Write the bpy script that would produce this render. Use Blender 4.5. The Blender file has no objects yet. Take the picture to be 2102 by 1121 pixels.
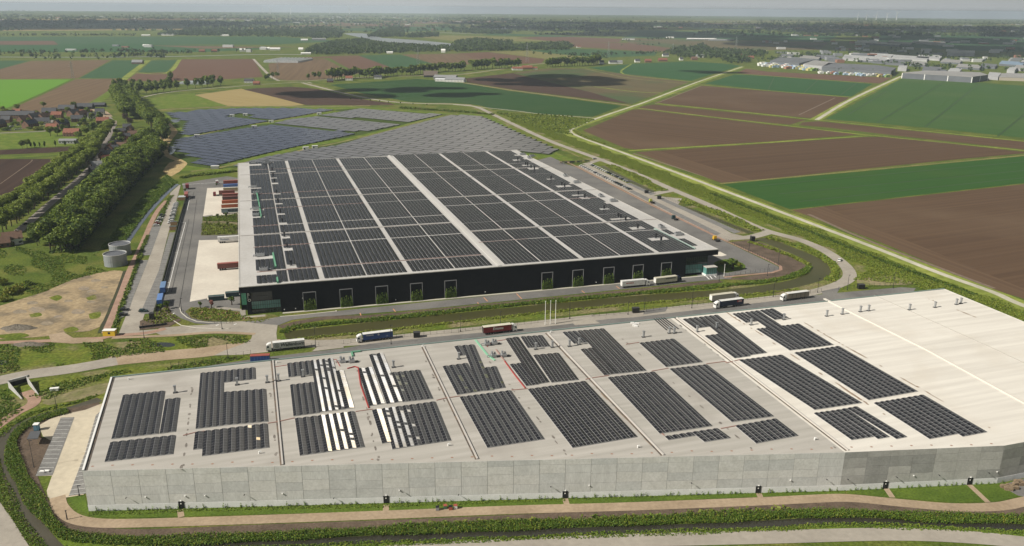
import bpy, math, random
import numpy as np
from mathutils import Matrix, Vector
random.seed(7); RS = np.random.RandomState(11)
SC = bpy.context.scene; COL = SC.collection
# ------------------------------------------------------------ camera
PW, PH, F = 2102.0, 1121.0, 1700.0            # photo size, focal length in photo pixels
HC = 145.0                                    # camera height in metres
ROLL = math.atan(18.0/PW); PITCH = math.atan((PH/2-16.5)*math.cos(ROLL)/F)
_c, _s, _cp, _sp = math.cos(ROLL), math.sin(ROLL), math.cos(PITCH), math.sin(PITCH)
RT = np.array([_c, _s*_sp, _s*_cp]); UP = np.array([-_s, _c*_sp, _c*_cp]); FW = np.array([0, _cp, -_sp])
cam = bpy.data.objects.new("camera", bpy.data.cameras.new("camera")); COL.objects.link(cam)
cam.data.sensor_width = 36.0; cam.data.lens = F/PW*36.0; cam.data.clip_start = 1.0; cam.data.clip_end = 90000.0
cam.matrix_world = Matrix(((RT[0], UP[0], -FW[0], 0), (RT[1], UP[1], -FW[1], 0), (RT[2], UP[2], -FW[2], HC), (0, 0, 0, 1)))
SC.camera = cam
# ------------------------------------------------------------ sky, sun, exposure
SUN_EL, SUN_OFF = math.radians(39), math.radians(23)   # sun from the left, a little on the camera's side
SUND = np.array([-math.cos(SUN_EL)*math.cos(SUN_OFF), -math.cos(SUN_EL)*math.sin(SUN_OFF), math.sin(SUN_EL)])
SC.view_settings.view_transform = 'Standard'; SC.view_settings.look = 'None'
SC.view_settings.exposure = 0.28; SC.view_settings.gamma = 1.0; SC.view_settings.use_curve_mapping = False
W = bpy.data.worlds.new("World"); SC.world = W; W.use_nodes = True
wn, wl = W.node_tree.nodes, W.node_tree.links
bg = wn['Background']
sky = wn.new('ShaderNodeTexSky'); sky.sky_type = 'NISHITA'; sky.sun_disc = False
sky.sun_elevation = SUN_EL; sky.sun_rotation = math.atan2(SUND[0], SUND[1])
sky.air_density = 1.0; sky.dust_density = 2.0; sky.altitude = 100
tc = wn.new('ShaderNodeTexCoord'); mp = wn.new('ShaderNodeMapping'); mp.inputs['Scale'].default_value = (2.2, 2.2, 26)
wl.new(tc.outputs['Generated'], mp.inputs['Vector'])
nz = wn.new('ShaderNodeTexNoise'); nz.inputs['Scale'].default_value = 1.6; nz.inputs['Detail'].default_value = 6
wl.new(mp.outputs['Vector'], nz.inputs['Vector'])
cr = wn.new('ShaderNodeValToRGB'); cr.color_ramp.elements[0].position = 0.3; cr.color_ramp.elements[1].position = 0.72
cr.color_ramp.elements[0].color = (5.7, 6.05, 6.25, 1); cr.color_ramp.elements[1].color = (6.8, 7.1, 7.25, 1)
wl.new(nz.outputs['Fac'], cr.inputs['Fac'])
mx = wn.new('ShaderNodeMix'); mx.data_type = 'RGBA'; mx.inputs['Factor'].default_value = 0.72
wl.new(sky.outputs['Color'], mx.inputs['A']); wl.new(cr.outputs['Color'], mx.inputs['B'])
sz = wn.new('ShaderNodeSeparateXYZ'); wl.new(tc.outputs['Generated'], sz.inputs['Vector'])
el = wn.new('ShaderNodeMapRange'); el.inputs['From Max'].default_value = 0.3; el.inputs['To Min'].default_value = 0.82; el.inputs['To Max'].default_value = 0.30; wl.new(sz.outputs['Z'], el.inputs['Value'])
vm = wn.new('ShaderNodeVectorMath'); vm.operation = 'SCALE'; wl.new(mx.outputs['Result'], vm.inputs[0]); wl.new(el.outputs['Result'], vm.inputs['Scale'])
# white-gold glow added to the sky, out of frame, for panel glints
def wm(op, a, b=None):
    k = wn.new('ShaderNodeMath'); k.operation = op
    for i, v in enumerate((a, b)):
        if v is None: continue
        if isinstance(v, (int, float)): k.inputs[i].default_value = v
        else: wl.new(v, k.inputs[i])
    return k.outputs[0]
gx, gy, gz = sz.outputs['X'], sz.outputs['Y'], sz.outputs['Z']
ga = wm('DIVIDE', wm('ADD', wm('DIVIDE', gx, wm('MAXIMUM', gy, .05)), .035), .12); ge = wm('DIVIDE', wm('SUBTRACT', gz, .39), .062)
gg = wm('MULTIPLY', wm('EXPONENT', wm('MULTIPLY', wm('ADD', wm('POWER', wm('ABSOLUTE', ga), 2.0), wm('POWER', wm('ABSOLUTE', ge), 2.0)), -1.0)), wm('GREATER_THAN', gy, .2))
gc = wn.new('ShaderNodeValToRGB'); gc.color_ramp.elements[0].position = .37; gc.color_ramp.elements[1].position = .44; gc.color_ramp.elements[0].color = (22, 21, 20, 1); gc.color_ramp.elements[1].color = (22, 15, 5, 1); wl.new(gz, gc.inputs['Fac'])
gs_ = wn.new('ShaderNodeVectorMath'); gs_.operation = 'SCALE'; wl.new(gc.outputs['Color'], gs_.inputs[0]); wl.new(gg, gs_.inputs['Scale'])
ad_ = wn.new('ShaderNodeVectorMath'); ad_.operation = 'ADD'; xm = wn.new('ShaderNodeMapRange'); xm.inputs['From Min'].default_value = -.55; xm.inputs['From Max'].default_value = .5; xm.inputs['To Min'].default_value = 1.14; xm.inputs['To Max'].default_value = .76; wl.new(gx, xm.inputs['Value'])
xv = wn.new('ShaderNodeVectorMath'); xv.operation = 'SCALE'; wl.new(vm.outputs['Vector'], xv.inputs[0]); wl.new(xm.outputs['Result'], xv.inputs['Scale'])
wl.new(xv.outputs['Vector'], ad_.inputs[0]); wl.new(gs_.outputs['Vector'], ad_.inputs[1])
wl.new(ad_.outputs['Vector'], bg.inputs['Color']); bg.inputs['Strength'].default_value = 0.1
sl = bpy.data.lights.new("sun", 'SUN'); sl.energy = 4.9; sl.angle = math.radians(0.5); sl.color = (1.0, 0.945, 0.84)
so = bpy.data.objects.new("sun", sl); COL.objects.link(so)
so.rotation_euler = Vector(SUND.tolist()).to_track_quat('Z', 'Y').to_euler()
try:
    SC.cycles.max_bounces = 5; SC.cycles.diffuse_bounces = 2; SC.cycles.glossy_bounces = 2; SC.cycles.transmission_bounces = 3
    SC.cycles.transparent_max_bounces = 6; SC.cycles.volume_bounces = 0; SC.cycles.caustics_reflective = False; SC.cycles.caustics_refractive = False
    SC.cycles.use_denoising = True
except Exception: pass
# ------------------------------------------------------------ unprojection: photo pixel -> point on the plane z
def G(x, y, z=0.0):
    u, v = x-PW/2, -(y-PH/2)
    d = u*RT+v*UP+F*FW
    t = (z-HC)/d[2]
    return np.array([d[0]*t, d[1]*t, z])
def GG(pts, z=0.0): return [G(p[0], p[1], z) for p in pts]
def proj(p):
    q = np.array(p, float)-np.array([0, 0, HC]); d = q@FW
    return PW/2+F*(q@RT)/d, PH/2-F*(q@UP)/d
def ang(a, b):
    d = G(*b)-G(*a); return math.atan2(d[1], d[0])
# ------------------------------------------------------------ materials
MATS = {}
def _node_mat(name):
    m = bpy.data.materials.new(name); m.use_nodes = True
    n, l = m.node_tree.nodes, m.node_tree.links
    return m, n, l, n['Principled BSDF']
def P(name, c1, c2=None, scale=0.3, rough=0.8, metal=0.0, spec=0.3, pos=False, stretch=None, rot=0.0, lo=0.35, hi=0.65, fine=None, fineamt=0.25, detail=5, bump=0.0, bumpscale=None, c3=None, scale3=None, lo3=0.5, hi3=0.7, trans=0.0):
    """principled material whose colour wanders between c1 and c2 (c3 as patches); pos: world space, else object space"""
    if name in MATS: return MATS[name]
    m, n, l, b = _node_mat(name); MATS[name] = m
    b.inputs['Roughness'].default_value = rough; b.inputs['Metallic'].default_value = metal; b.inputs['Specular IOR Level'].default_value = spec
    c1 = (*c1, 1); m.diffuse_color = c1
    b.inputs['Base Color'].default_value = c1
    if pos: vec = n.new('ShaderNodeNewGeometry').outputs['Position']
    else: vec = n.new('ShaderNodeTexCoord').outputs['Object']
    def noise(sc, st=None, r=0.0, det=detail):
        mpn = n.new('ShaderNodeMapping'); mpn.vector_type = 'TEXTURE'
        mpn.inputs['Rotation'].default_value = (0, 0, r)
        s = st or (1, 1, 1); mpn.inputs['Scale'].default_value = s
        l.new(vec, mpn.inputs['Vector'])
        t = n.new('ShaderNodeTexNoise'); t.inputs['Scale'].default_value = sc; t.inputs['Detail'].default_value = det
        l.new(mpn.outputs['Vector'], t.inputs['Vector']); return t.outputs['Fac']
    def rng(f, a, bb):
        q = n.new('ShaderNodeMapRange'); q.inputs['From Min'].default_value = a; q.inputs['From Max'].default_value = bb
        l.new(f, q.inputs['Value']); return q.outputs['Result']
    def mix(f, a, bb):
        q = n.new('ShaderNodeMix'); q.data_type = 'RGBA'; l.new(f, q.inputs['Factor'])
        for k, v in (('A', a), ('B', bb)):
            if isinstance(v, tuple): q.inputs[k].default_value = v
            else: l.new(v, q.inputs[k])
        return q.outputs['Result']
    out = None
    if c2:
        out = mix(rng(noise(scale, stretch, rot), lo, hi), c1, (*c2, 1))
    if c3:
        out = mix(rng(noise(scale3 or scale*0.3), lo3, hi3), out if out else c1, (*c3, 1))
    if fine:
        fz = rng(noise(fine, stretch, rot, 3), 0.25, 0.75)
        q = n.new('ShaderNodeMapRange'); q.inputs['To Min'].default_value = 1-fineamt; q.inputs['To Max'].default_value = 1+fineamt; l.new(fz, q.inputs['Value'])
        k = n.new('ShaderNodeMix'); k.data_type = 'RGBA'; k.blend_type = 'MULTIPLY'; k.inputs['Factor'].default_value = 1
        if out: l.new(out, k.inputs['A'])
        else: k.inputs['A'].default_value = c1
        l.new(q.outputs['Result'], k.inputs['B']); out = k.outputs['Result']
    if out: l.new(out, b.inputs['Base Color'])
    if bump:
        bn = n.new('ShaderNodeBump'); bn.inputs['Strength'].default_value = bump; bn.inputs['Distance'].default_value = 0.3
        l.new(noise(bumpscale or (fine or scale)), bn.inputs['Height']); l.new(bn.outputs['Normal'], b.inputs['Normal'])
    return m
def leaf(name, c1, c2, sc=0.5):
    if name in MATS: return MATS[name]
    m, n, l, b = _node_mat(name); MATS[name] = m
    oi = n.new('ShaderNodeObjectInfo'); geo = n.new('ShaderNodeNewGeometry')
    t = n.new('ShaderNodeTexNoise'); t.inputs['Scale'].default_value = sc; t.inputs['Detail'].default_value = 3; l.new(geo.outputs['Position'], t.inputs['Vector'])
    ad = n.new('ShaderNodeMath'); ad.operation = 'MULTIPLY_ADD'; ad.inputs[1].default_value = 0.55; l.new(oi.outputs['Random'], ad.inputs[0]); 
    q = n.new('ShaderNodeMapRange'); q.inputs['From Min'].default_value = 0.3; q.inputs['From Max'].default_value = 0.7; q.inputs['To Max'].default_value = 0.5; l.new(t.outputs['Fac'], q.inputs['Value'])
    l.new(q.outputs['Result'], ad.inputs[2])
    k = n.new('ShaderNodeMix'); k.data_type = 'RGBA'; k.inputs['A'].default_value = (*c1, 1); k.inputs['B'].default_value = (*c2, 1); l.new(ad.outputs[0], k.inputs['Factor'])
    l.new(k.outputs['Result'], b.inputs['Base Color']); b.inputs['Roughness'].default_value = 0.6; b.inputs['Specular IOR Level'].default_value = 0.25
    tr = n.new('ShaderNodeBsdfTranslucent'); l.new(k.outputs['Result'], tr.inputs['Color'])
    ms = n.new('ShaderNodeMixShader'); ms.inputs['Fac'].default_value = 0.25
    l.new(b.outputs[0], ms.inputs[1]); l.new(tr.outputs[0], ms.inputs[2]); l.new(ms.outputs[0], n['Material Output'].inputs['Surface'])
    m.diffuse_color = (*c1, 1)
    return m
# ------------------------------------------------------------ mesh helpers
class MB:
    """collects faces and links them as ONE mesh object"""
    def __init__(s): s.v, s.f, s.m = [], [], []
    def poly(s, pts, m=0):
        i = len(s.v); s.v += [tuple(map(float, p)) for p in pts]; s.f.append(tuple(range(i, i+len(pts)))); s.m.append(m)
    def hexa(s, b, t, m=0, mt=None):
        i = len(s.v); s.v += [tuple(map(float, p)) for p in list(b)+list(t)]; n = len(b)
        s.f.append(tuple(range(i+n-1, i-1, -1))); s.m.append(m)
        s.f.append(tuple(range(i+n, i+2*n))); s.m.append(m if mt is None else mt)
        for k in range(n):
            j = (k+1) % n; s.f.append((i+k, i+j, i+n+j, i+n+k)); s.m.append(m)
    def box(s, x0, x1, y0, y1, z0, z1, m=0, mt=None):
        s.hexa([(x0, y0, z0), (x1, y0, z0), (x1, y1, z0), (x0, y1, z0)], [(x0, y0, z1), (x1, y0, z1), (x1, y1, z1), (x0, y1, z1)], m, mt)
    def prism(s, poly, z0, z1, m=0, mt=None):
        s.hexa([(p[0], p[1], z0) for p in poly], [(p[0], p[1], z1) for p in poly], m, mt)
    def bar(s, a, b, r, m=0, n=4, r2=None):
        a, b = np.array(a, float), np.array(b, float); d = b-a; L = np.linalg.norm(d)
        if L < 1e-6: return
        d /= L; h = np.array([0, 0, 1.0]) if abs(d[2]) < 0.9 else np.array([1.0, 0, 0])
        u = np.cross(d, h); u /= np.linalg.norm(u); w = np.cross(u, d); r2 = r if r2 is None else r2
        A = [a+r*(math.cos(2*math.pi*k/n+.785)*u+math.sin(2*math.pi*k/n+.785)*w) for k in range(n)]
        B = [b+r2*(math.cos(2*math.pi*k/n+.785)*u+math.sin(2*math.pi*k/n+.785)*w) for k in range(n)]
        s.hexa(A[::-1], B[::-1], m)
    def cyl(s, x, y, z0, z1, r, m=0, n=16, mt=None, r2=None):
        r2 = r if r2 is None else r2
        A = [(x+r*math.cos(2*math.pi*k/n), y+r*math.sin(2*math.pi*k/n), z0) for k in range(n)]
        B = [(x+r2*math.cos(2*math.pi*k/n), y+r2*math.sin(2*math.pi*k/n), z1) for k in range(n)]
        s.hexa(A, B, m, mt)
    def wheel(s, x, y, z, r, w, m=0, n=12):
        A = [(x+r*math.cos(2*math.pi*k/n), y-w/2, z+r*math.sin(2*math.pi*k/n)) for k in range(n)]
        B = [(x+r*math.cos(2*math.pi*k/n), y+w/2, z+r*math.sin(2*math.pi*k/n)) for k in range(n)]
        s.hexa(B, A, m)
    def mesh(s, name, mats):
        me = bpy.data.meshes.new(name); me.from_pydata(s.v, [], s.f)
        for m in (mats if isinstance(mats, (list, tuple)) else [mats]): me.materials.append(m)
        if any(s.m): me.polygons.foreach_set('material_index', s.m)
        me.update(); return me
    def build(s, name, mats, parent=None, smooth=False):
        me = s.mesh(name, mats)
        if smooth: me.polygons.foreach_set('use_smooth', [True]*len(me.polygons))
        return ob(name, me, parent)
def ob(name, me, parent=None, loc=None, rz=0.0):
    o = bpy.data.objects.new(name, me); COL.objects.link(o)
    if parent: o.parent = parent
    if loc is not None: o.location = tuple(map(float, loc))
    if rz: o.rotation_euler = (0, 0, rz)
    return o
def tag(o, label=None, cat=None, group=None, kind=None):
    if label is not None: o['label'] = label
    if cat: o['category'] = cat
    if group: o['group'] = group
    if kind: o['kind'] = kind
    return o
def thing(name, label, cat, loc=(0, 0, 0), rz=0.0, group=None):
    return tag(ob(name, None, None, loc, rz), label, cat, group)
def copy_tree(o, parent=None, label=None, mats=None):
    c = o.copy(); COL.objects.link(c)
    if parent: c.parent = parent
    if label: c['label'] = label
    for ch in list(o.children): copy_tree(ch, c)
    return c
def paint(root, part, mat):
    """object-level material on every child with this name, so copies can differ in colour"""
    for ch in [root]+list(root.children_recursive):
        if ch.type == 'MESH' and ch.name.split('.')[0] == part:
            ch.material_slots[0].link = 'OBJECT'; ch.material_slots[0].material = mat
ORD = ['first', 'second', 'third', 'fourth', 'fifth', 'sixth', 'seventh', 'eighth', 'ninth', 'tenth', 'eleventh', 'twelfth', 'thirteenth', 'fourteenth', 'fifteenth', 'sixteenth', 'seventeenth', 'eighteenth', 'nineteenth', 'twentieth']
TENS = {2: 'twenty', 3: 'thirty', 4: 'forty', 5: 'fifty', 6: 'sixty', 7: 'seventy', 8: 'eighty', 9: 'ninety'}
def nth(i):
    i += 1
    if i <= 20: return ORD[i-1]
    if i < 100:
        t, u = divmod(i, 10)
        return (TENS[t]+'-'+ORD[u-1]) if u else {30: 'thirtieth', 40: 'fortieth', 50: 'fiftieth', 60: 'sixtieth', 70: 'seventieth', 80: 'eightieth', 90: 'ninetieth'}[i]
    return 'hundredth' if i == 100 else 'hundred-and-'+nth(i-101)
def inpoly(x, y, poly):
    """vectorised point in polygon"""
    x = np.asarray(x); y = np.asarray(y); r = np.zeros(x.shape, bool); n = len(poly)
    for i in range(n):
        x0, y0 = poly[i][0], poly[i][1]; x1, y1 = poly[(i+1) % n][0], poly[(i+1) % n][1]
        if y0 == y1: continue
        r ^= ((y0 > y) != (y1 > y)) & (x < (x1-x0)*(y-y0)/(y1-y0)+x0)
    return r
def smooth(pts, n=6):
    """Catmull-Rom through world points"""
    p = [np.array(q, float) for q in pts]; p = [2*p[0]-p[1]]+p+[2*p[-1]-p[-2]]; out = []
    for i in range(1, len(p)-2):
        for k in range(n):
            t = k/n; a, b, c, d = p[i-1], p[i], p[i+1], p[i+2]
            out.append(0.5*((2*b)+(c-a)*t+(2*a-5*b+4*c-d)*t*t+(3*b-a-3*c+d)*t**3))
    out.append(p[-2]); return out
def offset(line, w):
    L = [np.array(q, float) for q in line]; o = []
    for i in range(len(L)):
        a, b = L[max(0, i-1)], L[min(len(L)-1, i+1)]; d = b-a; nn = np.hypot(d[0], d[1]) or 1
        o.append(L[i]+w*np.array([-d[1]/nn, d[0]/nn, 0]))
    return o
def quadgrid(name, V, Fq, mats, mi=None, parent=None, smooth_=False):
    """fast mesh from numpy arrays: V (n,3), Fq (m,k)"""
    me = bpy.data.meshes.new(name); V = np.asarray(V, np.float32); Fq = np.asarray(Fq, np.int32); k = Fq.shape[1]
    me.vertices.add(len(V)); me.vertices.foreach_set('co', V.ravel())
    me.loops.add(Fq.size); me.loops.foreach_set('vertex_index', Fq.ravel())
    me.polygons.add(len(Fq)); me.polygons.foreach_set('loop_start', np.arange(0, Fq.size, k, dtype=np.int32)); me.polygons.foreach_set('loop_total', np.full(len(Fq), k, np.int32))
    for m in (mats if isinstance(mats, (list, tuple)) else [mats]): me.materials.append(m)
    if mi is not None: me.polygons.foreach_set('material_index', np.asarray(mi, np.int32))
    if smooth_: me.polygons.foreach_set('use_smooth', np.ones(len(Fq), bool))
    me.update(calc_edges=True); return ob(name, me, parent) if parent is not False else me
_ZL = [0.02]
def sheet(name, px, mat, z, kind='structure', smoothn=0, world=False):
    pts = px if world else GG(px, 0)
    if smoothn: pts = smooth(pts+[pts[0]], smoothn)[:-1]
    _ZL[0] += 0.0007; z = z+(_ZL[0] % 0.0155)         # every sheet lies at a height of its own
    mb = MB(); mb.poly([(p[0], p[1], z) for p in pts]); o = mb.build(name, mat)
    import bmesh
    bm = bmesh.new(); bm.from_mesh(o.data); bmesh.ops.triangulate(bm, faces=bm.faces[:])
    for f in bm.faces:
        if f.normal.z < 0: f.normal_flip()
    bm.to_mesh(o.data); bm.free()
    return tag(o, kind=kind)
def ribbon(name, px, w, mat, z, kind='structure', n=6, off=0.0, world=False):
    pts = px if world else GG(px, 0)
    L = smooth(pts, n) if n else pts
    if off: L = offset(L, off)
    _ZL[0] += 0.0007; z = z+(_ZL[0] % 0.0155)
    a, b = offset(L, w/2), offset(L, -w/2); V = []; Fq = []
    for p, q in zip(a, b): V += [(p[0], p[1], z), (q[0], q[1], z)]
    for i in range(len(L)-1): Fq.append((2*i, 2*i+1, 2*i+3, 2*i+2))
    return tag(quadgrid(name, V, Fq, mat), kind=kind)
def dashes(name, pxa, pxb, n, duty, w, mat, z, world=False):
    a, b = (np.array(pxa), np.array(pxb)) if world else (G(*pxa), G(*pxb))
    d = (b-a)/n; u = d/np.linalg.norm(d); nn = np.array([-u[1], u[0], 0])*w/2; mb = MB()
    for i in range(n):
        p, q = a+d*i, a+d*(i+duty); mb.poly([(*(p-nn)[:2], z), (*(q-nn)[:2], z), (*(q+nn)[:2], z), (*(p+nn)[:2], z)])
    return mb
# ============================================================ GROUND
Z1, Z2, Z3, Z4, Z5, Z6, Z7, Z8 = .02, .04, .06, .08, .10, .12, .14, .16
grass = P('grass', (.110, .138, .022), (.062, .095, .015), .05, .9, pos=True, spec=.1, fine=.9, fineamt=.45, c3=(.165, .155, .04), scale3=.035, lo3=.5, hi3=.72, bump=.5, bumpscale=1.2)
grass_b = P('grass_bright', (.125, .175, .022), (.085, .13, .017), .12, .9, pos=True, spec=.1, fine=1.1, fineamt=.4, c3=(.19, .19, .05), scale3=.07, lo3=.52, hi3=.75)
lawn = P('lawn', (.095, .14, .020), (.065, .105, .015), .1, .9, pos=True, spec=.1, fine=1.5, fineamt=.35)
wild = P('rough_grass', (.090, .128, .016), (.140, .155, .026), .11, .9, pos=True, spec=.1, fine=.7, fineamt=.5, c3=(.2, .17, .09), scale3=.05, lo3=.5, hi3=.66, bump=.6, bumpscale=.8)
straw = P('dry_verge', (.22, .19, .075), (.13, .14, .045), .06, .9, pos=True, fine=.6, fineamt=.35, spec=.1)
verge = P('yellow_verge', (.24, .27, .055), (.15, .19, .035), .02, .9, pos=True, fine=.2, fineamt=.3, spec=.1)
asph = P('asphalt', (.165, .158, .15), (.125, .12, .115), .12, .85, pos=True, fine=.8, fineamt=.12, c3=(.20, .19, .175), scale3=.03)
asph_d = P('asphalt_dark', (.115, .112, .108), (.09, .088, .085), .15, .85, pos=True, fine=.8, fineamt=.15)
conc = P('concrete_road', (.36, .325, .275), (.295, .265, .225), .05, .85, pos=True, fine=.5, fineamt=.1, c3=(.28, .25, .21), scale3=.04, lo3=.55)
conc_l = P('concrete_pale', (.62, .57, .49), (.54, .49, .42), .05, .85, pos=True, fine=.5, fineamt=.06)
pave = P('paver_bays', (.20, .195, .185), (.155, .15, .145), .25, .85, pos=True, fine=1.4, fineamt=.2)
sand = P('bare_sand', (.37, .285, .175), (.26, .20, .125), .06, .95, pos=True, fine=.5, fineamt=.25, c3=(.17, .14, .10), scale3=.06, lo3=.5, hi3=.66, spec=.1, bump=.7, bumpscale=.5)
dirtroad = P('dirt_road', (.37, .285, .20), (.29, .22, .15), .08, .95, pos=True, fine=.9, fineamt=.15, spec=.1)
soil = P('garden_soil', (.135, .10, .075), (.09, .068, .05), .15, .95, pos=True, fine=1.2, fineamt=.3, spec=.1, bump=.4)
redpave = P('red_pavers', (.36, .235, .175), (.29, .185, .135), .2, .9, pos=True, fine=1.2, fineamt=.15)
gravel = P('white_gravel', (.50, .47, .38), (.38, .36, .27), .05, .95, pos=True, fine=.4, fineamt=.15)
water = P('canal_water', (.050, .050, .016), (.066, .062, .022), .03, .35, pos=True, spec=.2)
water_b = P('ditch_water', (.05, .06, .085), (.06, .07, .09), .03, .08, pos=True, spec=.6)
pond = P('pond_water', (.025, .03, .026), None, .1, .1, pos=True, spec=.5)
white = P('white_paint', (.78, .77, .74), None, rough=.6)
seam = P('tar_seam', (.06, .058, .055), None, rough=.9)
orange_paint = P('orange_paint', (.55, .27, .14), None)
# --- the plain, out to the horizon
n = 128; mbx = MB(); R0 = [0.0, 300, 900, 2500, 6000, 12000, 17000, 21500]
V = [(0, 0, 0)]; Fq = []
for r in R0[1:]:
    for k in range(n): V.append((r*math.cos(2*math.pi*k/n), r*math.sin(2*math.pi*k/n), 0))
me = bpy.data.meshes.new('ground'); fc = [(0, 1+k, 1+(k+1) % n) for k in range(n)]
for i in range(len(R0)-2):
    for k in range(n):
        a, b = 1+i*n+k, 1+i*n+(k+1) % n; fc.append((a, a+n, b+n, b))
me.from_pydata(V, [], fc); me.materials.append(grass); tag(ob('ground', me), kind='structure')
# --- farmland
def soilmat(nm, c1, c2, a, b, st=(380, 7.0, 1), sc=1.0, **kw):
    return P('soil_'+nm, c1, c2, sc, .95, pos=True, spec=.1, stretch=st, rot=ang(a, b), lo=.3, hi=.7, **kw)
BR, BR2 = (.112, .070, .042), (.084, .052, .032)
DK, DK2 = (.060, .036, .026), (.042, .026, .020)
GR, GR2 = (.030, .088, .022), (.040, .104, .026)
soA = soilmat('east', BR, BR2, (1400, 270), (1578, 289), c3=(.125, .083, .052), scale3=.006)
soB = soilmat('east_near', BR, BR2, (1700, 440), (2100, 395), st=(320, 4.0, 1), c3=(.125, .083, .052), scale3=.008)
soC = soilmat('east_mid', (.106, .066, .040), (.080, .049, .030), (1480, 370), (2000, 322))
soD = soilmat('dark_west', DK, DK2, (0, 390), (100, 330), st=(200, 3.5, 1), fine=.3, fineamt=.2)
soF = soilmat('far_tan', (.165, .112, .066), (.118, .078, .046), (60, 210), (200, 170), st=(200, 5, 1), sc=.6)
soG = soilmat('far_red', (.145, .082, .056), (.112, .065, .044), (300, 150), (520, 140), st=(200, 5, 1), sc=.6)
soO = soilmat('far_olive', (.135, .108, .055), (.092, .076, .040), (960, 160), (1280, 200), st=(260, 6, 1), sc=.6, c3=(.07, .095, .04), scale3=.004, lo3=.5, hi3=.6)
soY = soilmat('stubble', (.34, .265, .12), (.26, .20, .085), (420, 195), (600, 212), st=(120, 3.5, 1), sc=.8)
soK = soilmat('far_dark', (.078, .048, .034), (.058, .036, .027), (560, 190), (780, 210), st=(120, 4, 1), sc=.8)
def cropmat(nm, c1, c2, a, b, st=(400, 8, 1), sc=1.0, **kw):
    return P('crop_'+nm, c1, c2, sc, .9, pos=True, spec=.1, stretch=st, rot=ang(a, b), lo=.3, hi=.7, **kw)
crN = cropmat('east', (.026, .078, .014), (.036, .092, .019), (1500, 378), (2100, 322), st=(300, 5, 1), c3=(.042, .088, .018), scale3=.008)
crE = cropmat('north_east', (.040, .092, .022), (.050, .104, .027), (1740, 235), (2100, 280), c3=(.062, .108, .030), scale3=.004)
crM = cropmat('middle', (.024, .062, .018), (.031, .074, .021), (700, 190), (1200, 235), c3=(.04, .078, .024), scale3=.005)
crS = cropmat('north', (.028, .082, .028), (.036, .094, .031), (1450, 172), (1750, 199))
crB = cropmat('bright', (.10, .23, .02), (.115, .25, .025), (0, 163), (150, 163))
crF = cropmat('far', (.036, .085, .034), (.046, .10, .04), (170, 158), (300, 125))
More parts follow.
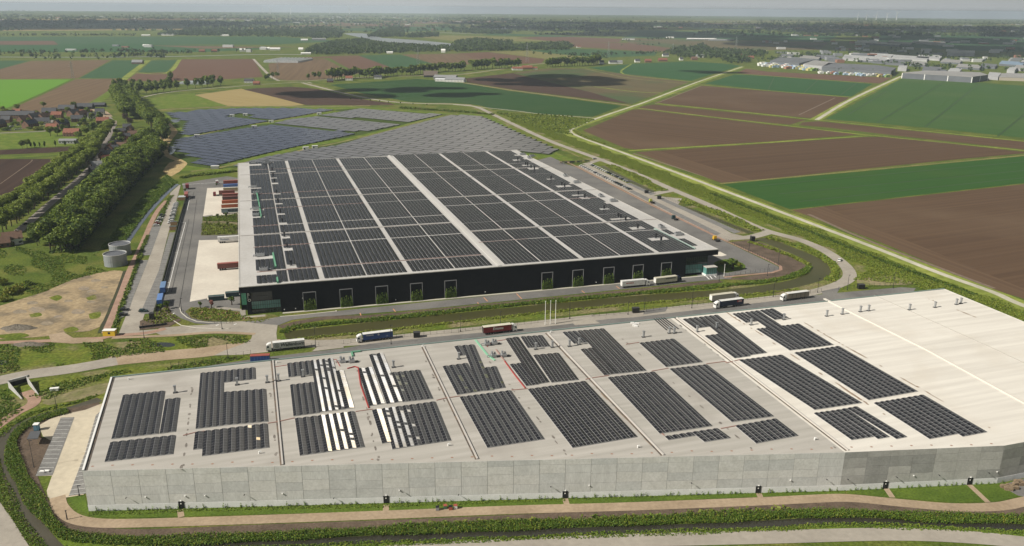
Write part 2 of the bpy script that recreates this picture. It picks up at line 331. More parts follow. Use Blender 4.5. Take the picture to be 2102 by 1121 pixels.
FLD = [
 ('field', soF, [(65, 125), (228, 123), (160, 161), (0, 163), (-80, 163), (-80, 146), (0, 142)]),
 ('field', crF, [(-80, 125), (62, 124.5), (0, 142), (-80, 146)]),
 ('field', crB, [(-90, 163.5), (150, 163), (22, 221), (-90, 222)]),
 ('field', soF, [(149, 163), (248, 161), (235, 178), (228, 183), (180, 213), (150, 228), (60, 232), (24, 226), (24, 221)]),
 ('meadow', grass_b, [(226, 184), (180, 214), (196, 220), (222, 200), (232, 188)]),
 ('field', crF, [(231, 124), (301, 124), (255, 161), (162, 161)]),
 ('field', crF, [(312, 124), (364, 123), (342, 148), (283, 149)]),
 ('field', soG, [(373, 122), (520, 121), (531, 140), (540, 158), (480, 162), (350, 167), (258, 166), (281, 150.5), (345, 149.5)]),
 ('field', soF, [(551, 131), (618, 122), (672, 121), (718, 141), (745, 149), (690, 160), (640, 165), (590, 165), (556, 161)]),
 ('field', soG, [(676, 119), (735, 114), (803, 137), (745, 150), (716, 142)]),
 ('field', soG, [(612, 118), (735, 113.5), (676, 119), (618, 121.5)]),
 ('field', crF, [(736, 114), (821, 112), (890, 130), (858, 140), (804, 139)]),
 ('field', soF, [(824, 112), (936, 110), (998, 124), (951, 134), (890, 131)]),
 ('field', soG, [(936, 110), (1002, 107), (1075, 116), (1118, 121), (1112, 130), (1050, 132), (998, 124)]),
 ('field', straw, [(1002, 106.5), (1085, 104), (1135, 110), (1242, 121), (1222, 127), (1120, 121), (1075, 115)]),
 ('field', crF, [(1085, 103.5), (1182, 100), (1350, 107), (1345, 114), (1240, 118.5), (1135, 110)]),
 ('field', soY, [(400, 195), (495, 182), (528, 190), (627, 216), (526, 220), (467, 217.5)]),
 ('field', soK, [(500, 184), (526, 181), (600, 178), (656, 183), (803, 212), (812, 216), (631, 216.5), (528, 190.5)]),
 ('field', crM, [(678, 174), (858, 162), (896, 165), (951, 171), (1052, 187.5), (1277, 217.5), (1217, 240), (1130, 235), (1052, 228), (1000, 222), (840, 209), (740, 191)]),
 ('field', soK, [(957, 161), (1052, 150), (1215, 190), (1298, 214), (1052, 184), (958, 169)]),
 ('field', soO, [(1052, 149), (1128, 140), (1200, 141), (1290, 153), (1415, 168), (1364, 187), (1296, 214), (1215, 190)]),
 ('field', crS, [(1207, 139), (1300, 131), (1412, 126), (1482, 130), (1522, 135), (1434, 161), (1419, 166), (1280, 152)]),
 ('field', soA, [(1442, 176), (1578, 187), (1745, 200.5), (1690, 232), (1664, 243), (1576, 234), (1345, 211)]),
 ('field', crS, [(1447, 172), (1508, 153), (1578, 156.5), (1791, 172.5), (1747, 198.5), (1578, 185.5)]),
 ('field', soG, [(1511, 150.5), (1532, 141), (1576, 147), (1832, 160), (1805, 171.5), (1578, 155.5)]),
 ('field', crE, [(1854, 160), (1900, 163), (2102, 176), (2300, 188), (2300, 296), (2102, 283), (1900, 262), (1694, 244.5)]),
 ('field', soA, [(1340, 214.5), (1576, 238), (1655, 246), (1622, 256), (1578, 252), (1317, 224), (1312, 220)]),
 ('field', soA, [(1648, 251), (1680, 249), (1996, 281), (2102, 291), (2300, 309), (2300, 325), (2102, 307), (1851, 280), (1700, 262), (1640, 257)]),
 ('field', soA, [(1197, 268), (1297, 226), (1312, 224.5), (1578, 256), (1740, 272), (1758, 277), (1576, 291), (1304, 307), (1282, 304)]),
 ('field', soC, [(1304, 312.5), (1576, 294.5), (1770, 281.5), (1828, 281), (2102, 312), (2112, 314), (1940, 329.5), (1576, 367), (1480, 375.5)]),
 ('field', crN, [(1484, 378.5), (1576, 370), (2102, 321), (2400, 292), (2400, 350), (2102, 376), (1700, 421), (1622, 430)]),
 ('field', soB, [(1626, 431.5), (1700, 423), (2102, 378), (2500, 338), (2500, 720), (2250, 640), (2040, 594), (1800, 494)]),
 ('field', soD, [(-60, 327), (110, 326), (148, 319), (80, 357), (25, 395), (-60, 428)]),
 ('field', soD, [(-60, 311), (162, 300), (152, 309), (100, 314), (-60, 320)]),
 ('meadow', grass_b, [(-60, 275), (100, 269), (160, 272), (160, 299), (-60, 309)]),
 ('meadow', grass_b, [(292, 205), (350, 195), (400, 191), (400, 196), (466, 217), (380, 221), (318, 224)]),
 ('meadow', lawn, [(2070, 600), (2240, 560), (2400, 660), (2240, 690), (2102, 632)]),
 # far bands of farmland
 ('field', soY, [(-500, 60), (400, 58), (560, 56), (560, 59), (300, 62), (-500, 66)]),
 ('field', crF, [(-500, 76), (560, 75), (700, 84), (560, 92), (-500, 89)]),
 ('field', crS, [(-500, 91), (300, 90), (600, 98), (420, 107), (-500, 107)]),
 ('field', soG, [(-500, 85), (110, 84), (120, 92), (-500, 92.5)]),
 ('field', soF, [(300, 93), (520, 96), (640, 96.5), (420, 100)]),
 ('field', soF, [(560, 55), (800, 43), (1000, 42), (1040, 45), (760, 52), (640, 60)]),
 ('field', crF, [(700, 57), (930, 54), (1000, 60), (800, 66), (700, 62)]),
 ('field', straw, [(800, 70), (1100, 77), (1180, 82), (1080, 85), (930, 84)]),
 ('field', soG, [(1130, 74), (1278, 80), (1270, 87), (1170, 88), (1060, 78)]),
 ('field', crF, [(1010, 68), (1200, 75), (1130, 76), (990, 72)]),
 ('field', soG, [(1180, 88), (1290, 88), (1420, 104), (1330, 106), (1160, 95)]),
 ('field', soO, [(1280, 78), (1700, 88), (1680, 103), (1420, 103), (1290, 88)]),
 ('field', crF, [(1310, 62), (1720, 72), (1700, 86), (1280, 77)]),
 ('field', crF, [(1800, 70), (2400, 76), (2400, 108), (2050, 106), (1760, 92)]),
 ('field', soO, [(1350, 108), (1500, 103), (1580, 102), (1560, 106), (1420, 113)]),
 ('field', straw, [(1430, 104.5), (1500, 100.5), (1590, 104), (1520, 107)]),
 ('field', soF, [(-500, 40), (200, 38), (700, 37), (720, 39), (200, 42), (-500, 45)]),
 ('field', straw, [(1300, 42), (1700, 43), (2000, 47), (1700, 46.5), (1300, 44.5)]),
 ('field', crF, [(-600, 49), (200, 45), (620, 44), (620, 48), (200, 52), (-600, 56)]),
]
for nm, m, px in FLD: sheet(nm, px, m, Z1)
hlB = soilmat('headland_near', (.128, .082, .050), (.10, .063, .039), (1640, 436), (2040, 592), st=(300, 3, 1)); hlC = soilmat('headland_mid', (.122, .077, .047), (.098, .062, .038), (1304, 314), (1480, 374), st=(300, 3, 1))
sheet('field', [(1627, 431.5), (1690, 424.5), (1850, 489), (2080, 584), (2300, 672), (2250, 662), (2040, 594), (1800, 494.5)], hlB, Z2); sheet('field', [(1305, 313), (1350, 309), (1545, 369.5), (1481, 375)], hlC, Z2)
sheet('field', [(1197, 268.5), (1215, 260), (1325, 306), (1304, 307), (1282, 304)], hlC, Z2)
# field tracks, tramlines and verges
for px, w, m in [([(60, 120), (310, 120), (520, 119)], 6, verge), ([(304, 124), (275, 146), (250, 166)], 14, verge), ([(369, 122.5), (344, 149.5), (280, 150)], 10, verge), ([(150, 163), (88, 192), (22, 221)], 8, lawn),
        ([(672, 121), (716, 143)], 12, lawn), ([(1296, 131), (1280, 152), (1420, 168)], 5, verge), ([(1200, 141), (1290, 160), (1410, 172)], 6, straw), ([(1220, 178), (1300, 188), (1360, 191)], 6, verge),
        ([(951, 170), (1052, 185.5), (1180, 202), (1292, 216.5)], 4, redpave), ([(1345, 212), (1576, 235.5), (1664, 245), (2102, 290), (2400, 318)], 5.5, verge), ([(1310, 222), (1576, 253.5), (1770, 276), (2102, 309), (2300, 330)], 5, verge),
        ([(1290, 309.5), (1576, 292.5), (1780, 279)], 5, verge), ([(1478, 377), (1576, 368), (2102, 319), (2400, 290)], 4.0, straw), ([(1440, 174.5), (1578, 186), (1745, 199.5)], 5, verge), ([(1510, 151.5), (1578, 156), (1800, 172)], 4, verge),
        ([(0, 324), (80, 320), (150, 314)], 6, grass_b), ([(30, 223), (0, 226), (-60, 228)], 5, lawn), ([(640, 165), (760, 158), (870, 155), (960, 152), (1110, 131), (1210, 126)], 10, straw)]:
    ribbon('field_verge', px, w, m, Z2)
for px, w in [([(0, 378), (60, 335), (66, 328)], .9), ([(75, 358), (100, 335), (112, 327)], .9), ([(1660, 440), (1790, 497), (2040, 592)], 3), ([(1345, 213), (1440, 176)], 2.5), ([(1714, 201), (1640, 236)], 2.5), ([(1300, 315), (1480, 373)], 3)]:
    ribbon('tractor_track', px, w, P('tractor_tracks', (.17, .125, .09), None, pos=True, fine=.5), Z2)
for px in [[(1590, 157), (1576, 186)], [(1680, 163), (1650, 191)], [(1760, 169), (1725, 196)], [(1820, 187), (1740, 236)], [(2102, 236), (2048, 280)], [(1560, 381), (2102, 332), (2400, 305)], [(1600, 398), (2102, 350), (2400, 322)], [(1640, 414), (2102, 365), (2400, 336)], [(1940, 168), (1800, 252)], [(2010, 172), (1900, 260)]]:
    ribbon('tramline', px, 2.6, P('tramlines', (.026, .060, .015), None, pos=True), Z2)
# --- the river and far canals
sheet('river', [(704, 69), (722, 68), (752, 69), (785, 78), (850, 82), (905, 87), (942, 91), (925, 95), (880, 94), (800, 88), (765, 82), (735, 76)], P('river_water', (.20, .22, .24), None, rough=.3, pos=True, spec=.6), Z3)
sheet('river', [(1005, 59), (1052, 55), (1075, 54), (1052, 59), (1010, 62)], MATS['river_water'], Z3)
ribbon('river', [(-60, 117), (200, 117.5), (380, 115.5), (525, 112), (620, 112)], 22, MATS['river_water'], Z3)
ribbon('river', [(810, 66), (900, 67), (990, 70)], 40, MATS['river_water'], Z3)
# --- roads between the fields
ribbon('verge', [(1524, 137), (1433, 170), (1334, 207), (1292, 222), (1227, 244), (1170, 266), (1187, 284), (1277, 315), (1390, 357), (1474, 389), (1578, 428), (1786, 507), (1926, 562), (2038, 604), (2130, 640), (2300, 705)], 15, verge, Z2)
ribbon('farm_road', [(1524, 137), (1433, 168), (1334, 206), (1292, 220.5), (1227, 242.5), (1180, 262), (1171, 270), (1190, 281), (1277, 313), (1390, 355), (1474, 387), (1578, 426), (1786, 505), (1926, 560), (2038, 600), (2102, 628), (2300, 700)], 4.6, gravel, Z5)
ribbon('verge', [(1848, 158), (1750, 204), (1672, 247)], 16, verge, Z2)
ribbon('farm_road', [(1850, 156.5), (1750, 203), (1676, 246.5)], 6, gravel, Z5)
ribbon('village_road', [(520, 121), (538, 140), (556, 157), (572, 166)], 7, conc, Z5)
ribbon('dike_road', [(275, 204), (330, 192), (400, 184), (470, 179), (526, 174), (620, 169), (640, 171)], 5, conc, Z5)
ribbon('dike_road', [(572, 166), (640, 165.5), (760, 158), (870, 155.5), (960, 151), (1110, 131), (1215, 125)], 5, conc, Z5)
SR = [(620, 170), (700, 190), (780, 206), (850, 212), (930, 214), (975, 219), (1010, 234), (1060, 258), (1130, 290), (1225, 325), (1300, 354), (1380, 389), (1455, 421), (1560, 469), (1640, 492), (1695, 516), (1735, 546), (1743, 570), (1712, 588), (1650, 604), (1560, 616), (1427, 631), (1300, 646), (1212, 654), (1052, 671), (900, 686), (760, 700), (650, 706), (600, 704), (560, 714), (450, 716)]
ribbon('verge', SR[:20], 26, wild, Z2)
ribbon('service_road', SR[:22], 7.5, conc, Z5)
ribbon('service_road', SR[21:30], 8.5, conc, Z5)
ribbon('dirt_road', [(575, 706), (500, 712), (420, 723), (350, 729), (250, 739), (225, 743)], 11, dirtroad, Z5-.002)
ribbon('concrete_road', [(240, 741), (150, 757), (60, 769), (0, 781), (-80, 800)], 9.5, conc, Z5)
ribbon('cycle_path', [(930, 214.5), (1052, 227), (1110, 234), (1225, 243)], 3, gravel, Z5)
ribbon('cycle_path', [(780, 214), (900, 222), (1010, 236), (1085, 270), (1190, 323)], 2.2, straw, Z4)
# bottom road
ribbon('concrete_road', [(560, 1160), (800, 1134), (1052, 1120), (1300, 1110), (1576, 1103), (1830, 1097), (2000, 1104), (2150, 1120)], 6.2, conc, Z5)
ribbon('concrete_road', [(-70, 1000), (-25, 1060), (5, 1110), (40, 1170)], 9.5, conc, Z5)
# junction apron west of the canal
sheet('service_road', [(526, 655), (575, 652), (570, 668), (569, 700), (600, 704), (560, 722), (440, 730), (500, 706), (518, 688), (470, 683), (330, 688), (330, 673), (440, 666)], conc, Z5, smoothn=2)
ribbon('footpath', [(524, 686), (440, 683), (350, 689), (230, 694)], 2.6, dirtroad, Z6)
ribbon('footpath', [(340, 675), (300, 684), (230, 690), (205, 695), (150, 697), (100, 700), (0, 704), (-50, 707)], 3.5, redpave, Z6)
sheet('dirt_patch', [(100, 688), (130, 682), (150, 694), (212, 697), (212, 702), (150, 706), (105, 703)], dirtroad, Z6)
# --- canals and ditches
CANAL = [(585, 690), (640, 683), (800, 666), (930, 652), (1052, 639), (1200, 625), (1300, 615), (1420, 606), (1520, 599), (1600, 588), (1652, 576), (1682, 558), (1678, 540), (1650, 524), (1600, 504), (1562, 489)]
ribbon('canal_bank', CANAL, 26, wild, Z2)
ribbon('canal_water', CANAL, 10.5, water, Z3)
sheet('canal_water', [(1640, 523), (1690, 540), (1706, 560), (1690, 575), (1640, 588), (1580, 596), (1640, 578), (1668, 560), (1665, 545)], water, Z3, smoothn=2)
for px, w in (([(1236, 341), (1260, 354), (1300, 374), (1345, 396)], 4.5), ([(1400, 425), (1450, 442), (1500, 462), (1542, 479)], 5.5)):
    ribbon('ditch_bank', px, w+16, wild, Z2); ribbon('ditch_water', px, w, water, Z3)
ribbon('ditch_water', [(362, 378), (335, 402), (300, 440), (270, 480), (248, 515)], 5.0, water_b, Z3)
ribbon('ditch_water', [(205, 820), (150, 838), (110, 848), (75, 858), (45, 872), (20, 889), (5, 908), (4, 935), (15, 957), (32, 1002), (50, 1040), (72, 1077), (95, 1110), (125, 1140)], 4.6, P('ditch_dark', (.085, .076, .055), (.065, .06, .042), .08, .4, pos=True, spec=.15), Z3)
ribbon('ditch_water', [(120, 1136), (300, 1128), (526, 1119), (800, 1106), (1052, 1096), (1300, 1087), (1500, 1080), (1700, 1070), (1850, 1073), (2102, 1084), (2200, 1090)], 3.6, P('ditch_black', (.03, .028, .02), None, rough=.15, pos=True, spec=.5), Z3)
sheet('pond', [(312, 706), (330, 703), (350, 704), (360, 708), (352, 712), (330, 712), (315, 710)], pond, Z3, smoothn=3)
sheet('pond', [(-30, 742), (0, 740), (20, 742), (12, 748), (-30, 752)], pond, Z3, smoothn=3)
sheet('flooded_patch', [(342, 300), (352, 296), (362, 302), (358, 312), (348, 318), (343, 312)], water_b, Z3, smoothn=3)
sheet('flooded_patch', [(349, 246), (366, 245), (370, 248), (358, 252)], water_b, Z3, smoothn=3)
# --- west sandy lot, red path
sheet('sandy_lot', [(-60, 640), (0, 628), (50, 612), (95, 598), (150, 574), (215, 558), (248, 556), (252, 566), (226, 625), (204, 672), (160, 682), (130, 683), (100, 690), (50, 694), (0, 697), (-60, 700)], sand, Z4, smoothn=2)
for c, r in (((160, 640), 1), ((172, 592), .8), ((188, 598), .7), ((75, 636), 1.2), ((30, 676), 1.6), ((120, 650), .7)):
    x, y = c; sheet('dirt_patch', [(x-14*r, y), (x-4*r, y-5*r), (x+12*r, y-3*r), (x+13*r, y+3*r), (x, y+5*r), (x-11*r, y+4*r)], P('damp_gravel', (.22, .185, .145), (.30, .235, .16), .3, pos=True, fine=.8), Z5, smoothn=3)
ribbon('red_path', [(216, 684), (232, 646), (252, 594), (266, 556), (284, 518), (300, 482), (312, 454), (325, 431), (342, 412)], 3.3, redpave, Z6)
ribbon('ditch_bank', [(206, 684), (226, 640), (246, 590), (258, 556)], 2.6, P('dark_ditch', (.04, .035, .025), (.05, .06, .02), .3, pos=True), Z5)
ribbon('hedge_strip', [(232, 684), (246, 640), (262, 598), (277, 556), (292, 512), (304, 484)], 2.8, wild, Z5)
# --- dry path round the solar farm
ribbon('dirt_track', [(314, 230), (332, 243), (352, 262), (358, 272), (348, 285), (338, 303), (342, 318), (372, 332), (374, 340), (350, 356)], 7, P('ochre_track', (.42, .31, .15), (.34, .25, .115), .1, .95, pos=True, fine=.5, fineamt=.3), Z5)
sheet('dirt_patch', [(334, 352), (348, 334), (372, 330), (380, 342), (352, 362)], MATS['ochre_track'], Z4, smoothn=2)
sheet('dirt_patch', [(324, 296), (330, 280), (346, 284), (338, 305)], MATS['ochre_track'], Z4, smoothn=2)
sheet('farm_grass', [(325, 234), (470, 220), (700, 216), (920, 233), (1000, 235), (1140, 312), (1180, 330), (1060, 320), (490, 338), (470, 352), (385, 350), (345, 352), (372, 335), (345, 300), (356, 270)], grass_b, Z2)
ribbon('dirt_track', [(392, 352), (440, 346), (490, 336), (580, 318), (640, 303), (690, 294), (800, 268), (880, 245), (940, 233)], 5, straw, Z4)
ribbon('dirt_track', [(380, 280), (402, 279), (480, 261), (555, 250), (640, 234), (690, 226)], 4, straw, Z4)
ribbon('field_verge', [(320, 226), (400, 222), (520, 218), (640, 219), (760, 217)], 9, P('weedy_strip', (.24, .185, .085), (.12, .12, .04), .15, pos=True, fine=.5, fineamt=.4), Z4)
# --- black warehouse yard
sheet('yard_asphalt', [(374, 377), (420, 369), (466, 362), (492, 366), (493, 648), (575, 652), (530, 664), (480, 667), (440, 667), (400, 664), (372, 654), (350, 640), (346, 626), (360, 560), (378, 478), (382, 420)], asph, Z5)
sheet('yard_asphalt', [(318, 644), (340, 560), (366, 462), (382, 398), (388, 398), (388, 480), (372, 560), (352, 644)], asph, Z5)
sheet('dock_concrete', [(425.5, 386.5), (459, 385), (490, 385), (490, 441), (437, 443), (436, 441), (417, 444)], conc_l, Z6)
sheet('dock_concrete', [(408.5, 493.5), (490, 491.5), (490, 609), (465, 612), (426, 616), (425, 613), (389.5, 620)], conc_l, Z6)
sheet('planting_bed', [(416, 446), (488, 439), (488, 482), (413, 484)], P('bark_bed', (.13, .11, .05), (.08, .09, .03), .4, pos=True, fine=1.2, fineamt=.4), Z6)
ribbon('garden_path', [(414, 479), (440, 472), (487, 460)], 1.2, dirtroad, Z7, n=0)
ribbon('garden_path', [(416, 456), (450, 455), (487, 459)], 1.0, dirtroad, Z7, n=0)
sheet('parking_lane', [(368, 380), (371, 380), (365, 402), (348, 470), (326, 556), (287, 676), (286, 679), (340, 675), (330, 682), (300, 688), (242, 690), (270, 620), (296, 556), (336, 450), (350, 396)], conc, Z6)
sheet('parking_bays', [(348, 478), (362, 477), (340, 560), (313, 645), (288, 644), (326, 556)], pave, Z7)
sheet('parking_bays', [(312, 466), (331, 463), (309, 524), (290, 525)], pave, Z7)
sheet('parking_bays', [(285.5, 535), (305, 534), (276, 604), (262, 646), (241, 658), (252, 628)], pave, Z7)
sheet('planting_bed', [(287, 660), (318, 644), (345, 626), (352, 642), (372, 658), (345, 672), (288, 678)], soil, Z7)
sheet('planting_bed', [(380, 640), (392, 631), (418, 632), (460, 637), (492, 640), (497, 650), (560, 645), (572, 651), (526, 659), (470, 661), (420, 660), (392, 653)], P('ornamental_bed', (.10, .115, .025), (.16, .13, .04), .3, pos=True, fine=1.0, fineamt=.5), Z7)
ribbon('footpath', [(440, 631), (474, 635), (498, 637), (500, 652), (545, 648)], 3, conc, Z8, n=0)
for px, w in (([(388, 450), (372, 520), (352, 600)], .35), ([(404, 410), (396, 470), (380, 560), (368, 630)], .35), ([(398, 395), (394, 410)], .35)):
    ribbon('tar_joint', px, w, seam, Z6, n=0)
o = dashes('dashed_line', (374, 379.5), (466, 373.5), 34, .55, .9, white, Z6); tag(o.build('dashed_line', white), kind='structure')
mb = MB()
for a, b in (((381, 457), (372, 457)), ((381, 457), (362, 528)), ((362, 528), (344, 600)), ((373, 488), (365, 489)), ((366, 518), (358, 519)), ((356, 550), (349, 551)), ((349, 580), (341, 581)), ((390, 404), (384, 432)), ((384, 400), (370, 455)), ((370, 455), (353, 520)), ((353, 520), (335, 586))):
    p, q = G(*a), G(*b); u = (q-p)/np.linalg.norm(q-p); nn = np.array([-u[1], u[0], 0])*.13
    mb.poly([(*(p-nn)[:2], Z6), (*(q-nn)[:2], Z6), (*(q+nn)[:2], Z6), (*(p+nn)[:2], Z6)])
tag(mb.build('bay_lines', white), kind='structure')
# bay divider lines
mb = MB()
def bays(a0, a1, b0, b1, n, w=.12, z=Z8):
    A0, A1, B0, B1 = G(*a0), G(*a1), G(*b0), G(*b1)
    for i in range(n+1):
        t = i/n; p, q = A0+(B0-A0)*t, A1+(B1-A1)*t; u = (q-p)/np.linalg.norm(q-p); nn = np.array([-u[1], u[0], 0])*w/2
        mb.poly([(*(p-nn)[:2], z), (*(q-nn)[:2], z), (*(q+nn)[:2], z), (*(p+nn)[:2], z)])
bays((349, 478), (361, 478), (289, 644), (313, 644), 36); bays((312, 466), (330, 463.5), (291, 524), (308, 523.5), 14); bays((286, 535), (304, 534.5), (253, 628), (267, 627), 20)
tag(mb.build('bay_lines', P('bay_line_grey', (.42, .41, .39), None)), kind='structure')
# --- front and east roads of the black warehouse
sheet('front_road', [(493, 660), (560, 654), (575, 650), (620, 646), (760, 632), (1052, 603), (1300, 581), (1480, 561), (1520, 556), (1500, 572), (1427, 578.5), (1300, 592), (1052, 617), (860, 636), (700, 648), (650, 651), (600, 657), (572, 668), (526, 664)], asph, Z5)
sheet('east_yard', [(1130, 322), (1165, 338), (1182, 343), (1327, 418), (1462, 483), (1490, 497), (1577, 538), (1598, 548), (1600, 554), (1590, 558), (1486, 567), (1480, 572), (1440, 572), (1400, 540), (1100, 330)], asph, Z5)
sheet('dock_concrete', [(1462, 520), (1478, 517), (1492, 524), (1482, 526.5), (1462, 526)], conc_l, Z6)
sheet('planting_bed', [(1466, 540), (1478, 534), (1500, 533), (1525, 541), (1530, 551), (1512, 557), (1475, 560)], lawn, Z6, smoothn=2)
sheet('parking_lane', [(1184, 341), (1207, 338), (1286, 376), (1340, 402), (1400, 408), (1392, 420), (1502, 479), (1530, 486), (1490, 496), (1465, 484), (1330, 416)], conc, Z5+.004)
ribbon('crossing_apron', [(1200, 338), (1216, 333), (1236, 326)], 7, conc, Z6)
ribbon('crossing_apron', [(1325, 402), (1352, 396), (1384, 390)], 9, conc, Z6)
ribbon('crossing_apron', [(1500, 490), (1540, 487), (1575, 478)], 8, conc, Z6)
sheet('parking_bays', [(1285, 377), (1293, 375), (1345, 398), (1336, 401)], pave, Z7)
sheet('parking_bays', [(1352, 409), (1360, 406), (1520, 476), (1508, 480)], pave, Z7)
sheet('parking_bays', [(1290, 393), (1300, 391), (1480, 480), (1470, 484)], pave, Z7)
ribbon('red_path', [(1160, 331), (1182, 341.5), (1327, 416.5), (1462, 482), (1490, 495), (1578, 535), (1602, 547), (1603, 554), (1585, 560), (1486, 569.5)], 1.9, redpave, Z7, n=0)
sheet('bare_plot', [(1500, 497), (1545, 492), (1600, 512), (1655, 538), (1660, 550), (1640, 562), (1560, 575), (1480, 574), (1592, 560), (1604, 552), (1600, 545)], soil, Z4)
ribbon('bare_verge', [(575, 672), (620, 661), (680, 652), (760, 650), (900, 637), (1052, 622), (1300, 597), (1430, 583), (1480, 577)], 4.5, soil, Z4)
mb = MB()
for a, b in (((807, 634.5), (812, 640.5)), ((993, 611), (1001, 619)), ((1060, 603), (1071, 614)), ((739, 643), (741, 648)), ((980, 621), (982, 624)), ((1194, 597), (1200, 602)), ((1265, 588), (1272, 593))):
    p, q = G(*a), G(*b); u = (q-p)/np.linalg.norm(q-p); nn = np.array([-u[1], u[0], 0])*.25
    mb.poly([(*(p-nn)[:2], Z6), (*(q-nn)[:2], Z6), (*(q+nn)[:2], Z6), (*(p+nn)[:2], Z6)])
tag(mb.build('lane_marks', orange_paint), kind='structure')
mb = MB()
for a, b in (((1460, 562), (1470, 570)), ((1456, 566), (1462, 573)), ((1446, 564), (1456, 574)), ((480, 667), (486, 665)), ((443, 669), (449, 667)), ((355, 645), (358, 643))):
    p, q = G(*a), G(*b); u = (q-p)/np.linalg.norm(q-p); nn = np.array([-u[1], u[0], 0])*.3
    mb.poly([(*(p-nn)[:2], Z8), (*(q-nn)[:2], Z8), (*(q+nn)[:2], Z8), (*(p+nn)[:2], Z8)])
tag(mb.build('lane_marks', white), kind='structure')
# --- grey warehouse surroundings
sheet('service_strip', [(300, 775), (420, 752), (560, 732), (700, 716), (760, 706), (870, 694), (1130, 670), (1250, 655), (1300, 652), (1400, 640), (1560, 622), (1690, 604), (1850, 590), (1880, 592), (1872, 604), (1700, 625), (1300, 668), (860, 715), (520, 752), (330, 780)], asph, Z5)
sheet('gate_apron', [(616, 702), (700, 700), (706, 714), (640, 722), (652, 712)], conc, Z6)
sheet('gate_apron', [(1165, 652), (1218, 646), (1212, 654), (1232, 664), (1180, 668), (1172, 660)], conc, Z6)
sheet('gate_apron', [(1325, 636), (1372, 630), (1366, 640), (1320, 646)], asph, Z6)
sheet('gate_apron', [(1686, 598), (1726, 590), (1718, 602), (1690, 608)], asph, Z6)
sheet('west_lot', [(216, 826), (175, 842), (126, 852), (100, 862), (80, 874), (88, 896), (104, 905), (73, 978), (107, 977), (96, 1008), (98, 1020), (104, 1026), (142, 1021), (172, 1016), (190, 880), (222, 826)], P('lot_concrete', (.50, .44, .34), (.44, .385, .295), .06, .9, pos=True, fine=.5, fineamt=.1, c3=(.40, .30, .19), scale3=.05, lo3=.58, hi3=.72), Z5)
sheet('parking_bays', [(125, 858), (153, 857), (108, 976), (73, 978)], pave, Z7)
sheet('parking_bays', [(197, 853), (206, 845), (180, 935), (176, 1014), (141, 1019), (175, 930)], pave, Z7)
mb = MB(); bays((125, 860), (151, 859), (77, 970), (107, 970), 13, .1)
bays((197, 855), (206, 850), (142, 1016), (176, 1012), 20, .1)
tag(mb.build('bay_lines', white), kind='structure')
ribbon('planting_bed', [(205, 832), (140, 846), (90, 860), (58, 880), (44, 900), (46, 945), (58, 985), (80, 1035), (112, 1068), (180, 1092), (300, 1098), (526, 1089), (900, 1075), (1300, 1057), (1600, 1043), (1740, 1040), (1900, 1050), (2102, 1052), (2200, 1056)], 5.5, soil, Z4)
sheet('planting_bed', [(44, 888), (60, 878), (90, 900), (106, 905), (72, 978), (64, 970), (46, 930)], soil, Z6)
ribbon('dirt_road', [(118, 1020), (124, 1042), (150, 1064), (200, 1074), (300, 1074), (526, 1067), (800, 1057), (1052, 1047), (1300, 1040), (1576, 1029), (1680, 1024), (1745, 1023), (1850, 1033), (1960, 1042), (2050, 1040), (2102, 1030), (2200, 1010)], 4.4, dirtroad, Z5)
sheet('lawn', [(142, 1021), (172, 1010), (182, 1050), (360, 1045), (900, 1030), (1400, 1010), (1735, 998), (1735, 1014), (1576, 1020), (1300, 1031), (900, 1047), (526, 1057), (300, 1063), (200, 1062), (165, 1050), (148, 1035)], lawn, Z4)
sheet('lawn', [(1735, 998), (1880, 990), (2056, 985), (2090, 1020), (2050, 1030), (1960, 1033), (1850, 1024), (1740, 1014)], lawn, Z4)
sheet('yard_asphalt', [(2053, 998), (2090, 985), (2200, 975), (2200, 1010), (2100, 1020), (2090, 1018)], asph, Z5)
ribbon('bank_grass', [(60, 1120), (526, 1124), (1052, 1104), (1576, 1088), (1780, 1080), (2102, 1100), (2200, 1104)], 5, grass_b, Z2)
for px in ([(370, 1047), (372, 1062)], [(793, 1037), (792, 1049)], [(1160, 1024), (1164, 1038)], [(1557, 1012), (1562, 1024)], [(1818, 1002), (1832, 1022)], [(1990, 996), (2028, 1032)]):
    ribbon('door_path', px, 1.8, dirtroad, Z6, n=0)
for px in ([(100, 612), (118, 606), (128, 611), (116, 618)], [(176, 612), (194, 606), (198, 613), (184, 617)], [(130, 676), (150, 671), (162, 677), (150, 682), (134, 682)], [(60, 646), (80, 642), (86, 648), (66, 652)], [(182, 645), (206, 640), (204, 652), (186, 655)], [(-20, 690), (40, 684), (60, 690), (20, 697)]): sheet('grass_patch', px, wild, Z5, smoothn=3)
for x, y, r in ((40, 640, 1.0), (66, 622, .8), (186, 620, .6), (140, 618, .6), (196, 576, .7), (214, 590, .5), (96, 664, .9)): sheet('dirt_patch', [(x-14*r, y), (x-4*r, y-4*r), (x+12*r, y-3*r), (x+15*r, y+2*r), (x, y+4*r), (x-11*r, y+4*r)], P('dry_gravel', (.29, .235, .165), (.20, .165, .12), .3, pos=True, fine=.9, fineamt=.3), Z5, smoothn=3)
sheet('dirt_patch', [(1758, 573), (1800, 567), (1850, 568), (1896, 575), (1880, 583), (1810, 586), (1764, 583)], P('dry_bank', (.27, .22, .13), (.17, .17, .06), .12, pos=True, fine=.7, fineamt=.3), Z4, smoothn=3)
sheet('farm_shade_sheet', [(342, 231), (383, 230), (403, 225), (501, 221.5), (689, 225), (737, 222.5), (906, 235), (927, 235.5), (987, 239), (1146, 310), (1130, 319), (1075, 314), (478, 345), (430, 346), (385, 340), (354, 305), (371, 279), (352, 243)], P('shade_tinted_grass', (.062, .092, .018), (.045, .07, .014), .2, .9, pos=True, spec=.1, fine=.8, fineamt=.3), Z3)  # darker grass: shade between the solar tables painted into the ground
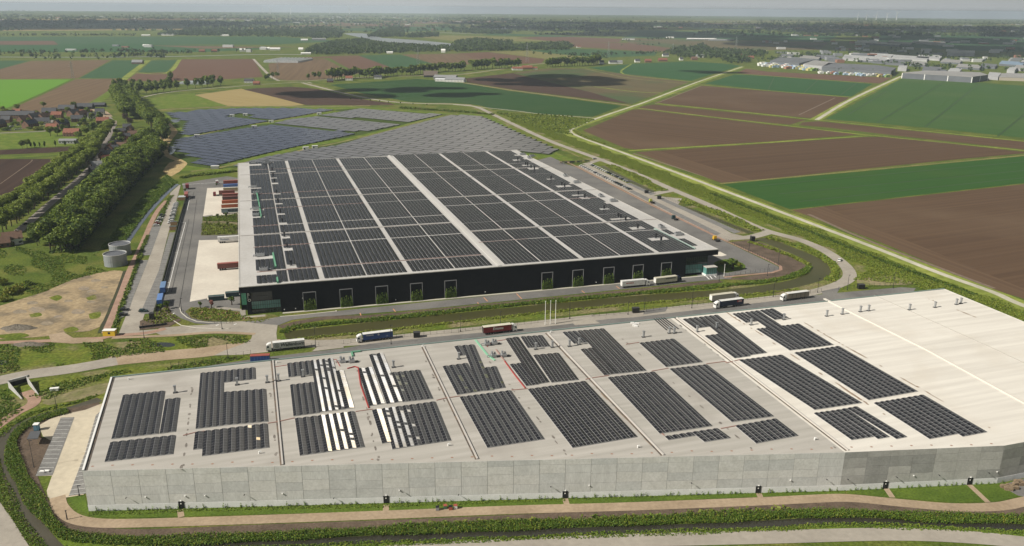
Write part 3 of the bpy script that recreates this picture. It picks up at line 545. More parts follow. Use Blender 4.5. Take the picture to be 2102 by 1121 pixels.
for px, w in (([(365, 283), (465, 260), (560, 251), (690, 228)], 16), ([(470, 340), (620, 302), (760, 276), (912, 237)], 14), ([(356, 262), (372, 282), (360, 300)], 18)): ribbon('farm_grass', px, w, grass_b, Z4-.004)
# fields' rough grounds
sheet('rough_ground', [(0, 800), (200, 760), (400, 742), (520, 735), (420, 756), (300, 776), (230, 782), (215, 825), (100, 845), (0, 890)], wild, Z2)
sheet('dirt_patch', [(90, 822), (200, 790), (330, 770), (300, 776), (228, 790), (214, 808), (100, 832)], P('dry_soil', (.24, .20, .11), (.14, .14, .05), .12, pos=True, fine=.7, fineamt=.3), Z4, smoothn=2)
ribbon('red_path', [(52, 804), (70, 818), (64, 832), (30, 850), (-20, 885)], 4.6, redpave, Z6)
sheet('grass_patch', [(-40, 715), (60, 712), (210, 705), (400, 692), (514, 690), (516, 705), (400, 718), (220, 738), (100, 756), (-40, 775)], wild, Z2)
# ============================================================ BUILDINGS
black = P('black_cladding', (.006, .006, .007), (.008, .008, .0095), .2, .7, spec=.12, fine=1.0, fineamt=.2)
coping = P('roof_coping', (.52, .50, .46), (.44, .42, .385), .3, .7, fine=1.0, fineamt=.1)
roofm = P('roof_membrane', (.43, .405, .37), (.355, .335, .30), .5, .85, pos=True, stretch=(30, 1.3, 1), rot=.32, fine=.35, fineamt=.06, c3=(.33, .305, .275), scale3=.05, lo3=.56, hi3=.75)
roofbl = P('roof_membrane_grey', (.47, .455, .44), (.41, .395, .375), .05, .85, pos=True, fine=.6, fineamt=.08)
roofcr = P('roof_membrane_cream', (.69, .655, .595), (.60, .565, .51), .5, .8, pos=True, fine=.35, fineamt=.05, c3=(.58, .53, .46), scale3=.04, lo3=.55, hi3=.8, stretch=(30, 1.3, 1), rot=.32)
pv = P('solar_glass', (.012, .0125, .016), (.022, .021, .024), .45, .2, pos=True, spec=.22, lo=.42, hi=.58)
pvb = P('solar_glass_blue', (.020, .026, .055), (.026, .033, .065), .1, .2, pos=True, spec=.6)
pvm = P('solar_glint_metal', (.80, .79, .77), (.70, .66, .58), .16, .12, metal=1.0, pos=True, spec=.5, lo=.42, hi=.6)  # mirror metal with a gold glint tint, stands in on the glinting rows
alu = P('aluminium_frame', (.38, .38, .38), None, rough=.5)
steel = P('galvanised_steel', (.45, .46, .47), (.35, .36, .37), 1.5, .45, metal=.6)
darkst = P('dark_steel', (.03, .03, .033), None, rough=.6)
redpipe = P('red_pipe', (.33, .045, .04), None, rough=.6)
palered = P('pale_red_walkway', (.33, .215, .19), None, rough=.8)
greenrail = P('green_railing', (.12, .30, .19), None, rough=.6)
paleg = P('pale_green_rail', (.28, .36, .33), None, rough=.6)
gutter = P('gutter_dark', (.07, .065, .06), (.16, .12, .09), .4, .9, pos=True)
glassd = P('glass_dark', (.012, .02, .022), None, rough=.08, spec=.7)
glasst = P('glass_teal', (.10, .25, .23), (.14, .31, .28), .5, .12, spec=.7)
glassl = P('glass_pale_green', (.16, .42, .33), (.08, .26, .2), .8, .15, spec=.6)
frameg = P('grey_frame', (.25, .25, .255), None, rough=.6)
whitem = P('white_sheet', (.75, .74, .72), None, rough=.5)
# ---------------------------------------------------------------- black warehouse
ZR = 14.8
A_, B_, C_, D_ = G(490, 590, ZR), G(1475, 512, ZR), G(1060, 308, ZR), G(488, 335, ZR)
K = (HC-ZR)/(HC-13.2)
ex = (B_-A_)/np.linalg.norm(B_-A_); ey = np.array([-ex[1], ex[0], 0])-0.0186*ex
LX = np.linalg.norm(B_-A_)
def BL(u, v, z=ZR): return np.array([*(A_+ex*u+ey*v)[:2], z])
def toBL(p):
    return np.linalg.solve(np.array([ex[:2], ey[:2]]).T, np.array(p[:2])-A_[:2])
AC = math.atan2(ex[1], ex[0])
bw = thing('warehouse', 'huge black warehouse with a flat roof covered in solar panels and glazed front corners', 'warehouse', BL(0, 0, 0), AC)
# local frame of the warehouse: origin at the front left roof corner, x along the front, y to the back
def q(p): d = np.array(p[:2])-A_[:2]; return (d@ex[:2], d@np.array([-ex[1], ex[0]]))
a, b, c, d = (0, 0), (LX, 0), q(C_), q(D_)
def inset(poly, r):
    cx = sum(p[0] for p in poly)/4; cy = sum(p[1] for p in poly)/4
    return [(p[0]+r*(1 if p[0] < cx else -1), p[1]+r*(1 if p[1] < cy else -1)) for p in poly]
mb = MB(); mb.prism([a, b, c, d], 11.6, ZR-.25); mb.build('fascia', black, bw)
i4 = inset([a, b, c, d], .5); mb = MB()
for k in range(4):
    o4, n4 = [a, b, c, d], (k+1) % 4
    mb.hexa([(*o4[k], ZR-.25), (*o4[n4], ZR-.25), (*i4[n4], ZR-.25), (*i4[k], ZR-.25)], [(*o4[k], ZR+.15), (*o4[n4], ZR+.15), (*i4[n4], ZR+.15), (*i4[k], ZR+.15)])
mb.build('coping', coping, bw)
mb = MB(); mb.hexa([(*p, ZR-.249) for p in i4], [(*p, ZR) for p in i4]); mb.build('roof', roofbl, bw)
mb = MB()
e = inset([a, b, c, d], .25)
mb.prism([(3.2, 8), (3.2, 1.2), (19, 1.2), (19, .12), (LX-20, .12), (LX-20, 2.4), (LX-5, 2.4), (LX-5, 14), (e[1][0]-.4, 14), e[2], e[3], (e[0][0]-.3, 8)], 0, 11.6); mb.build('wall', black, bw)
# glazed front left corner
def glazing(x0, x1, y, name, z0, z1, m, nx, nz, parent, mm=darkst):
    mb = MB(); mb.box(x0, x1, y-.12, y, z0, z1); g = mb.build(name, m, parent)
    mb = MB()
    for i in range(nx+1): xx = x0+(x1-x0)*i/nx; mb.box(xx-.07, xx+.07, y-.2, y-.13, z0, z1)
    for j in range(nz+1): zz = z0+(z1-z0)*j/nz; mb.box(x0, x1, y-.205, y-.135, zz-.06, zz+.06)
    mb.build('mullion', mm, g); return g
glazing(5.2, 15.2, 1.19, 'glazing', 6.8, 11.5, P('glass_grey', (.035, .045, .045), None, rough=.1, spec=.6), 9, 2, bw)
glazing(5.2, 18.9, 1.19, 'glazing', 2.6, 6.6, glasst, 13, 2, bw)
glazing(5.2, 18.9, 1.19, 'glazing', .2, 2.4, glassd, 8, 1, bw)
mb = MB(); mb.box(3.0, 3.19, 2.0, 8.6, 3.0, 11.4); gs = mb.build('glazing', glassl, bw)
mb = MB(); [mb.box(2.9, 2.99, 2+k*1.3, 2.1+k*1.3, 3.0, 11.4) for k in range(6)]; mb.build('mullion', greenrail, gs)
glazing(.5, 2.9, 7.99, 'glazing', 3.0, 11.4, glassl, 4, 2, bw, greenrail)
mb = MB(); mb.box(3.0, 5.1, .5, 1.19, 0, 11.6); pil = mb.build('pillar', black, bw)
def text(s, size, mat, parent, mtx, name='lettering', ext=.01, shear=0.0, sx=1.0):
    cu = bpy.data.curves.new('txt', 'FONT'); cu.body = s; cu.size = size; cu.extrude = ext; cu.resolution_u = 2; cu.align_x = 'LEFT'; cu.offset = size*.018; cu.shear = shear
    t = bpy.data.objects.new('txt', cu); COL.objects.link(t); dg = bpy.context.evaluated_depsgraph_get()
    me = bpy.data.meshes.new_from_object(t.evaluated_get(dg)); bpy.data.objects.remove(t); bpy.data.curves.remove(cu)
    me.name = name; me.materials.clear(); me.materials.append(mat); me.transform(mtx@Matrix.Diagonal((sx, 1, 1, 1)))
    return ob(name, me, parent)
RX90 = Matrix.Rotation(math.pi/2, 4, 'X')
for ch, zz in (('B', 9.9), ('I', 8.5), ('O', 6.9)):
    text(ch, 2.0, P('letter_grey', (.55, .56, .5), None), pil, Matrix.Translation((3.5, .48, zz))@RX90)
# glazed right corner with porch
glazing(LX-19.5, LX-5.2, 2.39, 'glazing', 6.4, 11.4, glassd, 12, 2, bw)
glazing(LX-19.5, LX-5.2, 2.39, 'glazing', 1.0, 6.2, glasst, 14, 2, bw)
mb = MB(); mb.box(LX-5.2, LX-4.9, 2.5, 10, 1.0, 11.4); mb.build('glazing', glasst, bw)
po = MB(); po.box(LX-8.5, LX-1.2, -2.8, 2.1, 0, 1.1); po = po.build('porch_base', whitem, bw)
mb = MB(); mb.box(LX-8.0, LX-1.5, -2.5, 2.0, 1.1, 5.0); pg = mb.build('porch_glass', glasst, bw)
mb = MB()
for k in range(6): mb.box(LX-8.0+k*1.28, LX-7.85+k*1.28, -2.6, -2.51, 1.1, 5.0)
mb.build('mullion', darkst, pg)
mb = MB(); mb.box(LX-8.3, LX-1.2, -2.8, 2.2, 5.0, 5.35); mb.build('porch_roof', coping, bw)
mb = MB(); mb.box(19.5, LX-9, -2.2, -.6, 0, .16); mb.build('kerb', P('kerb_concrete', (.46, .43, .37), None), bw)
# plant frames along the front
def ufront(px):
    lo, hi = 0.0, LX
    for _ in range(40):
        m_ = (lo+hi)/2
        if proj(BL(m_, 0, 4))[0] < px: lo = m_
        else: hi = m_
    return lo
climb = leaf('climber_leaf', (.10, .17, .025), (.17, .24, .04))
def leafcloud(n, box, size, seed, density=None):
    """n small leaf quads in a box (x0,x1,y0,y1,z0,z1) -> arrays"""
    r = np.random.RandomState(seed); x0, x1, y0, y1, z0, z1 = box
    c = np.stack([r.uniform(x0, x1, n), r.uniform(y0, y1, n), z0+(z1-z0)*r.beta(1.1, 1.6, n)], 1)
    return leafquads(c, size, r)
def leafquads(c, size, r, up=None):
    n = len(c); s = size*r.uniform(.6, 1.3, n)[:, None]
    nrm = r.normal(size=(n, 3)); 
    if up is not None: nrm = nrm*.6+up
    nrm /= np.linalg.norm(nrm, axis=1)[:, None]; t = np.cross(nrm, r.normal(size=(n, 3))); t /= np.linalg.norm(t, axis=1)[:, None]+1e-9; bt = np.cross(nrm, t)
    V = np.stack([c-t*s-bt*s*.6, c+t*s-bt*s*.6, c+t*s*.7+bt*s*.7, c-t*s*.7+bt*s*.7], 1).reshape(-1, 3)
    return V, np.arange(4*n).reshape(n, 4)
_cv, _cf, _o = [], [], 0
for k in range(11):
    x_ = -2.7+k*.54; v_, f_ = leafcloud(95, (x_-.34, x_+.34, -.45, .35, 0, (4.2, 5.6, 3.8, 6.4, 5.0, 6.8, 4.4, 5.8, 3.6, 6.2, 4.8)[k]), .22, 30+k); _cv.append(v_); _cf.append(f_+_o); _o += len(v_)
cm = quadgrid('climbing_plant', np.concatenate(_cv), np.concatenate(_cf), climb, parent=False)
mbf = MB(); [mbf.box(x-.14, x+.14, -.14, .14, 0, 9.3) for x in (-3.1, 3.1)]; mbf.box(-3.24, 3.24, -.14, .14, 9.3, 9.6); fmesh = mbf.mesh('plant_frame', frameg)
for i, px in enumerate((636, 711, 784, 855, 925, 1123, 1186, 1249, 1309, 1367)):
    u = ufront(px)
    f = tag(ob('plant_frame', fmesh, None, BL(u, -.25, 0), AC), '%s grey portal frame from the left on the black warehouse front' % nth(i), 'frame', 'frames on the black wall')
    tag(ob('climbing_plant', cm, None, BL(u, -.75, 0), AC), 'green climber in the %s frame from the left on the black wall' % nth(i), 'climbing plant', 'climbers on the black wall')
# wall lights on the black wall
wl_me = MB(); wl_me.box(-.2, .2, -.35, 0, 0, .3); wl_me = wl_me.mesh('wall_light', whitem)
for i, (px, py) in enumerate(((583, 637), (606, 636), (622, 617), (812, 615), (996, 599), (1224, 575))):
    tag(ob('wall_light', wl_me, None, BL(ufront(px), .1, 1.3 if i != 2 else 6.4), AC), '%s small white lamp from the left on the black warehouse front' % nth(i), 'lamp', 'lamps on the black wall')
# ---- roof: cross gutters, red walkways, central path
def roofbar(u0, v0, u1, v1, w, m, h, name, z0=0.002):
    p0, p1 = np.array(q(BL(u0, v0))), np.array(q(BL(u1, v1))); t = (p1-p0)/np.linalg.norm(p1-p0); nn = np.array([-t[1], t[0]])*w/2
    mb = MB(); mb.hexa([(*(p0-nn), ZR+z0), (*(p1-nn), ZR+z0), (*(p1+nn), ZR+z0), (*(p0+nn), ZR+z0)], [(*(p0-nn), ZR+h), (*(p1-nn), ZR+h), (*(p1+nn), ZR+h), (*(p0+nn), ZR+h)])
    return mb.build(name, m, bw)
def S(v): return v*K
for v in (98.9, 196.3, 296): roofbar(1, S(v)+.8, S(130.2), S(v)+.8, .8, gutter, .06, 'roof_gutter')
for v in (74.2, 171.4, 269.5): roofbar(S(136.6), S(v)+.8, LX-1.5, S(v)+.8, .8, gutter, .06, 'roof_gutter')
roofbar(S(133.3), 1, S(133.3), S(362), 2.0, P('roof_ridge_strip', (.50, .485, .46), None, rough=.8), .35, 'roof_ridge')
for v, u1 in ((24.2, 129.5),): roofbar(S(24), S(v), S(u1), S(v), .3, palered, .3, 'roof_walkway')
for v, u0, u1 in ((71.4, 8, 40), (121, 8, 24), (169, 10, 84), (218, 9, 86), (316, 12, 86), (22.6, 9, 26)): roofbar(S(u0), S(v)+.3, S(u1), S(v)+.3, .4, palered, .25, 'roof_walkway')
for v, u0, u1 in ((49.3, 135, 165), (146, 228, 250), (242, 136, 226)): roofbar(S(u0), S(v), S(u1), S(v), .4, gutter if v == 242 else palered, .2, 'roof_walkway')
roofbar(S(251.5), S(4), S(249.5), S(52), .35, paleg, .8, 'roof_railing')
for u0, v0, u1, v1 in ((18.5, S(28), 18.0, S(55)), (18.4, 1.5, 18.4, S(9)), (13.2, S(190), 12.4, S(226)), (13.8, S(143), 13.3, S(188))): roofbar(u0, v0, u1, v1, .8, greenrail, 1.1, 'roof_railing')
# ---- the solar arrays of the black roof
LVENT = [(521, 339, 9, 8), (553, 334, 6, 5), (559, 352, 5, 4), (561, 366, 5, 5), (564, 377, 5, 5), (526, 387, 6, 5), (527, 398, 5, 4), (568, 399, 5, 5), (571, 419, 6, 5), (530, 431, 7, 5), (576, 440, 5, 5), (530, 446, 8, 3), (580, 459, 5, 4), (584, 488, 6, 6), (590, 512, 6, 6), (542, 530, 10, 7), (598, 548, 6, 5), (546, 563, 9, 6)]
RVENT = [(1062, 329, 6, 5), (1072, 319, 12, 6), (1088, 326, 11, 7), (1082, 340, 7, 5), (1093, 347, 8, 5), (1131, 368, 7, 5), (1160, 364, 8, 6), (1157, 383, 9, 5), (1178, 377, 7, 5), (1188, 401, 8, 5), (1200, 407, 7, 5), (1235, 405, 6, 4), (1258, 416, 10, 6), (1240, 430, 7, 5), (1274, 450, 11, 4), (1308, 469, 8, 5), (1351, 492, 10, 6), (1395, 486, 9, 9), (1357, 470, 10, 3)]
CUT = [(*toBL(G(x, y, ZR)), w, h) for x, y, w, h in LVENT+RVENT]
def modules(u0, u1, v0, v1, pu=2.3, pv_=2.25):
    nu, nv = max(1, int(round((u1-u0)/pu))), max(1, int(round((v1-v0)/pv_)))
    uu = u0+(np.arange(nu)+.5)*(u1-u0)/nu; vv = v0+(np.arange(nv)+.5)*(v1-v0)/nv
    U, V = np.meshgrid(uu, vv); U, V = U.ravel(), V.ravel(); keep = np.ones(len(U), bool)
    for cu, cv, w, h in CUT: keep &= ~((np.abs(U-cu) < w/2+.4) & (np.abs(V-cv) < h/2+.4))
    return U[keep], V[keep], (u1-u0)/nu, (v1-v0)/nv
def black_array(u0, u1, v0, v1, label, over=None):
    U, V, du, dv = modules(u0, u1, v0, v1)
    if over is not None:
        kk = over(U, V); U, V = U[kk], V[kk]
    if not len(U): return
    hx, hy = du/2-.075, dv/2-.12; vs = []; base = np.array([BL(u, v, 0)[:2] for u, v in zip(U, V)])
    X, Y = ex[:2], ey[:2]; z = ZR+.28; c0 = base.mean(0)
    top = []
    for sx, sy, dz in ((-1, -1, -.05), (1, -1, -.05), (1, 1, .12), (-1, 1, .12)):
        pt = base+sx*hx*X+sy*hy*Y; top.append(np.c_[pt, np.full(len(U), z+dz)])
    T = np.stack(top, 1).reshape(-1, 3); Bt = T.copy(); Bt[:, 2] -= .1
    n = len(U); N = 4*n; i = np.arange(n)[:, None]*4
    Ft = i+np.array([[0, 1, 2, 3]]); sides = [np.c_[i+k, N+i+k, N+i+(k+1) % 4, i+(k+1) % 4] for k in range(4)]
    Fq = np.concatenate([Ft]+sides); VV = np.concatenate([T, Bt]); VV[:, :2] -= c0; VV[:, 2] -= ZR
    o = quadgrid('solar_array', VV, Fq, [pv, alu], mi=np.r_[np.zeros(n, int), np.ones(4*n, int)])
    o.location = (c0[0], c0[1], ZR); tag(o, label, 'solar array', 'solar arrays on the black warehouse roof')
colsL = [(8.6, 23.6), (24.4, 38.8), (41.6, 62.4), (63.0, 83.8), (86.5, 108.8), (109.4, 129.9)]
colsR = [(136.6, 156.7), (157.3, 179.4), (182.1, 203.5), (204.1, 225.3), (228.0, 250.9), (252.1, 258.5)]
bandL = [(3.0, 22.4), (25.2, 70.2), (72.4, 97.4), (101.4, 119.6), (121.8, 168.2), (170.0, 194.8), (198.6, 216.8), (219.0, 266.6), (267.2, 294.4), (298.2, 315.2), (317.2, 354.5)]
bandR = [(3.0, 48.4), (50.2, 72.8), (76.6, 94.8), (95.8, 144.6), (146.8, 170.0), (174.0, 192.2), (193.0, 241.4), (242.8, 268.2), (272.0, 292.2), (294.4, 360.5)]
for ci, (u0, u1) in enumerate(colsL):
    for bi, (v0, v1) in enumerate(bandL):
        black_array(S(u0), S(u1), S(v0), S(v1), 'dark array on the black roof: %s row from front, %s column from left' % (nth(bi), nth(ci)))
def edgecut(U, V):
    # the right margin of the roof is free of panels, in steps
    lim = 257.0*K-8.5*((V//6) % 2)*0-0.004*V
    return U < np.minimum(lim, 259-((V % S(97))/S(97))*3)
for ci, (u0, u1) in enumerate(colsR):
    for bi, (v0, v1) in enumerate(bandR):
        if ci == 5 and bi not in (0,): continue
        black_array(S(u0), S(u1), S(v0) if ci < 5 else S(10), S(v1), 'dark array on the black roof: %s row from front, %s column right of ridge' % (nth(bi), nth(ci)), edgecut)
# vents on the black roof
def build_vent(h=2.6, w=.9):
    r = thing('exhaust_stack', None, 'exhaust stack')
    m = MB(); m.box(-w/2, w/2, -w/2, w/2, 0, h); m.build('duct', darkst, r)
    m = MB(); m.box(-w*.7, w*.7, -w*.7, w*.7, h, h+.35); m.build('hood', darkst, r)
    m = MB(); m.box(-w*.9, w*.9, -w*.9, w*.9, 0, .3); m.build('base', steel, r); return r
vent0 = build_vent(); used = [False]
def place(proto, used, p, rz, label, group):
    r = proto if not used[0] else copy_tree(proto)
    used[0] = True; r.location = tuple(map(float, p)); r.rotation_euler = (0, 0, rz); r['label'] = label; r['group'] = group; return r
VL = [(561, 362), (564, 374), (568, 397), (571, 416), (576, 438), (580, 457), (584, 486), (590, 509), (598, 545), (559, 350)]
for i, (x, y) in enumerate(sorted(VL, key=lambda t: -t[1])):
    place(vent0, used, G(x, y, ZR), AC, 'dark exhaust stack on the left side of the black roof, %s from the front' % nth(i), 'stacks on the black roof')
VR = [(1063, 329), (1079, 339), (1083, 340), (1090, 345), (1097, 348), (1131, 368), (1153, 381), (1159, 384), (1187, 400), (1200, 406), (1240, 429), (1269, 446), (1274, 448), (1284, 453), (1309, 469), (1346, 489), (1357, 495)]
for i, (x, y) in enumerate(VR):
    place(vent0, used, G(x, y, ZR), AC, 'dark exhaust stack on the right side of the black roof, %s from the back' % nth(i), 'stacks on the black roof')
# rooftop air handling units
def build_unit(w=4.2, dpt=2.6, h=1.9):
    r = thing('rooftop_unit', None, 'air unit')
    m = MB(); m.box(-w/2, w/2, -dpt/2, dpt/2, .35, h); m.build('casing', steel, r)
    m = MB(); [m.bar((sx*w*.42, sy*dpt*.42, 0), (sx*w*.42, sy*dpt*.42, .35), .08) for sx in (-1, 1) for sy in (-1, 1)]; m.build('support_frame', darkst, r)
    for k in (-1, 0, 1):
        m = MB(); m.cyl(k*w*.3, 0, h, h+.25, .55, n=12); m.build('fan', darkst, r)
    m = MB(); m.bar((w/2, 0, .9), (w/2+1.6, 0, .9), .3, n=8); m.bar((w/2+1.6, 0, .9), (w/2+1.6, 0, 0), .3, n=8); m.build('pipe', steel, r); return r
unit0 = build_unit(); uu = [False]
UL = [(520, 336), (549, 334), (521, 385), (526, 398), (526, 430), (525, 443), (535, 526), (541, 556), (548, 336)]
for i, (x, y) in enumerate(sorted(UL, key=lambda t: -t[1])): place(unit0, uu, G(x, y, ZR), AC+(i % 2)*math.pi, 'grey air handling unit on the left part of the black roof, %s from the front' % nth(i), 'air units on the black roof')
UR = [(1072, 318), (1086, 325), (1092, 322), (1160, 362), (1183, 376), (1233, 404), (1258, 414), (1357, 468), (1392, 483)]
for i, (x, y) in enumerate(UR): place(unit0, uu, G(x, y, ZR), AC+(i % 2)*1.57, 'grey air handling unit on the right part of the black roof, %s from the back' % nth(i), 'air units on the black roof')
# ---------------------------------------------------------------- grey warehouse in the foreground
ZN = 13.7
P0, Q0, S0, R0_, T0 = G(169, 967, ZN), G(1735, 929, ZN), G(2062, 915, ZN), G(228, 775, ZN), G(1938, 593, ZN)
E1, E2 = G(2330, 866, ZN), G(2330, 755, ZN)
NA = math.atan2(*(T0-R0_)[[1, 0]])+.011; n1 = np.array([math.cos(NA), math.sin(NA), 0]); n2 = np.array([-n1[1], n1[0], 0])
def NL(s, t, z=ZN): return np.array([*(P0+n1*s+n2*t)[:2], z])
def toNL(p): d = np.array(p)-P0; return d@n1, d@n2
gw = thing('warehouse', 'long pale grey concrete warehouse in the foreground with solar rows on its flat roof', 'warehouse', (*P0[:2], 0))
def lw(p, z=None): return (p[0]-P0[0], p[1]-P0[1], p[2] if z is None else z)
out = [P0, Q0, S0, E1, E2, T0, R0_]
# roof in two membranes, split at the bay line that meets the front wall bend
split_back = P0+n1*toNL(G(1375, 652, ZN))[0]; 
sb = G(1374, 651.5, ZN)
mb = MB(); mb.hexa([lw(p, ZN-.6) for p in (P0, Q0, sb, R0_)], [lw(p, ZN-.05) for p in (P0, Q0, sb, R0_)]); mb.build('roof', roofm, gw)
mb = MB(); mb.hexa([lw(p, ZN-.6) for p in (Q0, S0, E1, E2, T0, sb)], [lw(p, ZN-.05) for p in (Q0, S0, E1, E2, T0, sb)]); mb.build('roof', roofcr, gw)
cmat = [P('precast_a', (.60, .60, .58), (.53, .53, .51), .25, .85, pos=True, fine=1.5, fineamt=.12, stretch=(.5, .5, 2)), P('precast_b', (.63, .625, .60), (.56, .555, .525), .3, .85, pos=True, fine=1.5, fineamt=.12), P('precast_c', (.56, .565, .55), (.49, .495, .48), .25, .85, pos=True, fine=1.5, fineamt=.12), P('precast_joint', (.24, .24, .23), None, rough=.9), P('plinth_white', (.74, .74, .73), (.66, .66, .65), .3, .85, pos=True, fine=2, fineamt=.08)]
cdark = [P('precast_d', (.40, .395, .375), (.34, .335, .315), .3, .85, pos=True, fine=1.5, fineamt=.12), P('precast_e', (.46, .455, .43), (.40, .395, .37), .25, .85, pos=True, fine=1.5, fineamt=.12), P('precast_f', (.33, .33, .315), (.28, .28, .265), .25, .85, pos=True, fine=1.5, fineamt=.12), cmat[3], cmat[4]]
def wallrun(p, qq, mats, name, seed, pw=8.0, cap=True):
    r = random.Random(seed); p, qq = np.array(lw(p, 0)), np.array(lw(qq, 0)); L = np.linalg.norm(qq-p); t = (qq-p)/L; nn = np.array([t[1], -t[0], 0]); mb = MB(); n = max(1, round(L/pw))
    def slab(x0, x1, z0, z1, th, m):
        b0, b1 = p+t*x0, p+t*x1
        mb.hexa([(*(b0+nn*th)[:2], z0), (*(b1+nn*th)[:2], z0), (*b1[:2], z0), (*b0[:2], z0)], [(*(b0+nn*th)[:2], z1), (*(b1+nn*th)[:2], z1), (*b1[:2], z1), (*b0[:2], z1)], m)
    slab(0, L, 0, ZN-.1, -.3, 3)
    for i in range(n):
        x0, x1 = L*i/n+.05, L*(i+1)/n-.05
        zs = [2.15, 2.15+3.1, 2.15+3.1+3.3+r.choice((-.5, 0, 0, .4)), ZN-2.0+r.choice((0, 0, .3)), ZN+.12]
        for z0, z1 in zip(zs[:-1], zs[1:]): slab(x0, x1, z0+.04, z1-.04, .06+r.uniform(0, .01), r.choice((0, 0, 1, 1, 2)))
    slab(0, L, 0, 2.1, .12, 4)
    return mb.build(name, mats, gw)
wallrun(P0, Q0, cmat, 'wall', 1); wallrun(Q0, S0, cdark, 'wall', 2, 7.5); wallrun(S0, E1, cdark, 'wall', 3, 8); wallrun(R0_, P0, cmat, 'wall', 4); wallrun(T0, R0_, cmat, 'wall', 5); wallrun(E2, T0, cmat, 'wall', 6)
# parapet caps
mb = MB()
for p, qq, w, m in ((R0_, P0, .5, 0), (T0, R0_, .35, 1)):
    p, qq = np.array(lw(p, 0)), np.array(lw(qq, 0)); t = (qq-p)/np.linalg.norm(qq-p); nn = np.array([t[1], -t[0], 0])
    mb.hexa([(*(p-nn*w)[:2], ZN-.04), (*(p+nn*.1)[:2], ZN-.04), (*(qq+nn*.1)[:2], ZN-.04), (*(qq-nn*w)[:2], ZN-.04)], [(*(p-nn*w)[:2], ZN+.35), (*(p+nn*.1)[:2], ZN+.35), (*(qq+nn*.1)[:2], ZN+.35), (*(qq-nn*w)[:2], ZN+.35)], m)
mb.build('parapet', [whitem, P('parapet_green', (.20, .27, .25), None)], gw)
p, qq = np.array(lw(R0_, 0)), np.array(lw(P0, 0)); t = (qq-p)/np.linalg.norm(qq-p); nn = np.array([-t[1], t[0], 0])
mb = MB(); mb.hexa([(*(p+nn*a_)[:2], ZN-.045) for a_ in (.6,)]+[(*(qq+nn*.6)[:2], ZN-.045), (*(qq+nn*1.3)[:2], ZN-.045), (*(p+nn*1.3)[:2], ZN-.045)], [(*(p+nn*.6)[:2], ZN+.02), (*(qq+nn*.6)[:2], ZN+.02), (*(qq+nn*1.3)[:2], ZN+.02), (*(p+nn*1.3)[:2], ZN+.02)]); mb.build('roof_gutter', gutter, gw)
# seams between the roof bays
def nearbar(pts, w, m, h, name, z0=-.04):
    mb = MB(); P_ = [np.array(lw(G(x, y, ZN))) for x, y in pts]
    for p, qq in zip(P_[:-1], P_[1:]):
        t = (qq-p)/np.linalg.norm(qq-p); nn = np.array([-t[1], t[0], 0])*w/2
        mb.hexa([(*(p-nn)[:2], ZN+z0), (*(qq-nn)[:2], ZN+z0), (*(qq+nn)[:2], ZN+z0), (*(p+nn)[:2], ZN+z0)], [(*(p-nn)[:2], ZN+h), (*(qq-nn)[:2], ZN+h), (*(qq+nn)[:2], ZN+h), (*(p+nn)[:2], ZN+h)])
    return mb.build(name, m, gw)
ridge = P('roof_ridge_cap', (.47, .44, .41), None, rough=.8)
for pts in ([(557, 741), (577, 955)], [(866, 712), (977, 943)], [(1120, 684), (1358, 935)], [(1384, 652), (1737, 925)]):
    nearbar(pts, .55, gutter, .03, 'roof_gutter'); 
    nearbar([(x+3.2*(1 if x < 1000 else 1.5), y-.3) for x, y in pts], .5, ridge, .35, 'roof_ridge')
nearbar([(1692, 614), (1900, 717), (2180, 870)], 1.1, P('roof_ridge_cream', (.62, .58, .52), None), .4, 'roof_ridge')
nearbar([(1795, 606), (2040, 716), (2300, 838)], .3, P('roof_line', (.4, .38, .34), None), .08, 'roof_ridge')
rb = random.Random(5)
puddle = [P('roof_stain_dark', (.13, .115, .10), (.24, .215, .19), .6, .6, pos=True), P('roof_stain_rust', (.20, .125, .075), (.32, .24, .17), .6, .7, pos=True)]
for li, (a0, b0, nn_, lo, hi, rust) in enumerate((((400, 760), (374, 962), 16, .1, 1, 0), ((725, 726), (778, 950), 18, .15, 1, 0), ((970, 700), (1170, 940), 14, .2, 1, 0), ((1245, 668), (1553, 930), 14, .1, 1, 0), ((1490, 640), (1918, 918), 22, 0, 1, 1), ((1590, 628), (2080, 905), 24, 0, .95, 1), ((557, 750), (577, 955), 8, .2, 1, 0), ((1130, 694), (1358, 935), 10, 0, 1, 1), ((1872, 600), (2102, 690), 10, .1, .6, 1), ((880, 740), (975, 940), 8, 0, .6, 0), ((1395, 662), (1730, 925), 9, 0, 1, 0))):
    mb = MB()
    A0, B0 = np.array(lw(G(*a0, ZN))), np.array(lw(G(*b0, ZN))); t = (B0-A0)/np.linalg.norm(B0-A0); nn = np.array([-t[1], t[0], 0])
    for k in range(nn_):
        f = rb.uniform(lo, hi); ln = rb.choice((.5, .6, .8, 1.2, 3.5 if rust else 1.5, 5 if rust else .7)); wd = rb.uniform(.25, .5); c0 = A0+(B0-A0)*f+nn*rb.uniform(-.3, .3)-nn*(1.2 if li in (6, 9, 10) else 0)
        mb = MB(); mb.poly([(*(c0+t*ln*math.cos(w_)+nn*wd*math.sin(w_)*rb.uniform(.7, 1.1))[:2], ZN-.035+.0012*k) for w_ in [2*math.pi*j/9 for j in range(9)]]); mb.build('roof_stain', puddle[rust], gw)
mb = MB()
for k in range(46):
    x = 190+k*41; f = G(x, 958-(x-169)*.0245+rb.uniform(-2, 1), ZN); c0 = np.array(lw(f)); mb = MB(); mb.poly([(c0[0]+.45*math.cos(w_), c0[1]+.35*math.sin(w_), ZN-.03) for w_ in [2*math.pi*j/8 for j in range(8)]]); mb.build('roof_outlet', P('roof_outlet_rust', (.30, .17, .12), None), gw)
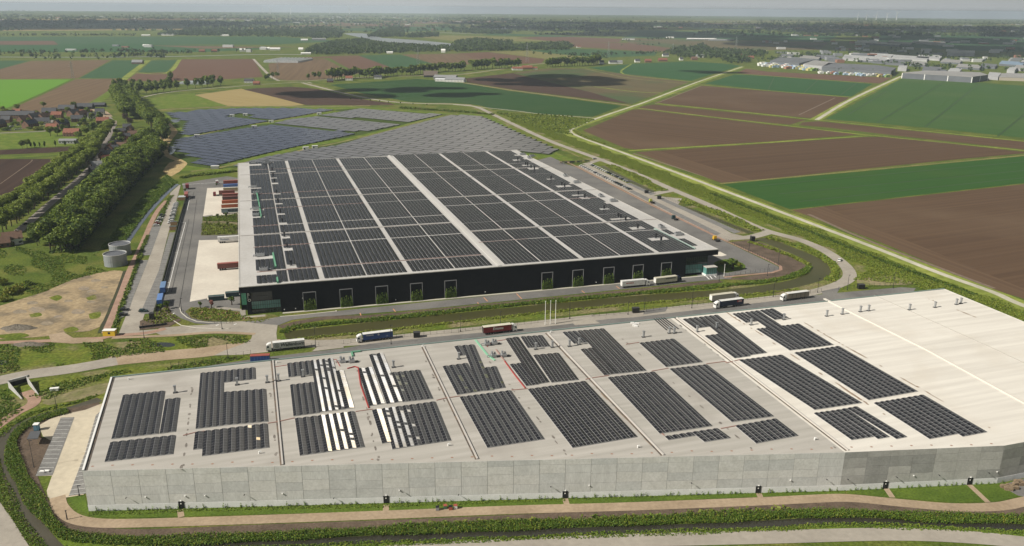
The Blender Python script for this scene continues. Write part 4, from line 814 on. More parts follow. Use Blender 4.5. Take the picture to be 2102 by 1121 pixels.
# cable trays and red hoses on the roof
nearbar([(735, 755), (740, 790), (757, 838)], .38, redpipe, .3, 'red_pipe'); nearbar([(713, 757), (728, 753), (735, 755)], .4, redpipe, .3, 'red_pipe')
nearbar([(1036, 742), (1058, 772), (1078, 797)], .35, redpipe, .3, 'red_pipe'); nearbar([(1018, 718), (1036, 742)], .4, palered, .3, 'red_pipe')
nearbar([(560, 754), (650, 740), (690, 738), (698, 752)], .16, redpipe, .12, 'red_pipe'); nearbar([(1000, 712), (1010, 702), (1040, 697)], .18, redpipe, .12, 'red_pipe')
for pts in ([(376, 894), (400, 888), (420, 885)], [(550, 869), (570, 866), (605, 858)], [(730, 845), (765, 840)], [(896, 822), (912, 818), (945, 813)], [(1050, 801), (1083, 798)], [(1202, 779), (1215, 776), (1250, 771)], [(1338, 762), (1372, 756)], [(1450, 747), (1488, 742), (1492, 745), (1520, 738)], [(1285, 707), (1312, 703)], [(1480, 880), (1512, 874)], [(1364, 894), (1354, 886), (1330, 860)]):
    nearbar(pts, .35, P('cable_tray_rust', (.30, .17, .14), None), .15, 'cable_tray')
nearbar([(976, 698), (1000, 728), (1016, 740)], .8, P('green_grating', (.22, .46, .31), None), .2, 'roof_walkway'); nearbar([(724, 732), (722, 724), (740, 722)], .7, greenrail, .5, 'roof_walkway')
for k in range(5): nearbar([(1342+k*5, 655-k*.5), (1368+k*6, 678-k*.6)], .12, darkst, .5, 'roof_pipe')
# ---- solar rows of the near roof: east-west tents, each row a part of its array
pv_sheen = P('solar_glass_sky_sheen', (.055, .056, .060), (.075, .075, .078), .5, .3, pos=True, spec=.3)  # paler base colour paints the sky reflection on right-facing panels
def tentrows(root, g, mirror=None, sky_sheen=False):
    TLx, TLy, TRx, TRy, BLx, BLy = g
    tl, tr, bl = G(TLx, TLy, ZN)[:2], G(TRx, TRy, ZN)[:2], G(BLx, BLy, ZN)[:2]
    a1 = tr-tl; Wt = np.linalg.norm(a1); a1 = a1/Wt; a2 = tl-bl; Ht = np.linalg.norm(a2); a2 = a2/Ht
    n = max(1, int(round(Wt/2.42))); W_ = Wt/n; m = max(1, int(round(Ht/1.72))); M_ = Ht/m; s0 = 0; o0 = bl
    for k in range(n):
        mir = mirror and mirror(s0+(k+.5)*W_, k, n)
        sL, sM, sR = k*W_+.08, k*W_+W_/2, (k+1)*W_-.08; V = []; mi = []; zl, zr = .16, .43
        for j in range(m):
            ta, tb = j*M_+.055, (j+1)*M_-.055
            V += [(sL, ta, zl), (sM-.06, ta, zr), (sM-.06, tb, zr), (sL, tb, zl)]; mi.append(0)
            mm = 3 if sky_sheen else 0
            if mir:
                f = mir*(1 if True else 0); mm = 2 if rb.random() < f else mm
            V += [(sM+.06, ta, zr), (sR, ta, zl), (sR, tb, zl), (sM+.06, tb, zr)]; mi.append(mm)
        V += [(sL, .05, zl-.04), (sM, .05, zr-.04), (sM, m*M_-.05, zr-.04), (sL, m*M_-.05, zl-.04), (sM, .05, zr-.04), (sR, .05, zl-.04), (sR, m*M_-.05, zl-.04), (sM, m*M_-.05, zr-.04)]; mi += [1, 1]
        e0 = len(V); V += [(sL, .05, -.04), (sR, .05, -.04), (sL, m*M_-.05, -.04), (sR, m*M_-.05, -.04)]
        Fq = np.arange(e0).reshape(-1, 4).tolist(); b0 = e0-8
        Fq += [[e0, b0, b0+1, b0+1], [e0, e0+1, b0+5, b0+1], [e0+3, e0+2, b0+3, b0+2], [e0, e0+2, b0+3, b0], [e0+1, b0+5, b0+6, e0+3]]
        mi += [1]*5
        V = np.array(V); Vw = np.c_[V[:, :1]*a1[0]+V[:, 1:2]*a2[0], V[:, :1]*a1[1]+V[:, 1:2]*a2[1], V[:, 2:]]+np.array([*o0[:2], ZN])-np.array(root.location)
        me = bpy.data.meshes.new('panel_row'); me.from_pydata([tuple(v) for v in Vw], [], [tuple(dict.fromkeys(f)) for f in Fq])
        for x in (pv, alu, pvm, pv_sheen): me.materials.append(x)
        me.polygons.foreach_set('material_index', mi); me.update(); ob('panel_row', me, root)
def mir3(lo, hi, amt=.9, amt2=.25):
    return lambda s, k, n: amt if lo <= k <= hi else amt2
ARR = [
 ('far half of the leftmost roof bay', [(252, 812, 339, 803, 228, 902), (339, 821, 370, 817, 327, 891)], None),
 ('near half of the leftmost roof bay', [(226, 909, 361, 894, 214, 949)], None),
 ('far half of the second roof bay', [(411, 767, 460, 762, 401, 881), (460, 762, 524, 755, 459, 786), (459, 806, 546, 799, 456, 874)], None),
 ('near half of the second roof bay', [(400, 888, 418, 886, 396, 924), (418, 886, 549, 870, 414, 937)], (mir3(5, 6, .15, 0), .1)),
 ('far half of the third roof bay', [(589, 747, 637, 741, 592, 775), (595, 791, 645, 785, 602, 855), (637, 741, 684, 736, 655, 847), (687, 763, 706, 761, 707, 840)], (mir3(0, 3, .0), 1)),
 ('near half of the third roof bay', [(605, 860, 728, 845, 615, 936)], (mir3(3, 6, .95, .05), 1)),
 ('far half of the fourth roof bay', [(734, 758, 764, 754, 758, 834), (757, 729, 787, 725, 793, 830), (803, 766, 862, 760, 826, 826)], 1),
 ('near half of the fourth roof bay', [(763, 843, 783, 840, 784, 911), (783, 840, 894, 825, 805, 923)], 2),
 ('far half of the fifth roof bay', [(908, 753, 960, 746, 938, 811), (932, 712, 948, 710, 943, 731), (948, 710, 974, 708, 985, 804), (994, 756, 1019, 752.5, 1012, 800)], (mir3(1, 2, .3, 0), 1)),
 ('near half of the fifth roof bay', [(943, 816, 1049, 802, 1000, 920)], None),
 ('far half of the sixth roof bay', [(1037, 696, 1064, 692, 1098, 790), (1068, 692, 1114, 689, 1083, 715), (1046, 749, 1071, 746, 1080, 793), (1094, 730, 1147, 725, 1132, 786)], None),
 ('near half of the sixth roof bay', [(1083, 800, 1202, 783, 1175, 920)], None),
 ('far half of the seventh roof bay', [(1154, 683, 1183, 680, 1178, 706), (1184, 680, 1240, 675, 1265, 768), (1191, 718, 1218, 714.5, 1240, 771)], None),
 ('near half of the seventh roof bay', [(1247, 776, 1344, 764, 1354, 891)], None),
 ('front strip of the seventh roof bay', [(1364, 897, 1420, 888, 1372, 904), (1420, 888, 1474, 880, 1446, 908)], None),
 ('far half of the eighth roof bay', [(1312, 705, 1384, 696, 1367, 754)], None),
 ('near half of the eighth roof bay', [(1374, 758, 1452, 749, 1502, 867)], None),
 ('front block of the eighth roof bay', [(1509, 875, 1594, 860, 1552, 911)], None),
 ('far block of the first cream roof bay', [(1401, 656, 1432, 652, 1427, 675), (1433, 652, 1474, 647, 1530, 731), (1446, 690, 1478, 686, 1508, 736)], None),
 ('middle block of the first cream roof bay', [(1517, 740, 1606, 729, 1672, 842)], None),
 ('front block of the first cream roof bay', [(1670, 849, 1714, 843, 1748, 904), (1714, 843, 1738, 839, 1802, 902), (1738, 839, 1760, 835, 1840, 902)], None),
 ('far block of the second cream roof bay', [(1503, 645, 1527, 642, 1531, 663), (1528, 642, 1558, 638, 1640, 718), (1559, 638, 1588, 634, 1590, 657), (1552, 676, 1577, 673, 1621, 720), (1602, 670, 1641, 665, 1671, 714)], None),
 ('middle block of the second cream roof bay', [(1630, 725, 1723, 711, 1783, 822)], None),
 ('front block of the second cream roof bay', [(1793, 828, 1848, 819, 1908, 902), (1848, 819, 1896, 811, 1976, 897)], None)]
for nm, gs, mr in ARR:
    c0 = G(gs[0][0], gs[0][1], ZN)
    r = thing('solar_array', 'tent row solar array on the %s, grey warehouse' % nm, 'solar array', (*c0[:2], ZN), 0, 'solar arrays on the grey warehouse roof')
    for gi, g in enumerate(gs):
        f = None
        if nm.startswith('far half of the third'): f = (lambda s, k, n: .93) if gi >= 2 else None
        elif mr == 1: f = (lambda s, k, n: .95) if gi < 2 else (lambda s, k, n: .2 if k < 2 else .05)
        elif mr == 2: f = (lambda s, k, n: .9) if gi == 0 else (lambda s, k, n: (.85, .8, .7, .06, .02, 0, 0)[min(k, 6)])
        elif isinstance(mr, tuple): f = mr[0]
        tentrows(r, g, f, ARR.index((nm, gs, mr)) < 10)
# steel vent pairs on the near roof
def build_nvent():
    r = thing('vent_stack', None, 'vent')
    m = MB(); m.box(-.35, .35, -.35, .35, 0, 2.5); m.build('duct', steel, r)
    m = MB(); m.box(-.5, .5, -.5, .5, 2.5, 2.8); m.build('hood', steel, r)
    m = MB(); m.box(-.75, .75, -.6, .6, -.05, .18); m.build('base', darkst, r); return r
nv0 = build_nvent(); nvu = [False]
NV = [(360, 806), (487, 790), (549, 785), (572, 782), (622, 773), (808, 754), (942, 737), (1100, 717), (1134, 713), (1169, 711), (1189, 707), (1321, 692), (1374, 684), (1384, 684), (1431, 681), (1471, 674), (1542, 667), (1609, 656), (1697, 649), (1729, 645), (1766, 640), (1783, 638), (1867, 636), (1919, 631), (1963, 625), (1972, 623)]
for i, (x, y) in enumerate(NV): place(nv0, nvu, G(x, y, ZN), NA, 'grey steel vent stack on the foreground warehouse roof, %s from the left' % nth(i), 'vent stacks on the grey warehouse roof')
def build_scrub():
    r = thing('rooftop_unit', None, 'air unit')
    m = MB(); m.box(-1.1, 1.1, -.8, .8, .25, 1.3); m.build('casing', steel, r)
    m = MB(); m.cyl(-.6, 0, 1.3, 2.6, .45, n=12); m.build('fan', steel, r); m = MB(); m.cyl(.6, .2, 1.3, 2.1, .35, n=12); m.build('fan', steel, r)
    m = MB(); m.box(1.3, 2.6, -.9, .9, -.03, .25); m.build('support_frame', darkst, r); m = MB(); m.bar((-1.1, .3, .8), (-2.4, .3, .8), .2, n=8); m.bar((-2.4, .3, .8), (-2.4, .3, 0), .2, n=8); m.build('pipe', steel, r); return r
sc0 = build_scrub(); scu = [False]
for i, (x, y) in enumerate(((703, 744), (722, 744), (1000, 709), (1015, 707), (1013, 733), (1034, 732))): place(sc0, scu, G(x, y, ZN), NA, 'grey duct unit on the foreground warehouse roof beside red pipes, %s from the left' % nth(i), 'duct units on the grey warehouse roof')
# loose material on the roof, small goosenecks
mb = MB()
for k in range(9):
    x, y = 1284+rb.uniform(0, 26), 666+rb.uniform(-3, 6); c0 = G(x, y, ZN); d0 = G(1294, 669, ZN); w_ = rb.uniform(.3, .8); mb.box(c0[0]-d0[0]-w_, c0[0]-d0[0]+w_, c0[1]-d0[1]-w_/2, c0[1]-d0[1]+w_/2, -.04, rb.uniform(.4, .9))
tag(mb.build('insulation_pile', whitem), 'scattered white insulation blocks lying on the foreground warehouse roof', 'pile').location = tuple(G(1294, 669, ZN))
gnm = MB(); gnm.bar((0, 0, -.05), (0, 0, .7), .22, n=8); gnm.bar((0, 0, .7), (.7, 0, .6), .22, n=8); gnm = gnm.mesh('gooseneck_vent', whitem)
for i, (x, y) in enumerate(((264, 779), (568, 745), (532, 931), (920, 915), (1309, 919), (1672, 903), (867, 712), (1130, 683))):
    tag(ob('gooseneck_vent', gnm, None, G(x, y, ZN), NA), 'small white gooseneck vent on the foreground roof, %s from the left' % nth(i if x != 532 else i), 'vent', 'gooseneck vents on the grey warehouse roof')
# doors, wall lamps and climbers of the near wall
FA = math.atan2(*(Q0-P0)[[1, 0]]); FB = math.atan2(*(S0-Q0)[[1, 0]])
def onwall(px, z=1.0):
    for p, qq, an in ((P0, Q0, FA), (Q0, S0, FB), (S0, E1, math.atan2(*(E1-S0)[[1, 0]]))):
        lo, hi = 0.0, 1.0
        if proj((*qq[:2], z))[0] < px: continue
        for _ in range(40):
            m_ = (lo+hi)/2; c0 = p+(qq-p)*m_
            if proj((*c0[:2], z))[0] < px: lo = m_
            else: hi = m_
        c0 = p+(qq-p)*lo; return np.array([c0[0]+.13*math.sin(an), c0[1]-.13*math.cos(an), 0]), an
dr0 = thing('door', None, 'door'); m = MB(); m.box(-.85, .85, -.1, 0, 0, 2.6); m.build('door_leaf', P('door_black', (.012, .013, .014), None, rough=.5), dr0)
m = MB(); m.box(-.25, .1, -.14, -.105, 1.7, 2.05); m.build('sign_plate', white, dr0); m = MB(); m.box(-.2, .2, -.3, 0, 2.75, 3.0); m.build('door_light', white, dr0)
du_ = [False]
for i, px in enumerate((373, 793, 1160, 1556, 1817, 1990)):
    c0, an = onwall(px); place(dr0, du_, c0, an, 'black steel door in the grey concrete wall, %s from the left' % nth(i), 'doors in the grey warehouse wall')
al0 = thing('wall_lamp', None, 'lamp'); m = MB(); m.bar((0, 0, 0), (0, -.75, .12), .05); m.build('arm', darkst, al0); m = MB(); m.box(-.15, .15, -1.05, -.55, .1, .22); m.build('lamp_head', darkst, al0)
au = [False]
for i, (px, z) in enumerate(((261, 4.6), (503, 4.6), (822, 4.6), (686, 2.6), (941, 2.6), (1130, 4.6), (1418, 4.6), (1695, 4.6), (1738, 4.4), (1838, 4.4), (1925, 4.4), (2027, 4.4))):
    c0, an = onwall(px, z); c0[2] = z; place(al0, au, c0, an, 'dark bracket lamp on the grey concrete wall, %s from the left' % nth(sorted((261, 503, 822, 686, 941, 1130, 1418, 1695, 1738, 1838, 1925, 2027)).index(px)), 'lamps on the grey warehouse wall')
wcam = MB(); wcam.box(-.18, .18, -.3, 0, 0, .3); wcam = wcam.mesh('security_camera', white)
for i, px in enumerate((299, 380, 421, 580, 820, 1209, 1622, 1875, 2046)):
    c0, an = onwall(px, 4.4); c0[2] = 4.3; tag(ob('security_camera', wcam, None, c0, an), 'small white security camera on the grey wall, %s from the left' % nth(i), 'camera', 'cameras on the grey warehouse wall')
wallplant = [quadgrid('wall_shrub', *leafcloud(30, (-.25, .25, -.25, .1, 0, 1.4), .13, 40+k), climb, parent=False) for k in range(3)]
k = 0
for x in list(range(196, 2060, 13)):
    if rb.random() < .22 or min(abs(x-dx) for dx in (373, 793, 1160, 1556, 1817, 1990)) < 8: continue
    c0, an = onwall(x+rb.uniform(-3, 3)); c0[:2] += np.array([math.sin(an), -math.cos(an)])*.25
    o = tag(ob('wall_shrub', wallplant[k % 3], None, c0, rb.uniform(0, 6)), 'small climber sapling at the concrete wall foot, %s from the left' % nth(k), 'shrub', 'climber saplings along the grey wall'); o.scale = (1, 1, rb.uniform(.6, 1.25)); k += 1
# ============================================================ VEGETATION
lf_a = leaf('leaf_mid', (.105, .160, .016), (.155, .210, .026)); lf_b = leaf('leaf_light', (.170, .220, .024), (.225, .265, .040)); lf_c = leaf('leaf_dark', (.045, .08, .012), (.07, .112, .018))
lf_p = leaf('leaf_purple', (.05, .018, .022), (.075, .03, .03)); lf_y = leaf('leaf_yellow', (.16, .17, .02), (.26, .24, .03)); lf_k = leaf('leaf_pink', (.35, .12, .12), (.42, .2, .16))
bark = P('bark', (.075, .055, .04), (.05, .04, .03), 2, .95, spec=.1)
def crown(seed, h=14.0, r=4.8, base=.28, n=1300, size=.40, mats=(lf_a, lf_b, lf_c), shape=1.0, lobes=11):
    """foliage as many small leaf clumps gathered on uneven lobes through the crown's volume"""
    q_ = np.random.RandomState(seed); z0 = h*base; zc = (h+z0)/2; hz = (h-z0)/2; C = []; M_ = []
    for k in range(lobes):
        d = q_.normal(size=3); d /= np.linalg.norm(d); rr = q_.uniform(.35, .72)
        c = np.array([d[0]*r*rr, d[1]*r*rr, zc+d[2]*hz*rr*.95]); lr = r*q_.uniform(.36, .58)
        m = n//lobes; e = q_.normal(size=(m, 3)); e /= np.linalg.norm(e, axis=1)[:, None]; rad = lr*q_.uniform(.55, 1.08, m)[:, None]
        p = c+e*rad*np.array([1, 1, min(1.3, hz/r)*.9]); C.append(p)
        M_.append(np.where(q_.rand(m) < .5+.25*(q_.rand()-.5), 0, np.where(q_.rand(m) < .55, 1, 2)))
    C = np.concatenate(C); M_ = np.concatenate(M_)
    if shape != 1.0:
        f = np.clip((C[:, 2]-z0)/(h-z0), 0, 1); C[:, :2] *= (1-f*shape*.6)[:, None]
    out_ = C-np.array([0, 0, zc]); out_ /= np.linalg.norm(out_, axis=1)[:, None]+1e-9
    V, Fq = leafquads(C, size, q_, up=out_*.9)
    return quadgrid('crown', V, Fq, list(mats), mi=M_, parent=False)
def trunk_mesh(seed, h=14.0, base=.28, r=.28):
    q_ = random.Random(seed); m = MB(); top = (q_.uniform(-.3, .3), q_.uniform(-.3, .3), h*.62); mid = (top[0]*.4, top[1]*.4, h*base)
    m.bar((0, 0, -.2), mid, r, n=7, r2=r*.75); m.bar(mid, top, r*.75, n=6, r2=r*.25)
    for k in range(5):
        a = k*1.26+q_.uniform(-.3, .3); L = h*.23; b0 = h*(base+.02+.05*k); m.bar((mid[0], mid[1], b0), (math.cos(a)*L, math.sin(a)*L, b0+h*.2), r*.4, n=5, r2=r*.12)
    return m.mesh('trunk', bark)
def tree_kind(name, seed, **kw):
    tk = {k: kw[k] for k in ('h', 'base') if k in kw}
    return (name, crown(seed, **kw), trunk_mesh(seed, **tk), kw.get('h', 14.0))
BROAD = [tree_kind('broadleaf_tree', 100+k, n=3000, r=(4.8, 5.4, 4.4, 5.0, 4.6, 5.6)[k], mats=((lf_a, lf_b, lf_c), (lf_a, lf_b, lf_a), (lf_c, lf_a, lf_b))[k % 3]) for k in range(6)]
LIME = [tree_kind('lime_tree', 120+k, n=2200, r=4.2, base=.34, h=13.0, mats=(lf_b, lf_a, lf_b)) for k in range(3)]
MIDT = [tree_kind('roadside_tree', 140+k, n=330, size=1.05, r=4.6, lobes=8, mats=(lf_a, lf_c, lf_b)) for k in range(4)]
CONE = [tree_kind('conifer', 160+k, n=420, size=.6, r=2.6, base=.06, h=12.0, shape=1.35, mats=(lf_c, lf_c, lf_a)) for k in range(2)]
PURP = [tree_kind('copper_beech', 170, n=900, r=4.5, mats=(lf_p, lf_p, lf_c))]
SMALL = [tree_kind('sapling', 180+k, n=160, size=.3, r=1.3, base=.3, h=4.2, lobes=6, mats=(lf_a, lf_c, lf_a)) for k in range(3)]
PINK = [tree_kind('blossom_tree', 190, n=150, size=.3, r=1.2, base=.35, h=4.0, lobes=5, mats=(lf_k, lf_k, lf_p))]
BUSH = [tree_kind('bush', 200+k, n=420, size=.36, r=3.0, base=.0, h=3.4, lobes=9, mats=((lf_a, lf_b, lf_c), (lf_y, lf_b, lf_a), (lf_c, lf_a, lf_c))[k]) for k in range(3)]
NT = [0]
def tree(kind, p, h, label, group=None, sq=1.0, parts=True, cat='tree'):
    nm, cm_, tm_, h0 = kind; s = h/h0; NT[0] += 1
    if parts:
        t = thing(nm, label, cat, p, rb.uniform(0, 6.28), group); t.scale = (s*sq, s*sq, s)
        ob('crown', cm_, t); ob('trunk', tm_, t)
    else:
        t = tag(ob(nm, cm_, None, p, rb.uniform(0, 6.28)), label, cat, group); t.scale = (s*sq, s*sq, s)
    return t
def row(pts, step, kinds, h, label, group, jit=1.2, parts=True, sq=1.0, hv=.15, end='near'):
    L = smooth(GG(pts), 8); d = 0; nxt = 0; k = 0
    for a, b in zip(L[:-1], L[1:]):
        seg = np.linalg.norm(b-a)
        while nxt <= d+seg:
            p = a+(b-a)*((nxt-d)/seg)+np.array([rb.uniform(-jit, jit), rb.uniform(-jit, jit), 0])
            tree(kinds[rb.randrange(len(kinds))], p, h*rb.uniform(1-hv, 1+hv), label % nth(k), group, sq*rb.uniform(.9, 1.12), parts); k += 1; nxt += step*rb.uniform(.85, 1.15)
        d += seg
# dense belt on the dike west of the black warehouse
row([(100, 515), (145, 472), (186, 427), (222, 386), (254, 350), (284, 320), (308, 297)], 6.4, BROAD, 18.5, 'big green tree in the dense belt, %s from the near end of its village side', 'trees of the dense belt', jit=1.6, sq=1.25)
row([(126, 518), (166, 476), (202, 434), (238, 394), (270, 358), (296, 332), (318, 308)], 7.0, BROAD, 18.0, 'big green tree in the dense belt, %s from the near end of its middle line', 'trees of the dense belt', jit=1.6, sq=1.25)
row([(152, 517), (186, 478), (218, 440), (250, 402), (282, 366), (310, 340), (330, 318)], 6.6, BROAD, 16.5, 'big green tree in the dense belt, %s from the near end of its ditch side', 'trees of the dense belt', jit=1.6, sq=1.25)
row([(75, 505), (110, 480), (128, 462)], 8, BROAD, 12, 'green tree beside the white house, %s from the left', 'trees by the white house')
row([(4, 478), (40, 453), (60, 438), (92, 411), (108, 397), (140, 372), (170, 346), (188, 330), (202, 306), (216, 286), (226, 270)], 9.0, LIME, 15.0, 'lime tree along the village street, %s from the near end', 'lime trees along the village street', sq=1.3)
row([(-14, 452), (20, 430), (56, 408), (90, 382), (120, 358), (150, 335), (176, 316), (196, 297)], 10.0, LIME, 14.0, 'lime tree beside the dark field, %s from the near end', 'lime trees beside the dark field', sq=1.35)
row([(262, 245), (252, 225), (244, 208), (240, 195)], 11, BROAD, 21, 'tall tree in the village grove, %s from the near end of its left line', 'trees of the grove', sq=1.35)
row([(312, 262), (296, 245), (284, 228), (270, 212), (258, 200)], 12, BROAD, 20, 'tall tree in the village grove, %s from the near end of its right line', 'trees of the grove', sq=1.35)
row([(332, 296), (334, 276), (322, 258), (306, 244)], 11, BROAD, 17, 'tree beside the ochre track, %s from the near end', 'trees beside the ochre track', sq=1.35)
for x, y, h in ((268, 262, 14), (258, 252, 13)): tree(PURP[0], G(x, y), h, 'dark purple copper beech in the village grove, the %s one' % ('nearer' if x == 268 else 'farther'), 'copper beeches')
row([(234, 180), (262, 181), (300, 181), (330, 181), (356, 177)], 13, MIDT, 18, 'roadside tree on the dike west of the yellow field, %s from the left', 'trees on the dike', parts=True)
row([(248, 191), (285, 194), (320, 190), (352, 186), (380, 184)], 15, MIDT, 19, 'tree at the dike bend, %s from the left', 'trees on the dike bend')
row([(385, 182), (410, 180), (440, 176), (466, 175)], 17, MIDT, 21, 'tall tree beside the glasshouse dike, %s from the left', 'trees beside the glasshouse')
row([(350, 165), (352, 161)], 10, MIDT, 16, 'round tree at the edge of the brown field, %s one', 'field edge trees')
row([(545, 165), (560, 163), (574, 162)], 13, MIDT, 15, 'tree by the road junction, %s from the left', 'trees by the junction')
row([(634, 163), (650, 162), (664, 161)], 12, MIDT, 15, 'thin tree north of the junction road, %s from the left', 'trees of the junction road')
row([(676, 166), (700, 163), (722, 161), (745, 160), (764, 161), (780, 157)], 9.5, MIDT, 23, 'tree in the farm garden row, %s from the left', 'trees of the farm garden', sq=1.2)
row([(790, 157), (815, 155), (840, 155), (862, 152), (880, 150), (905, 147), (930, 147), (958, 144)], 10, MIDT, 22, 'tree along the dike road, %s from the left', 'trees along the dike road', parts=True, sq=1.2)
row([(970, 143), (1000, 141), (1020, 141), (1045, 139), (1072, 138)], 11, MIDT, 24, 'tree west of the red roofed farm, %s from the left', 'trees west of the red farm', sq=1.2)
row([(1124, 138), (1140, 137), (1160, 136), (1176, 136), (1195, 135), (1215, 134), (1228, 130)], 10, MIDT, 24, 'round tree east of the red roofed farm, %s from the left', 'trees east of the red farm', sq=1.2)
# village trees
GV = []
for i, (x, y, h) in enumerate(((8, 230, 8), (36, 228, 9), (90, 222, 9), (74, 240, 8), (97, 238, 6), (152, 225, 11), (110, 250, 8), (128, 262, 11), (86, 262, 7), (140, 232, 8), (182, 236, 10), (172, 258, 9), (192, 268, 10), (206, 246, 10), (188, 246, 9), (165, 262, 7), (60, 252, 6), (48, 258, 6), (26, 262, 6), (150, 247, 7), (118, 279, 10), (104, 280, 11), (178, 280, 10), (162, 287, 9), (232, 306, 8), (246, 300, 9), (240, 318, 8), (224, 342, 7), (250, 286, 8), (238, 278, 7))):
    GV.append((x, tree((LIME+MIDT)[i % 7], G(x, y), h*1.15, '', 'garden trees in the village', 1.25)))
for i, (x, t) in enumerate(sorted(GV, key=lambda t: t[0])): t['label'] = 'green garden tree among the village houses, %s from the left' % nth(i)
GV = []
for i, (x, y, h) in enumerate([(rb.uniform(0, 215), rb.uniform(226, 268), rb.uniform(4, 8)) for _ in range(46)]): GV.append((x, tree(BUSH[i % 3], G(x, y), h*.7, '', 'shrubs in the village gardens', 1.2, False, 'shrub')))
for i, (x, t) in enumerate(sorted(GV, key=lambda t: t[0])): t['label'] = 'green shrub among the village houses, %s from the left' % nth(i)
for i, (f, h) in enumerate([((k+.5)/16, rb.uniform(4, 8)) for k in range(16)]):
    p = np.array(smooth(GG([(208, 362), (222, 340), (240, 315), (254, 292), (262, 270)]), 16)); c0 = p[int(f*(len(p)-1))]+np.array([rb.uniform(-4, 8), rb.uniform(-4, 4), 0]); tree(BUSH[i % 3], c0, h*.7, 'shrub behind the street houses, %s from the near end' % nth(i), 'shrubs behind the street houses', 1.2, False, 'shrub')
for i, (x, y, h) in enumerate(((46, 305, 9), (56, 304, 10), (72, 303, 8), (82, 303, 7), (92, 302, 8), (114, 301, 8), (134, 300, 7), (155, 299, 7), (64, 303, 7))):
    tree(CONE[i % 2] if i > 1 else BROAD[i], G(x, y), h, 'dark tree in the hedge row by the barn, %s from the left' % nth(sorted((46, 56, 72, 82, 92, 114, 134, 155, 64)).index(x)), 'trees of the hedge row')
# small planted trees in the yards
SP = [(447, 448, 4), (465, 447, 4.5), (425, 462, 3), (450, 466, 4), (468, 464, 3.5), (480, 470, 3), (411, 632, 4), (476, 626, 5.5), (330, 640, 5), (343, 634, 5), (445, 382, 3), (380, 395, 4)]
for i, (x, y, h) in enumerate(SP): tree(SMALL[i % 3], G(x, y, .1), h, 'young planted tree left of the black warehouse, %s from the left' % nth(sorted(s[0] for s in SP).index(x)), 'young trees in the yard beds')
tree(PINK[0], G(434, 632, .1), 4.5, 'small pink blossom tree in the bed by the glass corner')
tree(SMALL[1], G(1504, 553, .1), 8.0, 'dark young tree on the lawn right of the glass porch', sq=1.3)
for i, (x, y, h) in enumerate(((20, 604, 4.6), (40, 596, 4), (4, 584, 4), (58, 586, 3), (10, 618, 3.4))): tree(BUSH[1 if i in (0, 2) else i % 3], G(x, y), h, 'bush at the edge of the sandy lot, %s from the left' % nth(sorted((20, 40, 4, 58, 10)).index(x)), 'bushes by the sandy lot', cat='bush')
for i, (x, y, h) in enumerate(((32, 490, 3.4), (22, 505, 3), (44, 500, 2.6), (60, 494, 3))): tree(BUSH[i % 3], G(x, y), h, 'garden bush before the white house, %s from the left' % nth(sorted((32, 22, 44, 60)).index(x)), 'bushes before the white house', cat='bush')
for i, (x, y, h) in enumerate(((1470, 548, 2.2), (1480, 544, 2.4), (1490, 542, 2.0), (1496, 548, 2.2), (1516, 546, 2.2))): tree(BUSH[i % 3], G(x, y, .1), h, 'rounded bush on the lawn beside the porch, %s from the left' % nth(i), 'bushes beside the porch', cat='bush')
# ---- reeds, banks and ground cover
reed = leaf('reed', (.080, .145, .014), (.125, .190, .022), .15); reed2 = leaf('reed_yellow', (.26, .26, .03), (.15, .19, .035), .2); reed3 = leaf('reed_dry', (.16, .13, .05), (.09, .10, .03), .3)
def tufts(name, cx, h, size, mats, w=None, seed=0, jz=.3):
    q_ = np.random.RandomState(seed); n = len(cx); k = 4
    C = np.repeat(cx, k, 0)+np.c_[q_.normal(0, size*.7, (n*k, 2)), np.zeros(n*k)]; C[:, 2] += h*q_.uniform(.15, 1.0, n*k)*np.repeat(q_.uniform(.6, 1.15, n), k)
    V, Fq = leafquads(C, size, q_, up=np.array([0, 0, .7])); mi = np.repeat(q_.choice(len(mats), n, p=[.72]+[.28/(len(mats)-1)]*(len(mats)-1)) if len(mats) > 1 else np.zeros(n, int), k)
    return tag(quadgrid(name, V, Fq, list(mats), mi=mi), kind='stuff')
def strip(name, px, w, dens, h, size, mats, seed, smooth_n=5, wob=.35):
    L = np.array(smooth(GG(px), smooth_n)); q_ = np.random.RandomState(seed); d = np.linalg.norm(np.diff(L, axis=0), axis=1); cum = np.r_[0, np.cumsum(d)]; n = int(cum[-1]*w*dens)
    s = q_.uniform(0, cum[-1], n); i = np.clip(np.searchsorted(cum, s)-1, 0, len(d)-1); f = ((s-cum[i])/d[i])[:, None]; p = L[i]+(L[i+1]-L[i])*f; t = (L[i+1]-L[i])/d[i][:, None]
    ww = w/2*(1+wob*np.sin(s/7.0+seed)*np.sin(s/17.0)); off = q_.uniform(-1, 1, n)*ww
    p = p+np.c_[-t[:, 1], t[:, 0], np.zeros(n)]*off[:, None]; p[:, 2] = 0
    return tufts(name, p, h, size, mats, seed=seed)
def area(name, px, dens, h, size, mats, seed, clump=0.0):
    W_ = np.array(GG(px)); q_ = np.random.RandomState(seed); lo, hi = W_.min(0), W_.max(0); n = int((hi[0]-lo[0])*(hi[1]-lo[1])*dens); p = np.c_[q_.uniform(lo[0], hi[0], n), q_.uniform(lo[1], hi[1], n), np.zeros(n)]
    p = p[inpoly(p[:, 0], p[:, 1], W_)]
    if clump:
        f = np.sin(p[:, 0]/9+seed)*np.sin(p[:, 1]/11)+.6*np.sin(p[:, 0]/3.7+p[:, 1]/4.1); p = p[f > clump]
    return tufts(name, p, h, size, mats, seed=seed)
